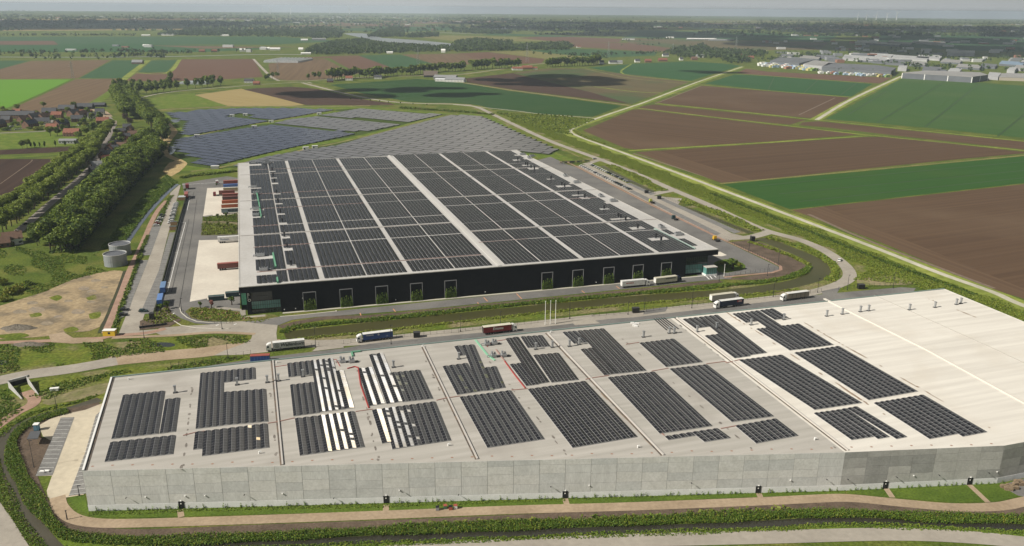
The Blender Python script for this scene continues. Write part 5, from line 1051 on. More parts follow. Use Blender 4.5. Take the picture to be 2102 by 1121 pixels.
strip('reeds', [(140, 845), (95, 856), (60, 872), (38, 888), (25, 910), (26, 940), (38, 972), (60, 1010), (84, 1050), (112, 1082), (150, 1103), (300, 1112), (526, 1105), (800, 1091), (1052, 1081), (1300, 1072), (1576, 1059), (1750, 1056), (1900, 1064), (2102, 1068), (2200, 1072)], 4.4, 13, 1.25, .16, (reed, lf_a, reed2), 1)
strip('reeds', [(800, 1082), (1300, 1062), (1500, 1050), (1620, 1044)], 1.2, 1.0, 1.2, .4, (reed2, reed), 2)
strip('reeds', [(200, 812), (150, 828), (100, 840), (60, 852), (25, 872), (-5, 900)], 2.6, 3.0, .5, .25, (reed, reed2), 3)
strip('reeds', [(-12, 945), (0, 985), (17, 1025), (38, 1065), (62, 1100), (92, 1135)], 3.4, 7.0, .45, .17, (reed, reed3, reed2), 4)
strip('bank_tufts', [(130, 1128), (526, 1126), (1052, 1106), (1300, 1096), (1576, 1087), (1760, 1078), (2102, 1094), (2200, 1098)], 2.6, 5.0, .35, .2, (reed, lf_b), 5)
strip('lawn_tufts', [(182, 1054), (526, 1044), (900, 1035), (1300, 1018), (1735, 1004)], 2.2, 4, .25, .18, (lf_a, lf_b), 6)
strip('reeds', [(581, 684), (600, 674), (640, 669), (800, 654), (1052, 627), (1300, 604), (1480, 588), (1590, 576), (1645, 561), (1662, 548)], 4.4, 5, 1.1, .26, (reed, lf_a, reed2), 7)
strip('bank_tufts', [(580, 700), (640, 694), (800, 678), (1052, 649), (1300, 625), (1520, 607), (1640, 594)], 2.6, 2.0, .6, .35, (lf_b, reed2), 8)
strip('reeds', [(1575, 488), (1620, 500), (1668, 517), (1704, 540), (1716, 560), (1700, 577)], 5, 2.0, .9, .45, (lf_b, reed, reed2), 9)
strip('reeds', [(1535, 497), (1580, 510), (1625, 527), (1660, 545)], 3.4, 2.2, .9, .42, (lf_b, reed2), 10)
strip('dike_plants', [(1060, 246), (1130, 274), (1225, 309), (1300, 338), (1380, 370), (1455, 401), (1560, 441), (1640, 470), (1740, 514), (1850, 560), (1960, 602), (2060, 642), (2200, 702)], 22, 2.6, .6, .26, (lf_b, reed, lf_a, reed2), 11)
strip('dike_plants', [(1460, 398), (1600, 452), (1780, 524), (1880, 562), (2000, 606)], 4.0, 3.0, 1.0, .3, (lf_c, reed), 12)
strip('dike_plants', [(1250, 340), (1300, 360), (1345, 385), (1365, 392)], 9, 1.2, .9, .5, (lf_b, reed, reed2), 13); strip('dike_plants', [(1400, 412), (1460, 432), (1520, 458), (1556, 474)], 9, 1.2, .9, .5, (lf_b, reed, reed2), 14)
area('dike_plants', [(342, 360), (364, 374), (332, 402), (298, 440), (266, 484), (246, 512), (205, 512), (190, 530), (228, 486), (262, 440), (300, 398)], 2.6, 1.0, .34, (reed, lf_b, lf_a), 15)
area('ground_cover', [(0, 502), (110, 520), (200, 530), (245, 556), (210, 560), (150, 574), (95, 598), (40, 614), (-40, 626), (-40, 515)], 1.3, .6, .28, (reed, lf_b, reed2), 16, -.1)
area('ground_cover', [(-40, 710), (60, 706), (210, 703), (400, 690), (512, 690), (514, 704), (400, 716), (220, 736), (100, 754), (-40, 772)], 1.8, .5, .27, (reed, lf_b, reed3, reed2), 17, -.1)
area('ground_cover', [(60, 815), (120, 786), (260, 758), (270, 764), (180, 788), (100, 820)], 2.2, .5, .26, (reed, reed2), 18)
area('ground_cover', [(-30, 800), (18, 800), (46, 842), (0, 876), (-40, 890)], 2.2, .45, .26, (reed, lf_b), 19)
area('ground_cover', [(350, 752), (470, 733), (512, 733), (430, 752), (330, 776)], 2.0, .45, .26, (reed, reed3), 20)
area('ground_cover', [(1750, 575), (1880, 585), (1960, 598), (2060, 650), (2102, 676), (2200, 720), (2250, 730), (2102, 640), (1960, 590), (1800, 545)], 1.4, .7, .3, (lf_b, reed, reed2), 21)
area('ground_cover', [(494, 660), (560, 654), (530, 664)], 1, .4, .3, (lf_b, reed2), 22)
area('bed_plants', [(385, 640), (396, 633), (430, 634), (472, 638), (490, 645), (520, 655), (470, 659), (420, 658), (396, 652)], 2.2, .7, .32, (lf_b, reed2, lf_c, lf_k), 23)
area('bed_plants', [(416, 447), (486, 440), (487, 456), (417, 455)], 1.4, .8, .36, (lf_a, reed2, lf_c), 24); area('bed_plants', [(415, 459), (487, 462), (486, 481), (414, 483)], 1.4, .8, .36, (lf_b, reed2, lf_c, reed3), 25)
area('bed_plants', [(290, 660), (318, 644), (345, 630), (350, 644), (366, 656), (330, 668)], 1.0, .7, .36, (lf_b, reed3), 26)
strip('bed_plants', [(232, 684), (246, 640), (262, 598), (277, 556), (292, 512), (304, 484)], 2.0, 2.2, .9, .4, (lf_a, lf_c), 27); strip('bed_plants', [(322, 462), (345, 416), (352, 402)], 2.6, 1.2, .9, .4, (lf_a, lf_c), 28)
strip('hedge', [(372, 366), (400, 361), (440, 357), (488, 352)], 5, 1.2, 1.6, .6, (lf_a, lf_c, lf_b), 29)
strip('hedge', [(820, 222), (900, 227), (960, 231), (1010, 236)], 7, .35, 2.0, .9, (lf_a, lf_c, reed3), 30)
area('dike_plants', [(1020, 232), (1120, 236), (1220, 246), (1168, 268), (1176, 278), (1100, 262)], .25, 1.0, .8, (lf_b, reed, lf_c), 31)
strip('hedge', [(1180, 268), (1200, 282), (1240, 296)], 5, .8, 1.0, .6, (reed2, lf_b), 32)
ribbon('village_street', [(-30, 520), (20, 488), (60, 456), (110, 412), (160, 370), (196, 332), (214, 300), (226, 272), (232, 256), (222, 240), (205, 228)], 6.5, P('street_pavers', (.20, .175, .16), (.27, .24, .21), .08, pos=True, fine=.8, fineamt=.2), Z5)
ribbon('village_street', [(-20, 274), (60, 271), (100, 267), (108, 250), (84, 240), (82, 232)], 6, MATS['street_pavers'], Z5); ribbon('village_street', [(196, 224), (212, 232), (220, 240)], 14, MATS['dirt_road'], Z5)
area('ground_cover', [(100, 520), (150, 470), (190, 425), (226, 384), (258, 348), (288, 318), (316, 292), (338, 318), (292, 366), (258, 402), (226, 440), (190, 480), (156, 520)], .5, 1.2, .6, (lf_c, lf_a), 33)
# young avenue trees by the cycle path
row([(1105, 238), (1140, 240), (1180, 243)], 6, SMALL, 4.5, 'young tree in the avenue by the cycle path, %s from the left', 'young avenue trees', parts=False, jit=.4)
row([(720, 206), (780, 211), (840, 216), (900, 218)], 22, SMALL, 4.5, 'young tree beside the service road, %s from the left', 'young service road trees', parts=False, jit=.4)
# ============================================================ VEHICLES AND YARD THINGS
tyre = P('tyre', (.015, .015, .015), None, rough=.9); rim = P('wheel_rim', (.3, .3, .3), None, rough=.4, metal=.7); under = P('chassis_dark', (.03, .03, .032), None, rough=.8)
def paintm(nm, c, rough=.35): return P('paint_'+nm, c, tuple(x*.85 for x in c), .6, rough, spec=.5)
c_white = paintm('white', (.72, .71, .69)); c_cream = paintm('cream', (.60, .565, .46)); c_red = paintm('red', (.22, .018, .025)); c_blue = paintm('blue', (.025, .07, .23)); c_navy = paintm('navy', (.016, .022, .055)); c_grey = paintm('grey', (.27, .27, .28))
c_brown = paintm('brown', (.17, .045, .03)); c_orange = paintm('orange', (.42, .10, .03)); c_dbrown = paintm('dark_brown', (.075, .03, .025)); c_teal = paintm('grey_blue', (.20, .26, .29)); c_azure = paintm('azure', (.06, .14, .38)); c_black = paintm('black', (.012, .012, .014)); c_silver = paintm('silver', (.42, .43, .44)); c_tgreen = paintm('dark_teal', (.012, .04, .045)); c_yellow = paintm('yellow', (.60, .36, .02)); c_lightred = paintm('light_red', (.34, .085, .06))
ink_b = P('letter_black', (.02, .02, .025), None); ink_w = P('letter_white', (.7, .7, .68), None); ink_r = P('letter_red', (.4, .05, .04), None)
def lorry(label, rear, front, body, roofm_, cabm, letter=None, curtain=None, extra=None, flip=1, side=-1, h=4.0):
    a, b = G(*rear, .1), G(*front, .1); d = b-a; rz = math.atan2(d[1], d[0])
    r = thing('articulated_lorry', label, 'lorry', a, rz)
    # local: x from the trailer's tail to the cab, near side on the y side given by side (-1: right of travel)
    y0, y1 = (0.0, 2.55) if side < 0 else (-2.55, 0.0)
    m = MB(); m.box(0, 13.6, y0, y1, 1.15, h-.06); bd = m.build('trailer_body', body, r)
    m = MB(); m.box(-.03, 13.63, y0-.03, y1+.03, h-.06, h); m.build('trailer_roof', roofm_, r)
    m = MB(); m.box(-.03, 0, y0+.1, y1-.1, 1.2, h-.2); m.build('rear_door', c_white if body is not c_red else c_black, r)
    m = MB(); m.box(.1, 13.5, y0+.5, y1-.5, .85, 1.15); m.box(13.2, 16.2, y0+.6, y1-.6, .6, .95); m.box(6.6, 9.4, y0+.06, y0+.5, .55, 1.1); m.box(6.6, 9.4, y1-.5, y1-.06, .55, 1.1); m.build('chassis', under, r)
    cb = MB(); yc0, yc1 = y0+.05, y1-.05
    cb.hexa([(14.25, yc0, .55), (16.5, yc0, .55), (16.5, yc1, .55), (14.25, yc1, .55)], [(14.25, yc0, 2.0), (16.5, yc0, 2.0), (16.5, yc1, 2.0), (14.25, yc1, 2.0)])
    cb.hexa([(14.25, yc0, 2.0), (16.5, yc0, 2.0), (16.5, yc1, 2.0), (14.25, yc1, 2.0)], [(14.25, yc0+.08, 3.1), (16.2, yc0+.1, 3.1), (16.2, yc1-.1, 3.1), (14.25, yc1-.08, 3.1)])
    cb.hexa([(14.25, yc0+.08, 3.1), (16.2, yc0+.1, 3.1), (16.2, yc1-.1, 3.1), (14.25, yc1-.08, 3.1)], [(14.25, yc0+.15, 3.85), (15.2, yc0+.3, 3.75), (15.2, yc1-.3, 3.75), (14.25, yc1-.15, 3.85)])
    cab = cb.build('cab', cabm, r)
    m = MB(); m.poly([(16.51, yc0+.12, 2.0), (16.51, yc1-.12, 2.0), (16.22, yc1-.2, 3.0), (16.22, yc0+.2, 3.0)]); m.poly([(15.2, yc0-.012, 2.0), (16.25, yc0-.012, 2.0), (16.05, yc0+.06, 2.75), (15.2, yc0+.05, 2.75)]); m.poly([(16.25, yc1+.012, 2.0), (15.2, yc1+.012, 2.0), (15.2, yc1-.05, 2.75), (16.05, yc1-.06, 2.75)]); m.build('cab_windows', glassd, cab)
    for x in (2.2, 3.5, 4.8, 12.6, 15.4):
        for y in (y0+.2, y1-.2):
            m = MB(); m.wheel(x, y, .5, .5, .34); w = m.build('wheel', tyre, r); m = MB(); m.wheel(x, y+(-.01 if y < (y0+y1)/2 else .01), .5, .26, .36, n=8); m.build('rim', rim, w)
    ys = y0 if side < 0 else y1
    def put(s, x, z, size, mat, sx=1.0, shear=0.0):
        if side < 0: M_ = Matrix.Translation((x, ys-.012, z))@RX90
        else: M_ = Matrix.Translation((x, ys+.012, z))@Matrix.Rotation(math.pi, 4, 'Z')@RX90
        return text(s, size, mat, bd, M_, shear=shear, sx=sx)
    if letter: letter(put, bd, ys)
    if curtain:
        m = MB()
        for k in range(*curtain): m.box(k*.9, k*.9+.12, ys+(-.03 if side < 0 else 0), ys+(0 if side < 0 else .03), 1.2, h-.2)
        m.build('curtain_strap', c_white if curtain[2] == 1 else ink_b, bd)
    return r
def disc(parent, x, y, z, r, mat, name='emblem', n=20, hole=0.0):
    m = MB(); A = [(x+r*math.cos(2*math.pi*k/n), y, z+r*math.sin(2*math.pi*k/n)) for k in range(n)]
    if hole:
        B_2 = [(x+hole*math.cos(2*math.pi*k/n), y, z+hole*math.sin(2*math.pi*k/n)) for k in range(n)]
        for k in range(n): j = (k+1) % n; m.poly([A[k], A[j], B_2[j], B_2[k]])
    else: m.poly(A)
    return m.build(name, mat, parent)
def L_wal(put, bd, ys):
    put('Wallenborn', 10.5, 2.0, 2.15, ink_b, 1.0, .25); disc(bd, 11.9, ys+.012, 2.55, .95, ink_b, hole=.8); disc(bd, 11.9, ys+.012, 2.55, .45, ink_b, hole=.3)
def L_blue(put, bd, ys):
    put('WABERER', 12.4, 2.9, .8, ink_w); put('www', 3.2, 1.9, .4, ink_w); disc(bd, 6.6, ys+.012, 3.1, .42, ink_w, hole=.2)
def L_em(put, bd, ys): put('Emons', 4.4, 2.2, 1.9, ink_w, 1.0, .2)
def L_bars(put, bd, ys):
    m = MB()
    for k, (x, w) in enumerate(((2.4, .8), (3.5, .5), (4.2, .8), (5.2, .7), (6.1, .6))): m.box(x, x+w, ys-.015, ys-.002, 2.5, 3.0)
    m.build('lettering', ink_r, bd)
def L_bars2(put, bd, ys):
    m = MB()
    for k in range(8): m.box(6.2+k*.8, 6.8+k*.8, ys-.015, ys-.002, 2.9, 3.45)
    m.build('lettering', ink_b, bd)
def L_navy(put, bd, ys):
    m = MB(); m.box(1.2, 4.0, ys, ys+.012, 2.5, 3.4); m.build('emblem', ink_r, bd); m = MB(); m.box(1.4, 3.2, ys+.013, ys+.02, 2.7, 3.1); m.build('emblem', ink_w, bd)
    m = MB(); m.box(6.5, 9.5, ys, ys+.012, .7, 1.05); m.build('side_skirt', white, bd)
c_lgrey = paintm('light_grey', (.46, .46, .465))
lorry('grey curtain lorry with white cab and big black lettering at the left gate', (626, 715), (549, 723), c_lgrey, c_white, c_white, L_wal, side=1)
lorry('blue lorry with white roof and white cab driving left past the cabinet', (807, 696), (732, 705.5), c_blue, c_white, c_white, L_blue, side=1)
lorry('dark red lorry with cream roof and white cab heading right', (993, 689), (1064, 680.5), c_red, c_cream, c_white, L_em)
lorry('white box lorry with red lettering parked before the black warehouse', (1277, 592.5), (1337, 587), c_white, c_white, c_white, L_bars)
lorry('cream trailer with dark blue cab parked ahead of the white lorry', (1346, 586), (1404, 579), c_cream, c_cream, c_navy, L_bars2)
lorry('cream roofed curtain lorry beyond the navy lorry on the service road', (1461, 622), (1517, 615), P('curtain_grey', (.36, .35, .30), None), c_cream, c_white, None)
lorry('navy lorry with white roof and red emblem driving left', (1526, 628), (1462, 636), c_navy, c_white, c_white, L_navy, side=1)
lorry('white lorry with open sides driving left by the far gate', (1660, 612.5), (1598, 620.5), P('open_curtain', (.30, .255, .205), None), c_white, c_white, None, curtain=(0, 14, 3), side=1)
# --- containers and trailers at the docks (parallel to the black warehouse front)
def trailer(label, tail, ln, mat, topm=None, letter=None, cab=None, group=None, h=4.0, cat='trailer'):
    a = G(*tail, .12); r = thing('container_trailer', label, cat, a, AC, group)
    m = MB(); m.box(0, ln, 0, 2.5, 1.25, h); bd = m.build('container', mat, r)
    m = MB()
    k = .3
    while k < ln-.2: m.box(k, k+.18, -.035, 0, 1.35, h-.1); k += .42
    if not letter: m.build('corrugation', mat, bd)
    m = MB(); m.box(-.03, ln, -.04, 2.54, h, h+.05); m.build('container_roof', topm or mat, r)
    m = MB(); m.box(.2, ln, .5, 2.0, .9, 1.25); m.build('chassis', under, r)
    for x in (1.4, 2.7, 4.0):
        for y in (.2, 2.3): m = MB(); m.wheel(x, y, .5, .5, .34); m.build('wheel', tyre, r)
    if letter:
        text(letter[0], letter[2], letter[3], bd, Matrix.Translation((letter[1], -.045, letter[4]))@RX90)
    if cab is not None:
        c = MB(); c.hexa([(-4.6, .05, .5), (-2.4, .05, .5), (-2.4, 2.45, .5), (-4.6, 2.45, .5)], [(-4.4, .15, 3.2), (-2.4, .15, 3.3), (-2.4, 2.35, 3.3), (-4.4, 2.35, 3.2)]); cc = c.build('cab', cab, r)
        c = MB(); c.poly([(-4.52, .2, 1.8), (-4.42, .25, 2.8), (-4.42, 2.25, 2.8), (-4.52, 2.3, 1.8)]); c.poly([(-4.2, .045, 1.8), (-3.4, .045, 1.8), (-3.4, .09, 2.6), (-4.2, .09, 2.6)]); c.build('cab_windows', glassd, cc)
        m = MB(); m.box(-4.4, .5, .6, 1.9, .5, .95); m.build('tractor_chassis', under, r)
        for x in (-3.9, -.8):
            for y in (.2, 2.3): m = MB(); m.wheel(x, y, .5, .5, .34); m.build('wheel', tyre, r)
    return r
trailer('orange red container on a trailer at the dock farthest from the camera', (459, 381), 13, c_lightred, c_lightred)
trailer('bright blue container on a trailer docked between orange and cream ones', (459, 389), 13, c_azure, c_azure)
trailer('cream container with brown side docked next to the blue one', (459, 396), 13, paintm('sand', (.36, .30, .17)), c_cream)
trailer('dark red container behind a red tractor unit pulled out from the dock', (450, 402.5), 12, c_brown, c_brown, cab=c_red)
trailer('red brown container docked beside the red tractor unit', (457, 409), 13, c_brown, c_lightred)
trailer('dark brown container docked before the orange ones', (457, 415), 13, c_dbrown, c_brown)
trailer('orange container docked beside the dark brown one', (456, 423), 13, c_orange, c_orange)
trailer('orange container with white roof edge next to the grey blue one', (455, 431), 13, c_orange, c_cream)
trailer('grey blue container nearest the planting bed at the upper dock', (455, 440), 13, c_teal, c_cream, ('MAERSK', 4.4, 1.9, ink_b, 1.9))
trailer('white trailer with grey lettering at the top of the lower dock', (447.5, 500), 13, c_white, c_white, ('Rotom', 1.6, 1.9, P('letter_blue_grey', (.16, .19, .28), None), 2.0))
trailer('brick red container alone on the lower pale dock', (447, 556), 13, c_brown, c_lightred)
def boxtrailer(label, base, mat, topm, rz, ln=12.5, cab=None):
    r = trailer(label, base, ln, mat, topm, cab=cab); r.rotation_euler = (0, 0, rz); return r
WA = ang((340, 620), (352, 560))
boxtrailer('blue container nearer the parking hedge, end towards the camera', (334, 631), c_azure, paintm('azure_pale', (.12, .23, .5)), WA, 11)
boxtrailer('blue container parked behind the first one along the wall', (340, 605), c_azure, paintm('azure_grey', (.14, .24, .42)), WA, 11)
boxtrailer('red container parked beside the parking wall, nearer one', (386, 409), c_lightred, c_lightred, WA, 11)
boxtrailer('dark red container parked beside the parking wall, farther one', (388, 389), c_red, c_red, WA, 6)
tr = thing('tractor_unit', 'white and red tractor unit alone on the dashed line', 'tractor unit', G(446, 379, .1), WA)
m = MB(); m.hexa([(0, -1.2, .5), (2.2, -1.2, .5), (2.2, 1.2, .5), (0, 1.2, .5)], [(.2, -1.1, 3.4), (2.2, -1.1, 3.6), (2.2, 1.1, 3.6), (.2, 1.1, 3.4)]); cc = m.build('cab', c_white, tr); m = MB(); m.box(-.02, .12, -1, 1, 1.6, 2.6); m.build('windscreen', c_red, cc); m = MB(); m.box(0, 5.6, -.5, .5, .5, .95); m.build('chassis', under, tr)
for x in (1, 4.6):
    for y in (-1, 1): m = MB(); m.wheel(x, y, .5, .5, .34); m.build('wheel', tyre, tr)
bc = thing('skip_container', 'blue open container behind the far edge of the grey roof', 'container', G(514, 744, .1), 0.15); m = MB(); m.box(0, 8, 0, 2.4, .2, 2.7); b_ = m.build('container', c_blue, bc); m = MB(); m.box(-.05, 8.05, -.05, 2.45, 2.7, 2.85); m.build('rim', c_lightred, bc); [ (lambda mm: mm.build('rib', c_azure, b_))( (lambda mm: (mm.box(k*1.3+.4, k*1.3+.55, -.06, 0, .3, 2.6), mm)[1])(MB())) for k in range(6)]
# dark skips by the glass corner
for i, (x, y, ln) in enumerate(((429, 619, 7.5), (464, 611, 6.5))):
    r = thing('waste_skip', 'dark teal waste container, %s the glass corner' % ('farther from' if i == 0 else 'nearer to'), 'skip', G(x, y, .12), AC); m = MB(); m.hexa([(0, 0, .2), (ln, 0, .2), (ln, 2.4, .2), (0, 2.4, .2)], [(-.2, 0, 2.5), (ln+.2, 0, 2.5), (ln+.2, 2.4, 2.5), (-.2, 2.4, 2.5)]); m.build('skip_body', c_tgreen, r); m = MB(); m.box(-.2, ln+.2, .1, 2.3, 2.5, 2.6); m.build('lid', paintm('dark_green_lid', (.02, .06, .055)), r)
    m = MB(); m.box(-.25, ln+.25, -.08, .1, 2.35, 2.6); m.build('rim', steel, r)
# --- cars
def make_car():
    r = thing('parked_car', None, 'car'); m = MB()
    L_, w = 4.3, .88
    prof = [(0, .35), (0, .75), (.25, .92), (1.0, .98), (3.1, .95), (4.1, .78), (4.3, .6), (4.3, .35)]
    m.hexa([(x, -w, z) for x, z in prof], [(x, w, z) for x, z in prof]); m.build('body', c_white, r)
    m = MB(); m.hexa([(.35, -w+.06, .93), (3.05, -w+.06, .93), (3.05, w-.06, .93), (.35, w-.06, .93)], [(.6, -w+.14, 1.38), (2.4, -w+.14, 1.4), (2.4, w-.14, 1.4), (.6, w-.14, 1.38)]); m.build('windows', glassd, r)
    m = MB(); m.box(.5, 2.5, -w+.1, w-.1, 1.385, 1.47); m.build('car_roof', c_white, r)
    for x in (.85, 3.45):
        for y in (-w+.05, w-.05): m = MB(); m.wheel(x, y, .32, .32, .22, n=10); m.build('wheel', tyre, r)
    for y in (-.6, .6): m = MB(); m.box(4.24, 4.31, y-.16, y+.16, .58, .72); m.build('headlight', steel, r)
    return r
car0 = make_car(); cu_ = [False]
def car(p, rz, mat, label, group):
    r = place(car0, cu_, p, rz, label, group); paint(r, 'body', mat); paint(r, 'car_roof', mat); return r
cname = {c_white: 'white', c_silver: 'silver', c_black: 'black', c_navy: 'dark blue', c_red: 'red', c_grey: 'grey', c_tgreen: 'dark green', c_yellow: 'yellow'}
def carrow(a, b, n, rz, cols, where, group, off=None):
    A0, B0 = G(*a, .14), G(*b, .14)
    for i in range(n):
        p = A0+(B0-A0)*(i/(n-1)); car(p, rz+rb.uniform(-.03, .03), cols[i % len(cols)], '%s car parked %s, %s from the far end' % (cname[cols[i % len(cols)]], where, nth(i)), group)
EA = ang((1188, 342), (1292, 392)); 
carrow((1190, 341.5), (1288, 389.5), 22, EA+math.pi/2, [c_white, c_white, c_silver, c_white, c_silver, c_white, c_white, c_navy, c_white, c_silver, c_white, c_grey, c_silver, c_white, c_white, c_silver, c_black, c_tgreen, c_black, c_silver, c_grey, c_tgreen], 'along the red fence', 'cars along the red fence')
carrow((1211, 339.5), (1284, 374), 17, EA-math.pi/2+math.pi, [c_white, c_navy, c_white, c_white, c_silver, c_white, c_white, c_white, c_navy, c_black, c_silver, c_grey, c_navy, c_silver, c_black, c_silver, c_grey], 'on the canal side of the lane', 'cars on the canal side of the lane')
WC = ang((357, 460), (367, 417))
carrow((367.5, 418.5), (357, 458), 13, WC+math.pi/2, [c_white, c_silver, c_white, c_silver, c_silver, c_white, c_silver, c_white, c_black, c_white, c_silver, c_white, c_white], 'by the west wall', 'cars by the west wall')
carrow((327, 443), (314, 464.5), 7, WC+math.pi/2+math.pi, [c_black, c_black, c_white, c_black, c_white, c_red, c_white], 'beside the red path', 'cars beside the red path')
car(G(247, 637.5, .14), 0.12, c_black, 'black car alone in the left bays, farther of two', 'black cars in the left bays'); car(G(244, 648, .14), 0.12, c_black, 'black car alone in the left bays, nearer of two', 'black cars in the left bays')
car(G(285, 640, .14), 0.05, c_tgreen, 'dark green car driving on the pale parking lane', 'moving cars')
car(G(1722, 537, .1), ang((1722, 537), (1735, 532))+.3, c_white, 'white car driving on the service road bend', 'moving cars')
car(G(1217, 327, .1), .4, c_silver, 'silver car by the far gate of the east lot', 'moving cars'); car(G(47, 462, .1), 1.0, c_black, 'black car on the village street near the white house', 'moving cars')
for i, (x, y) in enumerate(((22, 268), (30, 267), (38, 266), (152, 262), (158, 258), (20, 261), (28, 260), (34, 258))): car(G(x, y, .05), rb.uniform(0, 3), (c_white, c_silver, c_grey, c_navy)[i % 4], 'small parked car among the village houses, %s' % ('by the brick terrace' if x < 60 else 'by the brick house'), 'village cars')
# yard tractors
for nm, lb, px, m1, m2, an in (('tow_tractor', 'yellow tow truck on the east yard asphalt', (1465, 492), c_yellow, c_black, EA), ('yard_tractor', 'dark teal yard tractor beside the red fence', (1381, 449), c_tgreen, c_black, EA), ('tow_tractor', 'small yellow green machine on the parking lane', (1334, 415), paintm('lime', (.4, .42, .08)), c_black, EA)):
    r = thing(nm, lb, 'tractor', G(*px, .12), an); m = MB(); m.hexa([(0, -1.2, .5), (2.2, -1.2, .5), (2.2, 1.2, .5), (0, 1.2, .5)], [(.2, -1, 2.9), (1.9, -1, 2.9), (1.9, 1, 2.9), (.2, 1, 2.9)]); m.build('cab', m1, r); m = MB(); m.box(2.2, 6.2, -1.2, 1.2, .6, 1.3); m.build('flatbed', m2, r)
    m = MB(); m.box(-.05, .1, -.9, .9, 1.6, 2.5); m.build('windscreen', glassd, r)
    for x in (1, 5):
        for y in (-1.1, 1.1): m = MB(); m.wheel(x, y, .5, .5, .34); m.build('wheel', tyre, r)
# --- tanks
tankm = P('corrugated_steel', (.40, .42, .44), (.33, .35, .37), 3, .5, metal=.3, stretch=(.15, .15, 4))
for i, (bx_, by_, rx, yt) in enumerate(((238.5, 543, 22.0, 519.5), (248, 521, 20.5, 499.5))):
    p = G(bx_, by_); R_ = np.linalg.norm(G(bx_+rx, by_)-p); h = 5.0
    for _ in range(30): h += .25 if proj((*p[:2], h))[1] > yt else -.1
    r = thing('water_tank', 'round galvanised water tank with open top, the %s of two' % ('front one' if i == 0 else 'rear one'), 'tank', p)
    m = MB(); n = 64
    for k in range(n):
        a0, a1 = 2*math.pi*k/n, 2*math.pi*(k+1)/n; rr = R_+(.06 if k % 2 else -.02)
        m.poly([(rr*math.cos(a0), rr*math.sin(a0), 0), (rr*math.cos(a1), rr*math.sin(a1), 0), (rr*math.cos(a1), rr*math.sin(a1), h), (rr*math.cos(a0), rr*math.sin(a0), h)])
    m.build('tank_wall', tankm, r)
    m = MB(); m.cyl(0, 0, h-.7, h-.5, R_-.1, n=48); m.build('membrane', P('tank_membrane', (.10, .105, .12), (.13, .135, .15), .5, .6), r)
    for z in (h, h*.5, .25):
        m = MB()
        for k in range(n): a0, a1 = 2*math.pi*k/n, 2*math.pi*(k+1)/n; m.bar((R_*1.01*math.cos(a0), R_*1.01*math.sin(a0), z), (R_*1.01*math.cos(a1), R_*1.01*math.sin(a1), z), .12)
        m.build('hoop', steel if z != h else whitem, r)
    m = MB(); m.bar((R_*.95, -R_*.32, 0), (R_*.95, -R_*.32, h+.8), .08); m.bar((R_*.95+.1, -R_*.32+.6, 0), (R_*.95+.1, -R_*.32+.6, h+.8), .08); [m.bar((R_*.95, -R_*.32, z*.5), (R_*.95+.1, -R_*.32+.6, z*.5), .04) for z in range(1, int(h*2))]; m.build('ladder', steel, r)
# --- huts, shelter, toilet
def hut(nm, lb, cat, px, rz, w, dd, h, wallm, rfm, win=None, base=.1):
    r = thing(nm, lb, cat, G(*px, base), rz); m = MB(); m.box(0, w, 0, dd, .1, h); wm = m.build('wall', wallm, r); m = MB(); m.box(-.12, w+.12, -.12, dd+.12, h, h+.18); m.build('roof', rfm, r)
    m = MB(); m.box(.1, w-.1, .1, dd-.1, -.05, .1); m.build('skid', under, r)
    if win: m = MB(); m.box(win[0], win[1], -.04, 0, win[2], win[3]); m.build('window', glassd, wm)
    return r
hut('site_hut', 'yellow site hut with white roof at the path junction', 'hut', (211.5, 690.5), .06, 5.4, 2.5, 2.6, P('hut_yellow', (.62, .43, .03), None), white, (2.3, 3.3, 1.0, 2.0))
tl = hut('portable_toilet', 'blue portable toilet with white roof on the pale lot', 'toilet', (69.5, 885), .15, 1.6, 1.6, 2.3, P('toilet_blue', (.09, .19, .27), None), white)
m = MB(); m.box(.3, 1.1, -.03, 0, .2, 2.0); m.build('door', P('toilet_door', (.12, .24, .33), None), tl)
sh = [G(x, y, 2.9) for x, y in ((55, 901), (77.5, 900), (83.7, 884), (62.5, 885.6))]
r = thing('bike_shelter', 'open shelter with flat dark roof on the pale lot', 'shelter', (*sh[0][:2], 0)); o_ = np.array([*sh[0][:2], 0])
m = MB(); m.hexa([tuple(p-o_-np.array([0, 0, .25])) for p in sh], [tuple(p-o_) for p in sh]); m.build('roof', P('shelter_roof', (.09, .093, .10), None, rough=.7), r)
for p in sh: c0 = (p-o_)*.94+np.array([.1, .1, 0]); m = MB(); m.bar((c0[0], c0[1], 0), (c0[0], c0[1], 2.7), .1); m.build('post', P('shelter_wood', (.25, .19, .11), None), r)
m = MB(); b0, b1 = (sh[2]-o_)*.92, (sh[3]-o_)*.92; m.hexa([(b0[0], b0[1], .1), (b1[0], b1[1], .1), (b1[0]+.1, b1[1]+.1, .1), (b0[0]+.1, b0[1]+.1, .1)], [(b0[0], b0[1], 2.5), (b1[0], b1[1], 2.5), (b1[0]+.1, b1[1]+.1, 2.5), (b0[0]+.1, b0[1]+.1, 2.5)]); m.build('back_wall', MATS['shelter_wood'], r)
for i, (x, y) in enumerate(((82, 971), (91, 970))): hut('concrete_block', 'small white concrete block on the bay end, %s one' % ('left' if i == 0 else 'right'), 'block', (x, y), .05, 1.3, .6, .45, white, white)
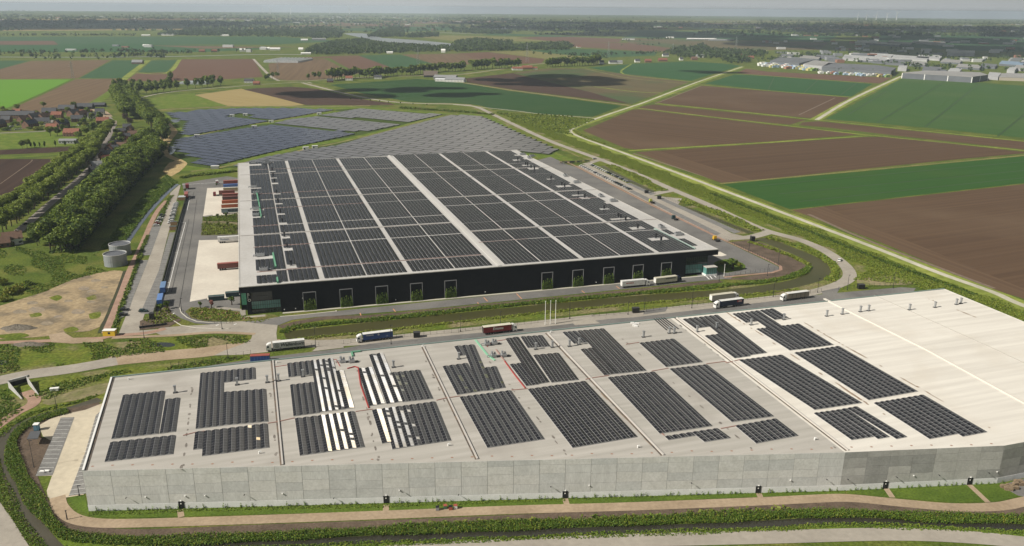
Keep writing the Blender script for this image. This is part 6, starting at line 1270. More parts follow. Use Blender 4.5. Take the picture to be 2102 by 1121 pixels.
for i, (px, w, dd, h) in enumerate((((849, 694), 3.0, 2.2, 2.4), ((1299, 643), 3.4, 2.2, 2.4), ((1763, 594), 3.4, 2.4, 2.4), ((307, 657), 2.0, 2.0, 3.2), ((1542, 496), 2.6, 2.2, 3.0), ((1324, 397), 3.0, 2.2, 2.2), ((1350, 409), 3.0, 2.2, 2.4))):
    hut('transformer_cabinet', 'black utility cabinet %s' % ('beside the blue lorry', 'by the middle gate', 'at the far right gate', 'at the parking entrance hedge', 'by the east gate', 'north of the east crossing', 'south of the east crossing')[i], 'cabinet', px, .12, w, dd, h, c_black, P('cabinet_roof', (.04, .04, .042), None))
# solar farm transformer houses
for i, (x, y) in enumerate(((399, 282), (472, 240), (499, 238), (517, 263), (552, 252), (651, 236), (622, 308), (641, 305))):
    hut('substation', 'white inverter station in the solar farm, %s from the left' % nth(sorted((399, 472, 499, 517, 552, 651, 622, 641)).index(x)), 'station', (x, y), .3, 6.0, 2.6, 2.8, white, white, (1, 2.2, .3, 2.0), 0)
hut('substation', 'pale low station on the grass behind the black warehouse', 'station', (433, 347), .1, 7.0, 3, 2.6, steel, whitem)
# --- masts, poles, fences
def pole(nm, lb, cat, base, top, mat, rad, group=None, arm=False):
    p = G(*base); h = 3.0
    for _ in range(120):
        if proj((*p[:2], h))[1] <= top[1]: break
        h += .15
    r = thing(nm, lb, cat, p, rb.uniform(-.2, .2), group); m = MB(); m.bar((0, 0, 0), (0, 0, h), rad, n=6, r2=rad*.6); m.build('mast', mat, r)
    if arm: m = MB(); m.box(-.2, .9, -.14, .14, h-.05, h+.1); m.build('lamp_head', darkst, r); m = MB(); m.cyl(0, 0, -.02, .6, rad*1.8, n=8); m.build('base', darkst, r)
    else: m = MB(); m.cyl(0, 0, h, h+.15, rad*1.3, n=8); m.build('cap', mat, r)
    return r
LP = [((1169, 655), (1169, 614)), ((1289, 646), (1289, 620)), ((1322, 641), (1323, 612)), ((1420, 633), (1424, 596)), ((1587, 610), (1590, 580)), ((1678, 601), (1683, 572)), ((1739, 596), (1744, 565)), ((1833, 592), (1838, 560)), ((945, 681), (946, 648)), ((1027, 665), (1027, 640)), ((803, 707), (803, 668)), ((648, 713), (647, 672)), ((468, 736), (467, 705)), ((296, 694), (293, 665)), ((373, 638), (370, 613)), ((456, 676), (455, 652)), ((1537, 517), (1539, 484)), ((1597, 545), (1599, 516)), ((1575, 567), (1577, 543)), ((1476, 578), (1476, 560)), ((70, 960), (66, 905)), ((163, 1018), (160, 998)), ((1290, 470), (1290, 448)), ((118, 848), (113, 815)), ((112, 845), (110, 822))]
for i, (b, t) in enumerate(LP[:-1]): pole('street_lamp', 'slender dark street lamp, %s from the left across the photo' % nth(sorted(l[0][0] for l in LP[:-1]).index(b[0])), 'street lamp', b, t, darkst, .14 if i != 20 else .1, 'street lamps', True)
for i, (b, t) in enumerate((((1119, 667), (1119.5, 619)), ((1129.5, 666), (1131, 618)), ((1140, 665), (1141, 617)))): pole('flagpole', 'tall white flagpole behind the grey roof edge, %s of three from the left' % nth(i), 'flagpole', b, t, white, .17, 'white flagpoles')
pole('flagpole', 'white flagpole alone beside the glass porch', 'flagpole', (1486, 568), (1488, 543), white, .16)
pole('signpost', 'short black post at the bend of the dirt road', 'post', (138, 1067), (136, 1055), darkst, .2)
def fence(lb, px, h=2.0, step=3.0, mat=darkst, group='fences'):
    L = GG(px); a0 = L[0]; r = thing('fence', lb, 'fence', a0); m = MB(); posts = []
    for a, b in zip(L[:-1], L[1:]):
        n = max(1, int(np.linalg.norm(b-a)/step)); posts += [a+(b-a)*k/n-a0 for k in range(n)]
        for z in (h*.97, h*.5, .25): m.bar(a-a0+np.array([0, 0, z]), b-a0+np.array([0, 0, z]), .022)
    m.build('rails', mat, r); posts.append(L[-1]-a0)
    for p in posts[:100]: m = MB(); m.box(p[0]-.05, p[0]+.05, p[1]-.05, p[1]+.05, 0, h); m.build('post', mat, r)
    return r
for lb, px in (('thin mesh fence left of the grey lorry gate', [(351, 752), (400, 746), (470, 736), (515, 727)]), ('mesh fence beside the grey lettered lorry', [(560, 723), (610, 718), (655, 711)]), ('mesh fence before the blue lorry', [(706, 707), (750, 700), (830, 692), (897, 686)]), ('dark sliding gate left of the red lorry', [(897, 686), (941, 683)]), ('mesh fence behind the red lorry', [(941, 682), (1000, 675), (1062, 668), (1118, 661), (1171, 655)]), ('mesh fence by the middle cabinet', [(1215, 650), (1260, 646), (1322, 640)]), ('dark sliding gate right of the middle cabinet', [(1327, 640), (1368, 634)]), ('mesh fence behind the navy lorry', [(1368, 634), (1420, 628), (1500, 619), (1580, 611), (1640, 605), (1686, 599)]), ('mesh fence at the far right gate', [(1721, 595), (1784, 589), (1870, 585)]),
    ('fence with posts along the red path corner', [(1486, 568), (1520, 564), (1560, 559), (1598, 554)]), ('fence along the east parking by the ditch', [(1292, 375), (1345, 399)]), ('fence along the far east parking ditch', [(1364, 406), (1420, 430), (1470, 453), (1522, 477)]), ('fence at the parking entrance', [(287, 675), (330, 670), (345, 667)]), ('fence at the front planting bed', [(372, 640), (392, 656), (440, 664), (478, 665)])):
    fence(lb, px)
orf = P('rust_fence', (.34, .14, .085), None, rough=.8)
fence('long low rust red fence along the east yard', [(1183, 342), (1230, 366), (1290, 397), (1327, 416), (1400, 452), (1462, 482)], 1.4, 4.5, orf); fence('dark fence along the bare plot by the east yard', [(1490, 496), (1540, 519), (1600, 547)], 2.0, 2.4)
hp = P('hedge_wall', (.03, .028, .02), (.05, .06, .02), .5, pos=True)
def lowwall(nm, lb, cat, px, h, w, mat):
    L = GG(px, .1); a0 = L[0]; r = thing(nm, lb, cat, a0)
    for a, b in zip(L[:-1], L[1:]):
        t = (b-a)/np.linalg.norm(b-a); nn = np.array([-t[1], t[0], 0])*w/2; A = [a-nn-a0, b-nn-a0, b+nn-a0, a+nn-a0]; m = MB(); m.hexa([(p[0], p[1], -.05) for p in A], [(p[0], p[1], h) for p in A]); m.build('wall_run', mat, r)
    m = MB(); p = L[-1]-a0; m.box(p[0]-w*.7, p[0]+w*.7, p[1]-w*.7, p[1]+w*.7, -.05, h+.15); m.build('end_post', mat, r)
    return r
lowwall('dark_wall', 'long dark wall between the parking bays and the west yard', 'wall', [(384, 402), (366, 462), (350, 524), (340, 560), (319, 640)], 1.9, .5, hp)
lowwall('dark_wall', 'low black barrier beside the parking entrance', 'wall', [(286, 674), (342, 667)], 1.0, .3, darkst)
kc = P('kerb_stone', (.55, .52, .45), None)
lowwall('kerb', 'pale kerb curving round the ornamental bed', 'kerb', [(369, 632), (372, 642), (384, 652), (404, 660), (440, 663), (470, 662)], .14, .35, kc); lowwall('kerb', 'pale kerb on the outside of the yard exit bend', 'kerb', [(344, 645), (352, 656), (372, 668), (402, 673), (440, 675), (470, 675)], .14, .35, kc)
lowwall('kerb', 'pale kerb along the black warehouse front', 'kerb', [(575, 650), (620, 646.5), (690, 639)], .14, .6, kc)
# parking structures on the west side
for i, (x, y, w) in enumerate(((365.5, 412, 5.5), (350, 463.5, 4.5), (348, 473.5, 4.5))):
    r = thing('bike_shelter', 'small flat roofed shelter by the west wall, %s from the back' % nth(i), 'shelter', G(x, y, .1), AC-.05); m = MB(); m.box(0, w, 0, 6.5 if i == 0 else 2.6, 2.5, 2.7); m.build('roof', P('shelter_grey', (.38, .41, .42), None) if i == 0 else MATS['shelter_roof'], r)
    for sx in (.2, w-.2):
        for sy in (.2, 6.2 if i == 0 else 2.4): m = MB(); m.bar((sx, sy, 0), (sx, sy, 2.5), .1); m.build('post', MATS['shelter_wood'], r)
    m = MB(); m.box(.1, w-.1, 0, .1, .2, 2.4); m.build('slat_wall', P('shelter_slats', (.28, .17, .10), None), r)
# waste on the front verge
for i, (x, y, m1, w) in enumerate(((898, 1047, c_grey, 1.0), (914, 1044, paintm('bin_green', (.05, .13, .08)), 1.0), (925, 1046, c_lightred, 1.1), (935, 1044, c_white, 1.1))):
    r = thing('waste_bin', '%s bin on the grass verge of the grey wall' % ('dark grey', 'green and red', 'red and grey', 'white and red')[i], 'bin', G(x, y, .05), .1); m = MB(); m.box(-w/2, w/2, -.5, .5, .1, 1.2); m.build('bin_body', m1, r); m = MB(); m.hexa([(-w/2-.05, -.55, 1.2), (w/2+.05, -.55, 1.2), (w/2+.05, .55, 1.2), (-w/2-.05, .55, 1.2)], [(-w/2, -.3, 1.45), (w/2, -.3, 1.45), (w/2, .3, 1.45), (-w/2, .3, 1.45)]); m.build('lid', c_lightred if i in (1, 3) else c_black, r)
plk = P('pallet_wood', (.30, .22, .14), (.16, .12, .08), 2)
for i, (x, y) in enumerate(((2062, 1001), (2072, 1000), (2070, 1006), (2082, 1004), (2090, 991), (2098, 996), (2086, 996))):
    r = thing('timber_stack', 'stack of brown timber on the corner yard at the right edge, %s from the left' % nth(sorted((2062, 2072, 2070, 2082, 2090, 2098, 2086)).index(x)), 'stack', G(x, y, .1), rb.uniform(-.4, .4), 'timber stacks'); 
    for k in range(5): m = MB(); m.box(-1.2+rb.uniform(-.2, .2), 1.2, -.5, .5, k*.22, k*.22+.17); m.build('plank_layer', plk, r)
# concrete underpass on the left
r = thing('underpass', 'concrete cycle underpass with two sloping wing walls', 'underpass', G(40, 803)); o_ = G(40, 803); cw = P('underpass_concrete', (.46, .45, .43), (.36, .355, .34), .5, .85)
a, b = G(18, 797)-o_, G(56, 787)-o_
m = MB(); m.hexa([(a[0], a[1], 2.3), (b[0], b[1], 2.3), (b[0]+.5, b[1]+1.5, 2.3), (a[0]+.5, a[1]+1.5, 2.3)], [(a[0], a[1], 3.2), (b[0], b[1], 3.2), (b[0]+.5, b[1]+1.5, 3.2), (a[0]+.5, a[1]+1.5, 3.2)]); m.build('deck_beam', cw, r)
for p, e_ in ((a, G(44, 820)-o_), (b, G(78, 812)-o_)):
    m = MB(); m.hexa([(p[0], p[1], 0), (e_[0], e_[1], 0), (e_[0]+.4, e_[1], 0), (p[0]+.4, p[1], 0)], [(p[0], p[1], 3.0), (e_[0], e_[1], .5), (e_[0]+.4, e_[1], .5), (p[0]+.4, p[1], 3.0)]); m.build('wing_wall', cw, r)
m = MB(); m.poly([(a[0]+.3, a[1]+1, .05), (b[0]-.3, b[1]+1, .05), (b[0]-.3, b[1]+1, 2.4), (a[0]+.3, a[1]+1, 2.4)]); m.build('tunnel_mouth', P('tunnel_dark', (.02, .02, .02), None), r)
for i, (x, y) in enumerate(((103, 804), (112, 803))): hut('stone_block', 'pale stone block on the rough ground by the underpass, %s one' % ('left' if i == 0 else 'right'), 'block', (x, y), rb.uniform(0, .5), 1.4, 1.2, 1.0, white, white)
ms = P('rubble', (.10, .085, .065), (.17, .15, .12), 1.2, pos=True)
for lb, px, rx, ry, h in (('dark heap of rubble on the sandy lot', (38, 674), 9, 3.4, 2.0), ('low brown spoil heap beside the red path end', (62, 708), 9, 2.6, 1.4)):
    q_ = np.random.RandomState(int(px[0])); n = 20; V = [(0, 0, h)]; Fq = []
    for j in range(1, 6):
        for k in range(n): a_ = 2*math.pi*k/n; f = j/5; V.append((rx*f*math.cos(a_)*q_.uniform(.9, 1.1), ry*f*math.sin(a_)*q_.uniform(.9, 1.1), max(-.05, h*(1-f**1.5)*q_.uniform(.7, 1.15)-(0.05 if j == 5 else 0))))
    fc = [(0, 1+k, 1+(k+1) % n) for k in range(n)]+[(1+(j-1)*n+k, 1+j*n+k, 1+j*n+(k+1) % n, 1+(j-1)*n+(k+1) % n) for j in range(1, 5) for k in range(n)]
    me = bpy.data.meshes.new('spoil_heap'); me.from_pydata(V, [], fc); me.materials.append(ms); tag(ob('spoil_heap', me, None, G(*px)), lb, 'heap')
ys_ = thing('cargo_racks', 'dark storage racks and pallets behind the east car park', 'rack', G(1150, 337, .1), AC)
for k in range(12):
    m = MB(); x = k*2.6; [m.bar((x+dx, dy, 0), (x+dx, dy, 2.6), .09) for dx in (0, 1.9) for dy in (0, 1.6)]; m.box(x, x+1.9, 0, 1.6, rb.uniform(.8, 2.0), 2.3); m.build('rack_bay', darkst if k % 3 else plk, ys_)
# ============================================================ SOLAR FARM
RA = ang((387, 338), (427, 344)); rd = np.array([math.cos(RA), math.sin(RA), 0]); rp = np.array([-rd[1], rd[0], 0])
FARM = [('upper left block', [(383, 231.5), (403, 226.5), (501, 223), (600, 223), (689, 226), (568, 246.5), (508, 242), (524, 236.5), (494, 233), (465, 239)], 0),
 ('left block', [(342, 232.5), (365, 231), (465, 240), (479, 241), (551, 249.5), (387, 279.5), (371, 277), (384, 250), (354, 242)], 0),
 ('middle block', [(356, 304), (365, 286), (461, 271), (501, 264.5), (560, 257), (700, 270.5), (735, 275), (620, 299.5), (488, 329.5), (430, 344.5), (387, 338.5), (410, 329), (374, 315)], 0),
 ('upper middle block', [(658, 237.5), (737, 224), (906, 236.5), (842, 251.5), (680, 239.5)], 1),
 ('centre block', [(560, 255), (588, 247), (650, 240), (680, 243), (825, 256.5), (751, 271.5), (680, 267)], 1),
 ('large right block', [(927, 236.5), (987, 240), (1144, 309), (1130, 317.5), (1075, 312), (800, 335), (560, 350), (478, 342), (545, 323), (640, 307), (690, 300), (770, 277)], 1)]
TL_, TD_, PIT = 29.0, 8.8, 11.8; tabs = []
for bi, (nm, px, sh) in enumerate(FARM):
    Wp = np.array(GG(px)); cu = Wp@rd; cv = Wp@rp; poly = list(zip(cu, cv)); j = 0
    v = math.floor(cv.min()/PIT)*PIT
    while v < cv.max():
        # the longest inside runs of this row
        us = np.arange(cu.min(), cu.max(), 1.5); ok = inpoly(us, np.full_like(us, v+TD_/2), poly); i = 0
        while i < len(us):
            if ok[i]:
                k = i
                while k < len(us) and ok[k]: k += 1
                u0, u1 = us[i], us[min(k, len(us)-1)]; x = u0; off = (j*11.0) % TL_; cutp = [u0]+[t for t in np.arange(math.floor(u0/TL_)*TL_+off, u1, TL_) if t > u0+4 and t < u1-4]+[u1]
                for s, e in zip(cutp[:-1], cutp[1:]): tabs.append((bi, s, e, v))
                i = k
            else: i += 1
        v += PIT; j += 1
def vis(t):
    p = rd*(t[1]+t[2])/2+rp*t[3]; x, y = proj(p); d = np.linalg.norm(p); return (d, x, y)
tabs.sort(key=lambda t: vis(t)[0]); solo = []; rest = []
C4 = [(p[0], p[1]) for p in [(A_), (B_), (C_), (D_)]]
roofpx = [proj(p) for p in (A_, B_, C_, D_)]
for t in tabs:
    d, x, y = vis(t)
    (solo if (len(solo) < 290 and not inpoly(np.array([x]), np.array([y]), roofpx)[0]) else rest).append(t)
def table_faces(mb, s, e, v, o):
    L = e-s-1.3; a = rd*s+rp*v-o
    z0, z1 = .8, 1.2
    P_ = [a+np.array([0, 0, z0]), a+rd*L+np.array([0, 0, z0]), a+rd*L+rp*TD_+np.array([0, 0, z1]), a+rp*TD_+np.array([0, 0, z1])]
    mb.hexa([tuple(p-np.array([0, 0, .12])) for p in P_], [tuple(p) for p in P_], 1, 0)
    mb.poly([tuple(a+rp*(TD_-.3)+np.array([0, 0, 0])), tuple(a+rd*L+rp*(TD_-.3)), tuple(a+rd*L+rp*(TD_-.3)+np.array([0, 0, z1-.2])), tuple(a+rp*(TD_-.3)+np.array([0, 0, z1-.2]))], 1)
pvf = P('solar_farm_glass', (.028, .034, .062), (.038, .044, .074), .08, .25, pos=True, spec=.35); pvg = P('solar_farm_sky_sheen', (.10, .098, .105), (.125, .122, .128), .05, .3, pos=True, spec=.4, fine=.4, fineamt=.06)  # second glass has the sky's reflection painted in as paler grey
rows_ = {}
for t in solo: rows_.setdefault(t[0], {}).setdefault(round(t[3]), []).append(t)
TLAB = {}
for b_, rr in rows_.items():
    for ri, vv in enumerate(sorted(rr)):
        for ti, t in enumerate(sorted(rr[vv], key=lambda t: t[1])): TLAB[t] = 'solar table, %s from left, %s row from the front, %s of the farm' % (nth(ti), nth(ri), FARM[b_][0])
for t in solo:
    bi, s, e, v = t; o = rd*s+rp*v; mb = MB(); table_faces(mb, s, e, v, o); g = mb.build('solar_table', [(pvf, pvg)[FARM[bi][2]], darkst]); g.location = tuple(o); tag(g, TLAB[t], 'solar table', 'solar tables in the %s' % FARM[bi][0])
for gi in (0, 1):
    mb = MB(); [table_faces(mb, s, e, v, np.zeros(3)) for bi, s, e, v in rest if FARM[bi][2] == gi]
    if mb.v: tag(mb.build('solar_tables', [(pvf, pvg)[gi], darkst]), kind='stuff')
# ============================================================ HOUSES
brick = P('brick', (.20, .115, .08), (.15, .085, .06), 1.5, .9); slate = P('slate_roof', (.075, .077, .085), (.055, .057, .065), 1, .7); tile_r = P('red_tile', (.25, .10, .062), (.19, .075, .05), 1, .8); tile_b = P('brown_tile', (.17, .10, .07), (.13, .08, .055), 1, .8); plaster = P('white_plaster', (.68, .67, .64), None); tile_g = P('grey_sheet', (.25, .255, .26), (.2, .205, .21), .5, .7); winm = P('house_window', (.03, .035, .04), None, rough=.15)
NH = [0]
def house(lb, px, rz, w, dd, hw, hr, wm, rm, chim=True, panels=False, cat='house', nm='house', group=None, z=0, wins=True):
    r = thing(nm, lb, cat, G(*px, z), rz, group); NH[0] += 1
    m = MB(); m.hexa([(-w/2, -dd/2, -.1), (w/2, -dd/2, -.1), (w/2, dd/2, -.1), (-w/2, dd/2, -.1)], [(-w/2, -dd/2, hw), (w/2, -dd/2, hw), (w/2, dd/2, hw), (-w/2, dd/2, hw)])
    for s in (-1, 1): m.hexa([(s*w/2, -dd/2, hw), (s*(w/2-.25), -dd/2, hw), (s*(w/2-.25), dd/2, hw), (s*w/2, dd/2, hw)][::s], [(s*w/2, -.05, hw+hr-.08), (s*(w/2-.25), -.05, hw+hr-.08), (s*(w/2-.25), .05, hw+hr-.08), (s*w/2, .05, hw+hr-.08)][::s])
    wo = m.build('wall', wm, r); ov = .35; m = MB(); dz = hr*ov/(dd/2)
    for s in (-1, 1):
        A = [(-w/2-ov, s*(dd/2+ov), hw-dz), (w/2+ov, s*(dd/2+ov), hw-dz), (w/2+ov, 0, hw+hr), (-w/2-ov, 0, hw+hr)]
        if s > 0: A = A[::-1]
        m.hexa(A, [(p[0], p[1], p[2]+.22) for p in A])
    ro = m.build('roof', rm, r)
    if chim: m = MB(); m.box(w*.22, w*.22+.7, -.35, .35, hw+hr*.6, hw+hr+1.0); m.build('chimney', brick, ro)
    if wins:
        n = max(2, int(w/3))
        for k in range(n):
            x = -w/2+w*(k+.5)/n
            for zz in ([.9] if hw < 4 else [.9, 3.5]): m = MB(); m.box(x-.6, x+.6, -dd/2-.05, -dd/2+.02, zz, zz+1.3); m.build('window', winm, r)
        m = MB(); m.box(-w/2-.05, -w/2+.02, -.6, .6, hw-.2, hw+1.0); m.build('window', winm, r)
    if panels: m = MB(); m.hexa([(-w*.35, -dd*.45, hw+hr*.12+.26), (w*.35, -dd*.45, hw+hr*.12+.26), (w*.35, -dd*.1, hw+hr*.82+.26), (-w*.35, -dd*.1, hw+hr*.82+.26)], [(-w*.35, -dd*.45, hw+hr*.12+.34), (w*.35, -dd*.45, hw+hr*.12+.34), (w*.35, -dd*.1, hw+hr*.82+.34), (-w*.35, -dd*.1, hw+hr*.82+.34)]); m.build('solar_panel', pvb, ro)
    return r
VA = ang((160, 370), (230, 262))
for a_ in [
 ('white gabled house with brown tiled roof at the left edge of the photo', (27, 500), VA-1.35, 11, 8.5, 4.2, 3.6, plaster, tile_b, 1),
 ('brick barn with brown roof beside the white gabled house', (5, 506), VA-1.35, 9, 7, 3.0, 3.4, brick, tile_b, 0),
 ('long slate roofed brick terrace at the left edge of the village', (37, 243), .12, 44, 10, 5, 4.6, brick, slate, 1),
 ('terrace end house half cut by the left edge of the photo', (-4, 262), 1.3, 18, 10, 5, 4.6, brick, slate, 1),
 ('short slate house joining the terrace at its right end', (72, 247), 1.2, 16, 10, 5, 4.4, brick, slate, 1),
 ('brick house with gable towards the camera and panels on its roof', (63, 262), 1.35, 17, 10, 5, 4.6, brick, slate, 1, True),
 ('slate house with steep gable behind the paved square', (103, 236), .2, 18, 10, 4.6, 5.2, brick, slate, 1),
 ('slate terrace behind the brick house, right of the paved square', (139, 230), .1, 22, 10, 5, 5, brick, slate, 1),
 ('tall brick house with bright panel roof, gable towards the camera', (126, 262), 1.38, 18, 11, 5.4, 5, brick, slate, 1, True),
 ('barn with orange tiled roof above the hedge row', (149, 279), .08, 17, 10, 4, 4.6, brick, tile_r, 0),
 ('grey walled shed behind the hedge row of dark trees', (141, 294), .08, 18, 7, 3.2, 1.6, P('pale_sheet', (.36, .36, .36), None), tile_g, 0),
 ('small house with red tiled roof at the field edge', (36, 233), .1, 10, 8, 3.2, 3, brick, tile_r, 0),
 ('orange roofed bungalow in the village', (177, 235), .2, 15, 9, 3.2, 3.4, brick, tile_r, 0),
 ('dark barn behind the orange roofed bungalow', (176, 223), .1, 22, 11, 3.4, 4.4, P('dark_timber', (.04, .036, .033), None), slate, 0),
 ('dark low barn by the yard at the end of the village', (204, 219), .15, 18, 10, 3, 3, MATS['dark_timber'], slate, 0),
 ('white gabled house with dark roof in the village', (191, 243), .5, 12, 8, 4.0, 4, plaster, slate, 1),
 ('pale house at the top of the village street', (230, 259), .35, 11, 8, 3.4, 3, plaster, P('pale_tile', (.42, .35, .28), None), 1),
 ('brown roofed house on the street, farthest of the right side', (252, 284), VA-.2, 13, 9, 3.4, 4, brick, tile_b, 1),
 ('house with blue grey roof and white gable on the street', (237, 302), VA-.9, 12, 8, 3.6, 4, plaster, slate, 1),
 ('red tiled cottage just below the white gable house on the street', (226, 309), VA-.2, 10, 8, 3.2, 3.6, brick, tile_r, 1),
 ('dark roofed cottage halfway down the village street', (219, 323), VA-.6, 13, 9, 3.2, 3.8, brick, slate, 1),
 ('brick cottage with red roof next to the dark roofed one', (222, 333), VA-.9, 11, 8, 3.2, 3.8, brick, tile_r, 0),
 ('grey roofed house nearest the camera on the street', (206, 346), VA-1.3, 14, 9, 3.2, 4, brick, tile_g, 1),
 ('black shed at the near end of the street houses', (196, 353), VA-1.0, 9, 7, 2.8, 2.6, MATS['dark_timber'], slate, 0),
 ('brown thatched barn on the dike road', (884, 158), .1, 30, 22, 4, 9, MATS['dark_timber'], P('thatch', (.14, .11, .09), None), 0),
 ('long grey roofed farm shed east of the thatched barn', (915, 163), -.2, 48, 20, 5, 4, tile_g, tile_g, 0),
 ('second grey farm shed with pale front in the farmyard', (935, 168), -.2, 40, 18, 5, 4, plaster, tile_g, 0),
 ('low white farm shed at the front of the farmyard', (908, 167), -.2, 28, 10, 4, 2, plaster, P('white_roof', (.55, .56, .57), None), 0),
 ('red roofed white farmhouse in the dike road trees', (717, 165), .1, 14, 10, 5, 4, plaster, tile_r, 1),
 ('white cottage with dark roof among the dike road trees', (776, 162), .1, 16, 9, 4, 4, plaster, slate, 1),
 ('dark roofed cottage at the left end of the dike trees', (678, 169), .1, 12, 9, 3.4, 4, brick, slate, 1),
 ('red roofed house left of the road junction', (527, 174), .1, 12, 9, 3, 4, brick, tile_r, 1),
 ('white farm building left of the road junction', (512, 170), .1, 18, 12, 4, 4, plaster, slate, 0),
 ('farmhouse on the green field with grey roof', (283, 131), .1, 26, 16, 4, 6, brick, tile_g, 1),
 ('red roofed farmhouse left of the round trees', (1082, 142), .1, 26, 14, 4, 5, brick, tile_r, 1),
 ('pale long barn beside the red roofed farmhouse', (1062, 144), .1, 26, 14, 4, 4, plaster, tile_r, 0),
 ('white roofed shed at the left edge of the red farm', (1098, 142), .1, 12, 10, 3, 3, plaster, tile_r, 0)]:
    house(*a_)
HM = ((brick, slate), (brick, tile_b), (plaster, slate), (brick, tile_r), (MATS['dark_timber'], slate), (plaster, tile_b))
SL = np.array(smooth(GG([(206, 352), (222, 332), (236, 312), (246, 294), (254, 276), (258, 262)]), 20))
for k in range(15):
    p_ = SL[int((k+.5)/15*(len(SL)-1))]+np.array([rb.uniform(-5, 4)+(k % 2)*9, rb.uniform(-3, 3), 0]); x_, y_ = proj(p_)
    house('small house in the street row, %s from the near end' % nth(k), (x_, y_), VA+rb.choice((-.2, -1.6, -1.4)), rb.uniform(8, 13), rb.uniform(6, 8), 3, rb.uniform(2.6, 3.6), *HM[k % 6], k % 2 == 0, group='houses of the street row')
for k, (x_, y_) in enumerate(((14, 252), (50, 252), (88, 256), (108, 268), (160, 250), (168, 240), (206, 236), (212, 254), (152, 238), (90, 246), (24, 240), (118, 242))):
    house('village house behind the terrace and brick houses, %s from the left' % nth(sorted((14, 50, 88, 108, 160, 168, 206, 212, 152, 90, 24, 118)).index(x_)), (x_, y_), rb.choice((.1, 1.3, .3)), rb.uniform(11, 17), rb.uniform(8, 10), 4.4, rb.uniform(3.6, 4.6), *HM[k % 4], True, group='village houses behind the terrace')
for i, (x, y, m1, m2, w) in enumerate(((1235, 131, plaster, slate, 12), (1258, 131, plaster, slate, 22), (1272, 131, plaster, tile_g, 14), (1308, 128, plaster, slate, 14), (1330, 128, brick, tile_r, 18), (1360, 126, brick, tile_r, 26), (1398, 124, plaster, slate, 10), (1425, 123, brick, tile_b, 18), (1437, 118, plaster, tile_g, 26), (1420, 115, plaster, slate, 20), (1540, 121, brick, tile_r, 20), (1525, 117, brick, tile_r, 18), (1366, 116, plaster, slate, 20))):
    house('house on the far dike road, %s from the left' % nth(sorted((1235, 1258, 1272, 1308, 1330, 1360, 1398, 1425, 1437, 1420, 1540, 1525, 1366)).index(x)), (x, y), .1, w, 12, 4.5, 5, m1, m2, False, group='houses on the far dike road', wins=False)
for i, (x, y, m1, m2, w, h) in enumerate(((300, 74, plaster, white, 40, 4), (345, 73, plaster, tile_g, 60, 5), (462, 74, plaster, white, 40, 4), (300, 95, plaster, white, 22, 4), (545, 102, plaster, white, 30, 5), (565, 103, plaster, white, 34, 5), (440, 107, brick, tile_r, 18, 5), (498, 106, plaster, white, 18, 6), (415, 107, brick, tile_r, 18, 5), (655, 83, tile_g, tile_g, 60, 6), (625, 84, plaster, white, 30, 5), (618, 103, plaster, white, 16, 5), (628, 112, plaster, white, 30, 4), (800, 110, plaster, white, 20, 4), (910, 108, plaster, white, 14, 7), (748, 108, plaster, tile_r, 14, 5), (890, 63, brick, tile_b, 30, 7), (966, 60, plaster, white, 26, 6), (1290, 82, plaster, tile_g, 60, 5), (1375, 79, plaster, white, 40, 5), (1440, 82, tile_g, white, 150, 5), (1480, 84, tile_g, tile_g, 120, 5), (1188, 98, plaster, tile_r, 16, 4), (1126, 99, plaster, white, 16, 4), (658, 58, plaster, white, 40, 6), (118, 38, plaster, tile_r, 60, 8))):
    house('far farm building on the plain, %s from the left' % nth(sorted((300.0, 345, 462, 300.1, 545, 565, 440, 498, 415, 655, 625, 618, 628, 800, 910, 748, 890, 966, 1290, 1375, 1440, 1480, 1188, 1126, 658, 118)).index(x if not (x == 300 and y == 95) else 300.1)), (x, y), rb.uniform(-.1, .3), w, 16 if w > 30 else 10, h, h*.7, m1, m2, False, group='far farm buildings', wins=False, cat='farm building', nm='farm_building')
# glasshouses
gl = P('greenhouse_glass', (.50, .52, .53), (.42, .44, .45), .3, .3, spec=.6)
r = thing('greenhouse', 'white ridged glasshouse block beside the brown field', 'greenhouse', G(541, 128.5)); x0, x1 = 0, np.linalg.norm(G(607, 130)-G(541, 128.5)); 
for k in range(9):
    a, b = x0+(x1-x0)*k/9, x0+(x1-x0)*(k+1)/9-.4; m = MB(); dl = 130
    m.hexa([(a, 0, 0), (b, 0, 0), (b+10, dl, 0), (a+10, dl, 0)], [(a, 0, 4), (b, 0, 4), (b+10, dl, 4), (a+10, dl, 4)]); mid = (a+b)/2
    m.hexa([(a, 0, 4), (b, 0, 4), (b+10, dl, 4), (a+10, dl, 4)], [(mid-.2, 0, 7), (mid+.2, 0, 7), (mid+10.2, dl, 7), (mid+9.8, dl, 7)]); m.build('glass_bay', gl, r)
r = thing('greenhouse', 'low grey glasshouse behind the dike trees', 'greenhouse', G(366, 173), -.02)
for k in range(6): m = MB(); m.hexa([(k*9, 0, 0), (k*9+8.7, 0, 0), (k*9+8.7, 40, 0), (k*9, 40, 0)], [(k*9, 0, 3.6), (k*9+8.7, 0, 3.6), (k*9+8.7, 40, 3.6), (k*9, 40, 3.6)]); m.build('glass_bay', P('greenhouse_grey', (.30, .33, .34), None, rough=.4), r)
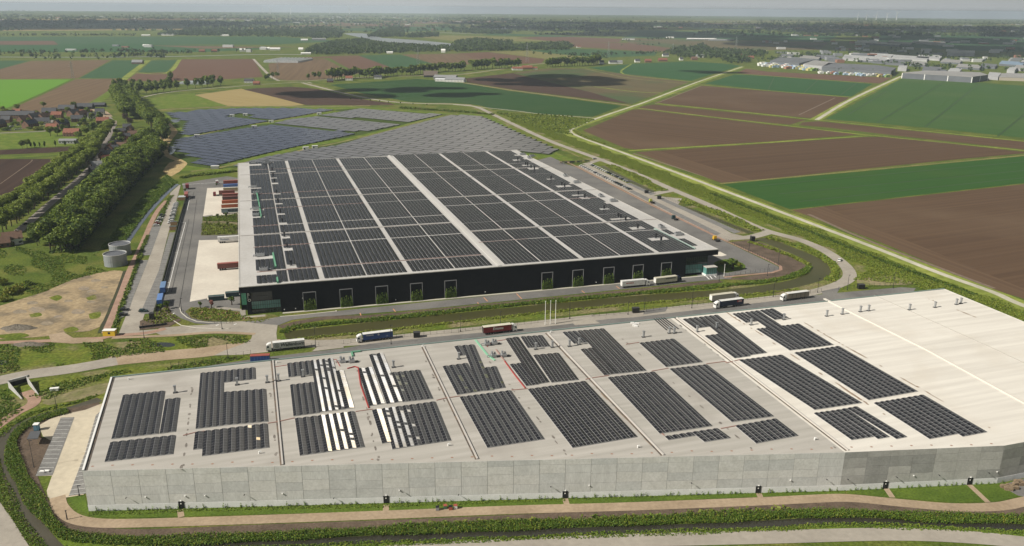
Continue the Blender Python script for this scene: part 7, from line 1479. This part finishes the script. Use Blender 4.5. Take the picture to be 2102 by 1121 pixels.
# ============================================================ INDUSTRIAL ESTATE, right
def hall(lb, px, h, wm, rm, pil=0, group=None):
    """flat hall from its ground outline in the photo"""
    h *= .62; L = GG(px); a0 = L[0]; r = thing('industrial_hall', lb, 'hall', a0, 0, group); Q = [(p[0]-a0[0], p[1]-a0[1]) for p in L]
    if sum(Q[i][0]*Q[(i+1) % len(Q)][1]-Q[(i+1) % len(Q)][0]*Q[i][1] for i in range(len(Q))) < 0: Q = Q[::-1]
    m = MB(); m.prism(Q, -.1, h); m.build('wall', wm, r); cx, cy = np.mean([p[0] for p in Q]), np.mean([p[1] for p in Q])
    m = MB(); m.prism([(cx+(p[0]-cx)*1.004, cy+(p[1]-cy)*1.004) for p in Q], h, h+.9); m.build('roof', rm, r)
    if pil:
        for i in range(len(Q)):
            a, b = np.array(Q[i]), np.array(Q[(i+1) % len(Q)])
            if (a+b)[1]/2 > cy+30: continue
            n = max(1, int(np.linalg.norm(b-a)/pil)); t = (b-a)/np.linalg.norm(b-a); nn = np.array([t[1], -t[0]])
            for k in range(n+1): c0 = a+(b-a)*k/n; m = MB(); m.prism([tuple(c0-t*.8+nn*.05), tuple(c0-t*.8+nn*.8), tuple(c0+t*.8+nn*.8), tuple(c0+t*.8+nn*.05)][::-1], 0, h-.2); m.build('pilaster', white, r)
    return r
hg = P('hall_grey', (.13, .14, .155), (.11, .117, .13), .05, .7); hr_ = P('hall_roof', (.30, .29, .285), (.25, .245, .24), .02, .8); hd = P('hall_dark_roof', (.15, .155, .17), (.12, .125, .14), .02, .8); hw = P('hall_white', (.42, .42, .42), (.33, .33, .34), .03, .7); hs = P('hall_sand', (.36, .32, .26), None)
hall('long grey hall with white pilasters beside the green field', [(1851, 161), (1994, 170), (2026, 165.5), (2010, 160), (1900, 156)], 19, hg, hr_, 42)
hall('dark roofed long hall left of the gravel road', [(1686, 147), (1828, 156.5), (1838, 149), (1800, 143), (1700, 138)], 17, hg, hd, 0)
hall('pale fronted hall joined to the long dark hall', [(1649, 140), (1690, 145), (1715, 137), (1670, 132)], 17, hw, hr_, 45)
hall('grey hall farthest left in the industrial estate', [(1580, 133), (1640, 138), (1672, 130), (1600, 125)], 16, hg, hd)
hall('small white hall by the gravel road end', [(1842, 146), (1860, 147), (1862, 142), (1845, 141)], 13, hw, hw)
hall('white hall right of the pilaster hall', [(2026, 163), (2048, 165), (2054, 157), (2030, 155)], 12, hw, hw)
hall('sand coloured hall at the right edge of the photo', [(2050, 165), (2130, 168), (2135, 158), (2055, 157)], 11, hs, hr_)
hall('long pale hall standing alone beyond the estate', [(1944, 115), (2000, 115.5), (2000, 110), (1946, 109.5)], 16, hw, hw)
for i, (x, y, w, dpt, h, wm, rm) in enumerate(((1728, 124, 120, 8, 9, hw, hw), (1760, 127, 70, 7, 8, hg, hw), (1790, 130, 60, 7, 8, hg, hd), (1745, 117, 60, 6, 8, hg, hd), (1780, 118, 60, 6, 8, hg, hw), (1830, 122, 90, 6, 8, hw, hw), (1880, 122, 60, 6, 8, hw, hw), (1815, 133, 50, 6, 9, hg, hd), (1866, 136, 40, 6, 9, hg, hr_), (1892, 148, 45, 7, 10, hg, hd), (1945, 151, 30, 6, 10, hw, hw), (1962, 141, 60, 6, 8, hg, hr_), (2050, 135, 60, 6, 9, hg, P('hall_blue', (.20, .27, .36), None)), (2080, 145, 60, 7, 9, hw, hr_), (2092, 133, 60, 5, 9, hw, hw), (2066, 150, 20, 6, 12, hw, hw), (1640, 122, 50, 5, 8, hg, hr_), (1672, 120, 50, 5, 8, hg, hd), (1700, 127, 30, 5, 8, hg, hd), (1600, 118, 30, 4, 8, hw, hd), (1765, 90, 100, 4, 9, hg, hw), (1820, 91, 60, 4, 9, hg, hr_), (1880, 90, 70, 4, 9, hw, hr_), (1920, 152, 24, 4, 10, hg, hd), (2010, 140, 40, 6, 8, hg, hd), (1930, 130, 50, 5, 8, hg, hr_))):
    hall('industrial building in the estate at the right, %s in order from the left' % nth(sorted((1728, 1760, 1790, 1745, 1780, 1830, 1880, 1815, 1866, 1892, 1945, 1962, 2050, 2080, 2092, 2066, 1640, 1672, 1700, 1600, 1765, 1820, 1880.1, 1920, 2010, 1930)).index(x if not (x == 1880 and y == 90) else 1880.1)), [(x, y), (x+w*.8, y+w*.055), (x+w*.8+5, y+w*.055-dpt), (x+6, y-dpt)], h, wm, rm, 0, 'industrial buildings of the estate')
# stacks of coloured crates in the yard of the estate
ccol = [P('crate_'+n_, c, None, rough=.6) for n_, c in (('blue', (.07, .16, .36)), ('yellow', (.50, .45, .20)), ('white', (.65, .65, .63)), ('pale_blue', (.34, .44, .55)), ('red', (.34, .17, .12)), ('green', (.2, .3, .1)))]; cnm = ['blue', 'yellow', 'white', 'pale blue', 'orange red', 'green']
crm = []
for c in ccol: m = MB(); [m.box(dx, dx+6, dy, dy+10, 0, 5+dz) for dx, dy, dz in ((0, 0, 0), (7, 1, 2), (14, 0, 1))]; crm.append(m.mesh('crate_stack', c))
for i in range(52):
    x = 1556+rb.random()*112; y = 131+(x-1556)*.085+rb.uniform(0, 6); k = rb.choice((0, 0, 1, 1, 2, 2, 2, 3, 3, 4, 5)) if x < 1655 else rb.choice((1, 1, 2, 2, 5))
    tag(ob('crate_stack', crm[k], None, G(x, y), rb.uniform(0, .4)), 'stack of %s crates in the yard left of the long dark hall' % cnm[k], 'crate stack', '%s crate stacks in the yard' % cnm[k])
for i in range(34):
    x = 1680+rb.random()*150; y = 149+(x-1680)*.06+rb.uniform(0, 2.5); k = rb.choice((2, 2, 3, 1, 5, 4)); o = tag(ob('crate_stack', crm[k], None, G(x, y), rb.uniform(0, .4)), 'small %s crate pile in front of the long dark hall' % cnm[k], 'crate stack', '%s piles before the dark hall' % cnm[k]); o.scale = (.6, .6, .8)
# ============================================================ FAR WOODS, VILLAGES, MASTS
fw = [leaf('far_wood_a', (.052, .088, .022), (.082, .12, .034), .01), leaf('far_wood_b', (.028, .050, .017), (.044, .07, .024), .01)]
def clumps(name, pts, h, size, seed, k=9, spread=1.0):
    q_ = np.random.RandomState(seed); n = len(pts); hh = h*q_.uniform(.55, 1.15, n); C = np.repeat(pts, k, 0); H = np.repeat(hh, k); e = q_.normal(size=(n*k, 3)); e /= np.linalg.norm(e, axis=1)[:, None]
    C = C+e*np.c_[H*.36*spread, H*.36*spread, H*.42]*q_.uniform(.6, 1, n*k)[:, None]; C[:, 2] += H*.55
    V, Fq = leafquads(C, size, q_, up=e*.9); mi = np.repeat(q_.rand(n) < .42, k).astype(int); return tag(quadgrid(name, V, Fq, fw, mi=mi), kind='stuff')
def ppoly(px, dens, seed):
    W_ = np.array(GG(px)); q_ = np.random.RandomState(seed); lo, hi = W_.min(0), W_.max(0); n = int((hi[0]-lo[0])*(hi[1]-lo[1])*dens); p = np.c_[q_.uniform(lo[0], hi[0], n), q_.uniform(lo[1], hi[1], n), np.zeros(n)]
    return p[inpoly(p[:, 0], p[:, 1], W_)]
def pline(px, w, step, seed):
    L = np.array(smooth(GG(px), 4)); q_ = np.random.RandomState(seed); d = np.linalg.norm(np.diff(L, axis=0), axis=1); cum = np.r_[0, np.cumsum(d)]; n = max(2, int(cum[-1]/step)); s = q_.uniform(0, cum[-1], n); i = np.clip(np.searchsorted(cum, s)-1, 0, len(d)-1); p = L[i]+(L[i+1]-L[i])*((s-cum[i])/d[i])[:, None]; p[:, :2] += q_.uniform(-w/2, w/2, (n, 2)); return p
clumps('woodland', np.concatenate([ppoly([(624, 112), (642, 97), (700, 86), (745, 82), (770, 90), (880, 97), (1000, 98), (1100, 93), (1160, 90), (1178, 96), (1165, 103), (1060, 105), (900, 107), (760, 111), (690, 113)], .006, 1), ppoly([(926, 100), (932, 88), (975, 81), (1052, 86), (1052, 103)], .003, 2)]), 15, 2.6, 1)
clumps('woodland', np.concatenate([ppoly([(325, 73), (345, 66), (440, 58), (470, 64), (560, 62), (600, 64), (630, 58), (690, 60), (705, 66), (700, 78), (660, 79), (560, 76), (440, 74)], .0022, 3), ppoly([(755, 76), (775, 66), (812, 56), (828, 58), (830, 76)], .004, 4), ppoly([(832, 77), (840, 72), (900, 69), (900, 75), (860, 78)], .004, 5), ppoly([(928, 66), (936, 60), (1010, 62), (1052, 66), (1050, 70), (980, 70)], .002, 6)]), 15, 3.6, 2)
clumps('tree_row', np.concatenate([pline([(-60, 74), (60, 73.5), (285, 74)], 18, 6, 7), pline([(-60, 111), (0, 111), (44, 110)], 14, 5, 8), pline([(48, 110.5), (121, 110)], 14, 5, 9), pline([(136, 110), (155, 109.5)], 8, 20, 10), pline([(160, 109), (250, 107), (350, 110), (400, 109)], 14, 5, 11), pline([(230, 119), (280, 116), (340, 119)], 20, 4, 12), pline([(400, 111), (520, 107)], 40, 30, 13), pline([(0, 115), (150, 118), (230, 119)], 8, 14, 14), pline([(60, 122), (230, 122)], 8, 26, 15)]), 15, 2.4, 3)
clumps('woodland', np.concatenate([ppoly([(1368, 111), (1380, 101), (1430, 96), (1440, 92), (1460, 103), (1578, 109), (1566, 117), (1500, 121), (1400, 119)], .004, 16), ppoly([(1482, 129), (1490, 120), (1535, 118), (1540, 128), (1520, 132)], .006, 17), ppoly([(1160, 116), (1240, 114), (1260, 122), (1160, 121)], .001, 18)]), 15, 2.6, 4)
clumps('tree_row', np.concatenate([pline([(1100, 112), (1240, 114), (1350, 110), (1420, 106)], 30, 14, 19), pline([(1270, 94), (1360, 93)], 20, 22, 20), pline([(1330, 82), (1380, 80)], 20, 10, 21), pline([(1275, 84), (1315, 85)], 30, 14, 22), pline([(1560, 126), (1600, 122), (1680, 116)], 40, 12, 23), pline([(1690, 148), (1760, 151), (1830, 156)], 10, 16, 24), pline([(1740, 126), (1820, 132), (1900, 138), (2000, 140), (2110, 146)], 60, 9, 25), pline([(1860, 141), (1960, 146), (2020, 150)], 50, 12, 26), pline([(1890, 118), (1960, 123), (2030, 128)], 60, 6, 27), pline([(1840, 102), (1860, 100)], 60, 8, 28), pline([(1560, 112), (1640, 112), (1700, 118)], 60, 9, 29), pline([(1680, 110), (1800, 108), (1900, 112)], 120, 18, 30), pline([(2050, 120), (2130, 124)], 60, 8, 31), pline([(2040, 108), (2110, 110)], 60, 16, 32)]), 13, 2.4, 5)
# hedgerows and copses across the far plain
q_ = np.random.RandomState(77); far = []; mid_ = []
for i in range(210):
    y = 28+ (q_.beta(1.3, 1.6))*50; x = q_.uniform(-150, 2250); hz_ = 7.5+18*x/2102+11.5
    yy = hz_+3.0+(y-28)*.85; dark = 1 if (x > 950 and yy > 40) or (x < 560 and 42 < yy < 62) else 0
    if yy > 78 and not dark: continue
    p = G(x, yy); d = np.linalg.norm(p); a_ = q_.normal(0, .25); L = q_.uniform(.03, .16)*d; n = int(L/(d*.0042)*q_.uniform(.6, 1.6)*(1.15 if dark else .8)); s = q_.uniform(-.5, .5, n)*L
    pt = np.c_[p[0]+s*math.cos(a_)+q_.normal(0, d*.002, n), p[1]+s*math.sin(a_)+q_.normal(0, d*.012, n), np.zeros(n)]; (far if d > 5500 else mid_).append(pt)
clumps('far_trees', np.concatenate(mid_), 14, 4.2, 6, 7, 1.3); clumps('far_trees', np.concatenate(far), 17, 8.5, 7, 5, 2.6)
bm_ = [P('far_white', (.55, .55, .54), None), P('far_red', (.28, .14, .10), None), P('far_grey', (.25, .26, .28), None)]
for gi, (x0, x1, y0, y1, n) in enumerate(((0, 620, 30, 44, 70), (560, 1060, 32, 52, 90), (1000, 1560, 40, 60, 70), (1560, 2110, 48, 92, 110), (600, 720, 38, 48, 40), (1600, 2110, 96, 130, 60), (0, 620, 95, 112, 8))):
    mb = MB()
    for k in range(n):
        x, y = q_.uniform(x0, x1), q_.uniform(y0, y1); p = G(x, max(y, 7.5+18*x/2102+15)); d = np.linalg.norm(p); w, l_, h = q_.uniform(8, 30)*(1+d/9000), q_.uniform(8, 18), q_.uniform(5, 10); m_ = q_.choice(3, p=[.5, .2, .3]); mb.box(p[0]-w/2, p[0]+w/2, p[1]-l_/2, p[1]+l_/2, 0, h, m_)
    tag(mb.build('far_village', bm_), kind='stuff')
for i in range(30):
    x, y = (q_.uniform(900, 2200), q_.uniform(44, 62)) if i < 20 else (q_.uniform(-100, 900), q_.uniform(38, 56))
    y = max(y, 7.5+18*x/2102+16); w = q_.uniform(80, 260); sheet('far_field', [(x, y), (x+w, y+w*.008), (x+w+40, y+w*.008+1.6), (x-20, y+1.8)], (soF, crF, straw, soG, soY)[i % 5], Z2)
# wind turbines and pylons
wt = P('turbine_white', (.8, .8, .8), None, rough=.5)
def turbine(lb, x, y, hpx, group):
    p = G(x, y); d = np.linalg.norm(p); h = hpx*d/F; R_ = h*.62; r = thing('wind_turbine', lb, 'wind turbine', p, 0, group); m = MB(); m.bar((0, 0, 0), (0, 0, h), h*.085, n=8, r2=h*.05); m.build('tower', wt, r); m = MB(); m.box(-h*.02, h*.02, -h*.05, h*.04, h-h*.02, h+h*.03); m.build('nacelle', wt, r); a0 = rb.uniform(0, 2)
    for k in range(3): a_ = a0+k*2.094; m = MB(); m.bar((0, -h*.06, h), (R_*math.cos(a_), -h*.06, h+R_*math.sin(a_)), h*.045, r2=h*.015); m.build('blade', wt, r)
for i, (x, y, hp_) in enumerate(((1760, 41.5, 9), (1778, 42, 9.5), (1798, 43, 11), (1820, 42, 11), (1840, 41.5, 13))): turbine('white wind turbine on the right horizon, %s from the left' % nth(i), x, y, hp_, 'turbines on the right horizon')
for i, (x, y, hp_) in enumerate(((540, 26, 8), (555, 29, 10), (597, 30, 10), (638, 25.5, 8), (677, 28, 9), (718, 29, 11))): turbine('faint wind turbine on the left horizon, %s from the left' % nth(i), x, y, hp_, 'turbines on the left horizon')
pym = P('pylon_steel', (.42, .44, .45), None, rough=.6)
for i, (x, yb, yt) in enumerate(((150, 161, 126), (571, 152, 122), (858.5, 139, 96), (1082, 127, 88), (1248.5, 118, 85), (1381, 109, 90), (1510, 105, 76))):
    p = G(x, yb); h = 10.0
    while proj((*p[:2], h))[1] > yt and h < 90: h += 1
    r = thing('pylon', 'grey lattice pylon in the fields, %s from the left' % nth(i), 'pylon', p, .35, 'pylons in the fields'); w = h*.075; m = MB()
    for sx, sy in ((-1, -1), (1, -1), (1, 1), (-1, 1)): m.bar((sx*w, sy*w, 0), (sx*w*.16, sy*w*.16, h), .16, n=4)
    for k in range(8):
        z0, z1 = h*k/8, h*(k+1)/8; a0, a1 = w*(1-.84*k/8), w*(1-.84*(k+1)/8)
        for s in (-1, 1): m.bar((-a0, s*a0, z0), (a1, s*a1, z1), .09); m.bar((a0, s*a0, z0), (-a1, s*a1, z1), .09)
    m.build('lattice', pym, r)
    for z, L in ((.72, .2), (.84, .16), (.95, .11)): m = MB(); m.bar((-L*h, 0, h*z), (L*h, 0, h*z), .16); m.build('cross_arm', pym, r)
# ============================================================ CLOUDS (above the frame) AND HAZE
cl = P('cloud_white', (.9, .9, .9), None, rough=1.0, spec=0)
def cloud(px, n, r0, r1, alt, seed):
    """a flat-bottomed heap of lumps, standing where its shadow falls on the marked ground"""
    W_ = np.array(GG(px)); q_ = np.random.RandomState(seed); lo, hi = W_.min(0), W_.max(0); t = alt/SUND[2]; P_ = []
    while len(P_) < n:
        x, y = q_.uniform(lo[0], hi[0]), q_.uniform(lo[1], hi[1])
        if inpoly(np.array([x]), np.array([y]), W_)[0]: P_.append((x, y))
    c0 = W_.mean(0)+SUND*t; V = []; Fq = []; b = 0
    for x, y in P_:
        c = np.array([x, y, 0])+SUND*t-c0+np.array([0, 0, q_.uniform(0, 30)]); r = q_.uniform(r0, r1); nu, nv = 12, 6
        for j in range(nv+1):
            for i in range(nu): th = math.pi*j/nv; ph = 2*math.pi*i/nu; rr = r*q_.uniform(.8, 1.15); V.append((c[0]+rr*math.sin(th)*math.cos(ph), c[1]+rr*math.sin(th)*math.sin(ph), c[2]+max(-.12*r, .45*rr*math.cos(th))))
        for j in range(nv):
            for i in range(nu): Fq.append((b+j*nu+i, b+(j+1)*nu+i, b+(j+1)*nu+(i+1) % nu, b+j*nu+(i+1) % nu))
        b = len(V)
    tag(quadgrid('cloud', V, Fq, cl, smooth_=True), kind='structure').location = tuple(c0)
cloud([(960, 46), (1060, 42), (1500, 48), (2300, 56), (2400, 118), (1900, 112), (1560, 103), (1300, 76), (1150, 70), (1000, 58)], 130, 220, 420, 900, 1)
cloud([(-300, 46), (100, 42), (560, 42), (600, 50), (200, 58), (-300, 62)], 46, 300, 560, 900, 2)
cloud([(1000, 158), (1120, 155), (1330, 168), (1220, 180), (1100, 178), (1000, 170)], 18, 25, 60, 600, 3)
cloud([(780, 178), (880, 173), (960, 190), (1020, 200), (900, 200), (830, 190)], 10, 22, 48, 600, 4)
cloud([(1400, 146), (1470, 145), (1500, 150), (1420, 151)], 6, 20, 40, 600, 5)
cloud([(560, 186), (700, 186), (740, 200), (640, 206)], 7, 25, 50, 600, 6)
mb = MB(); mb.box(-24000, 24000, -2500, 22500, -1.2, 160); hz = mb.mesh('haze', [])
hm = bpy.data.materials.new('haze'); hm.use_nodes = True; hn = hm.node_tree.nodes; hn.remove(hn['Principled BSDF']); pvn = hn.new('ShaderNodeVolumePrincipled'); pvn.inputs['Color'].default_value = (.74, .88, 1.0, 1); pvn.inputs["Density"].default_value = 6.0e-5; pvn.inputs['Anisotropy'].default_value = 0.0
hm.node_tree.links.new(pvn.outputs[0], hn['Material Output'].inputs['Volume']); hz.materials.append(hm); tag(ob('haze', hz), kind='stuff')
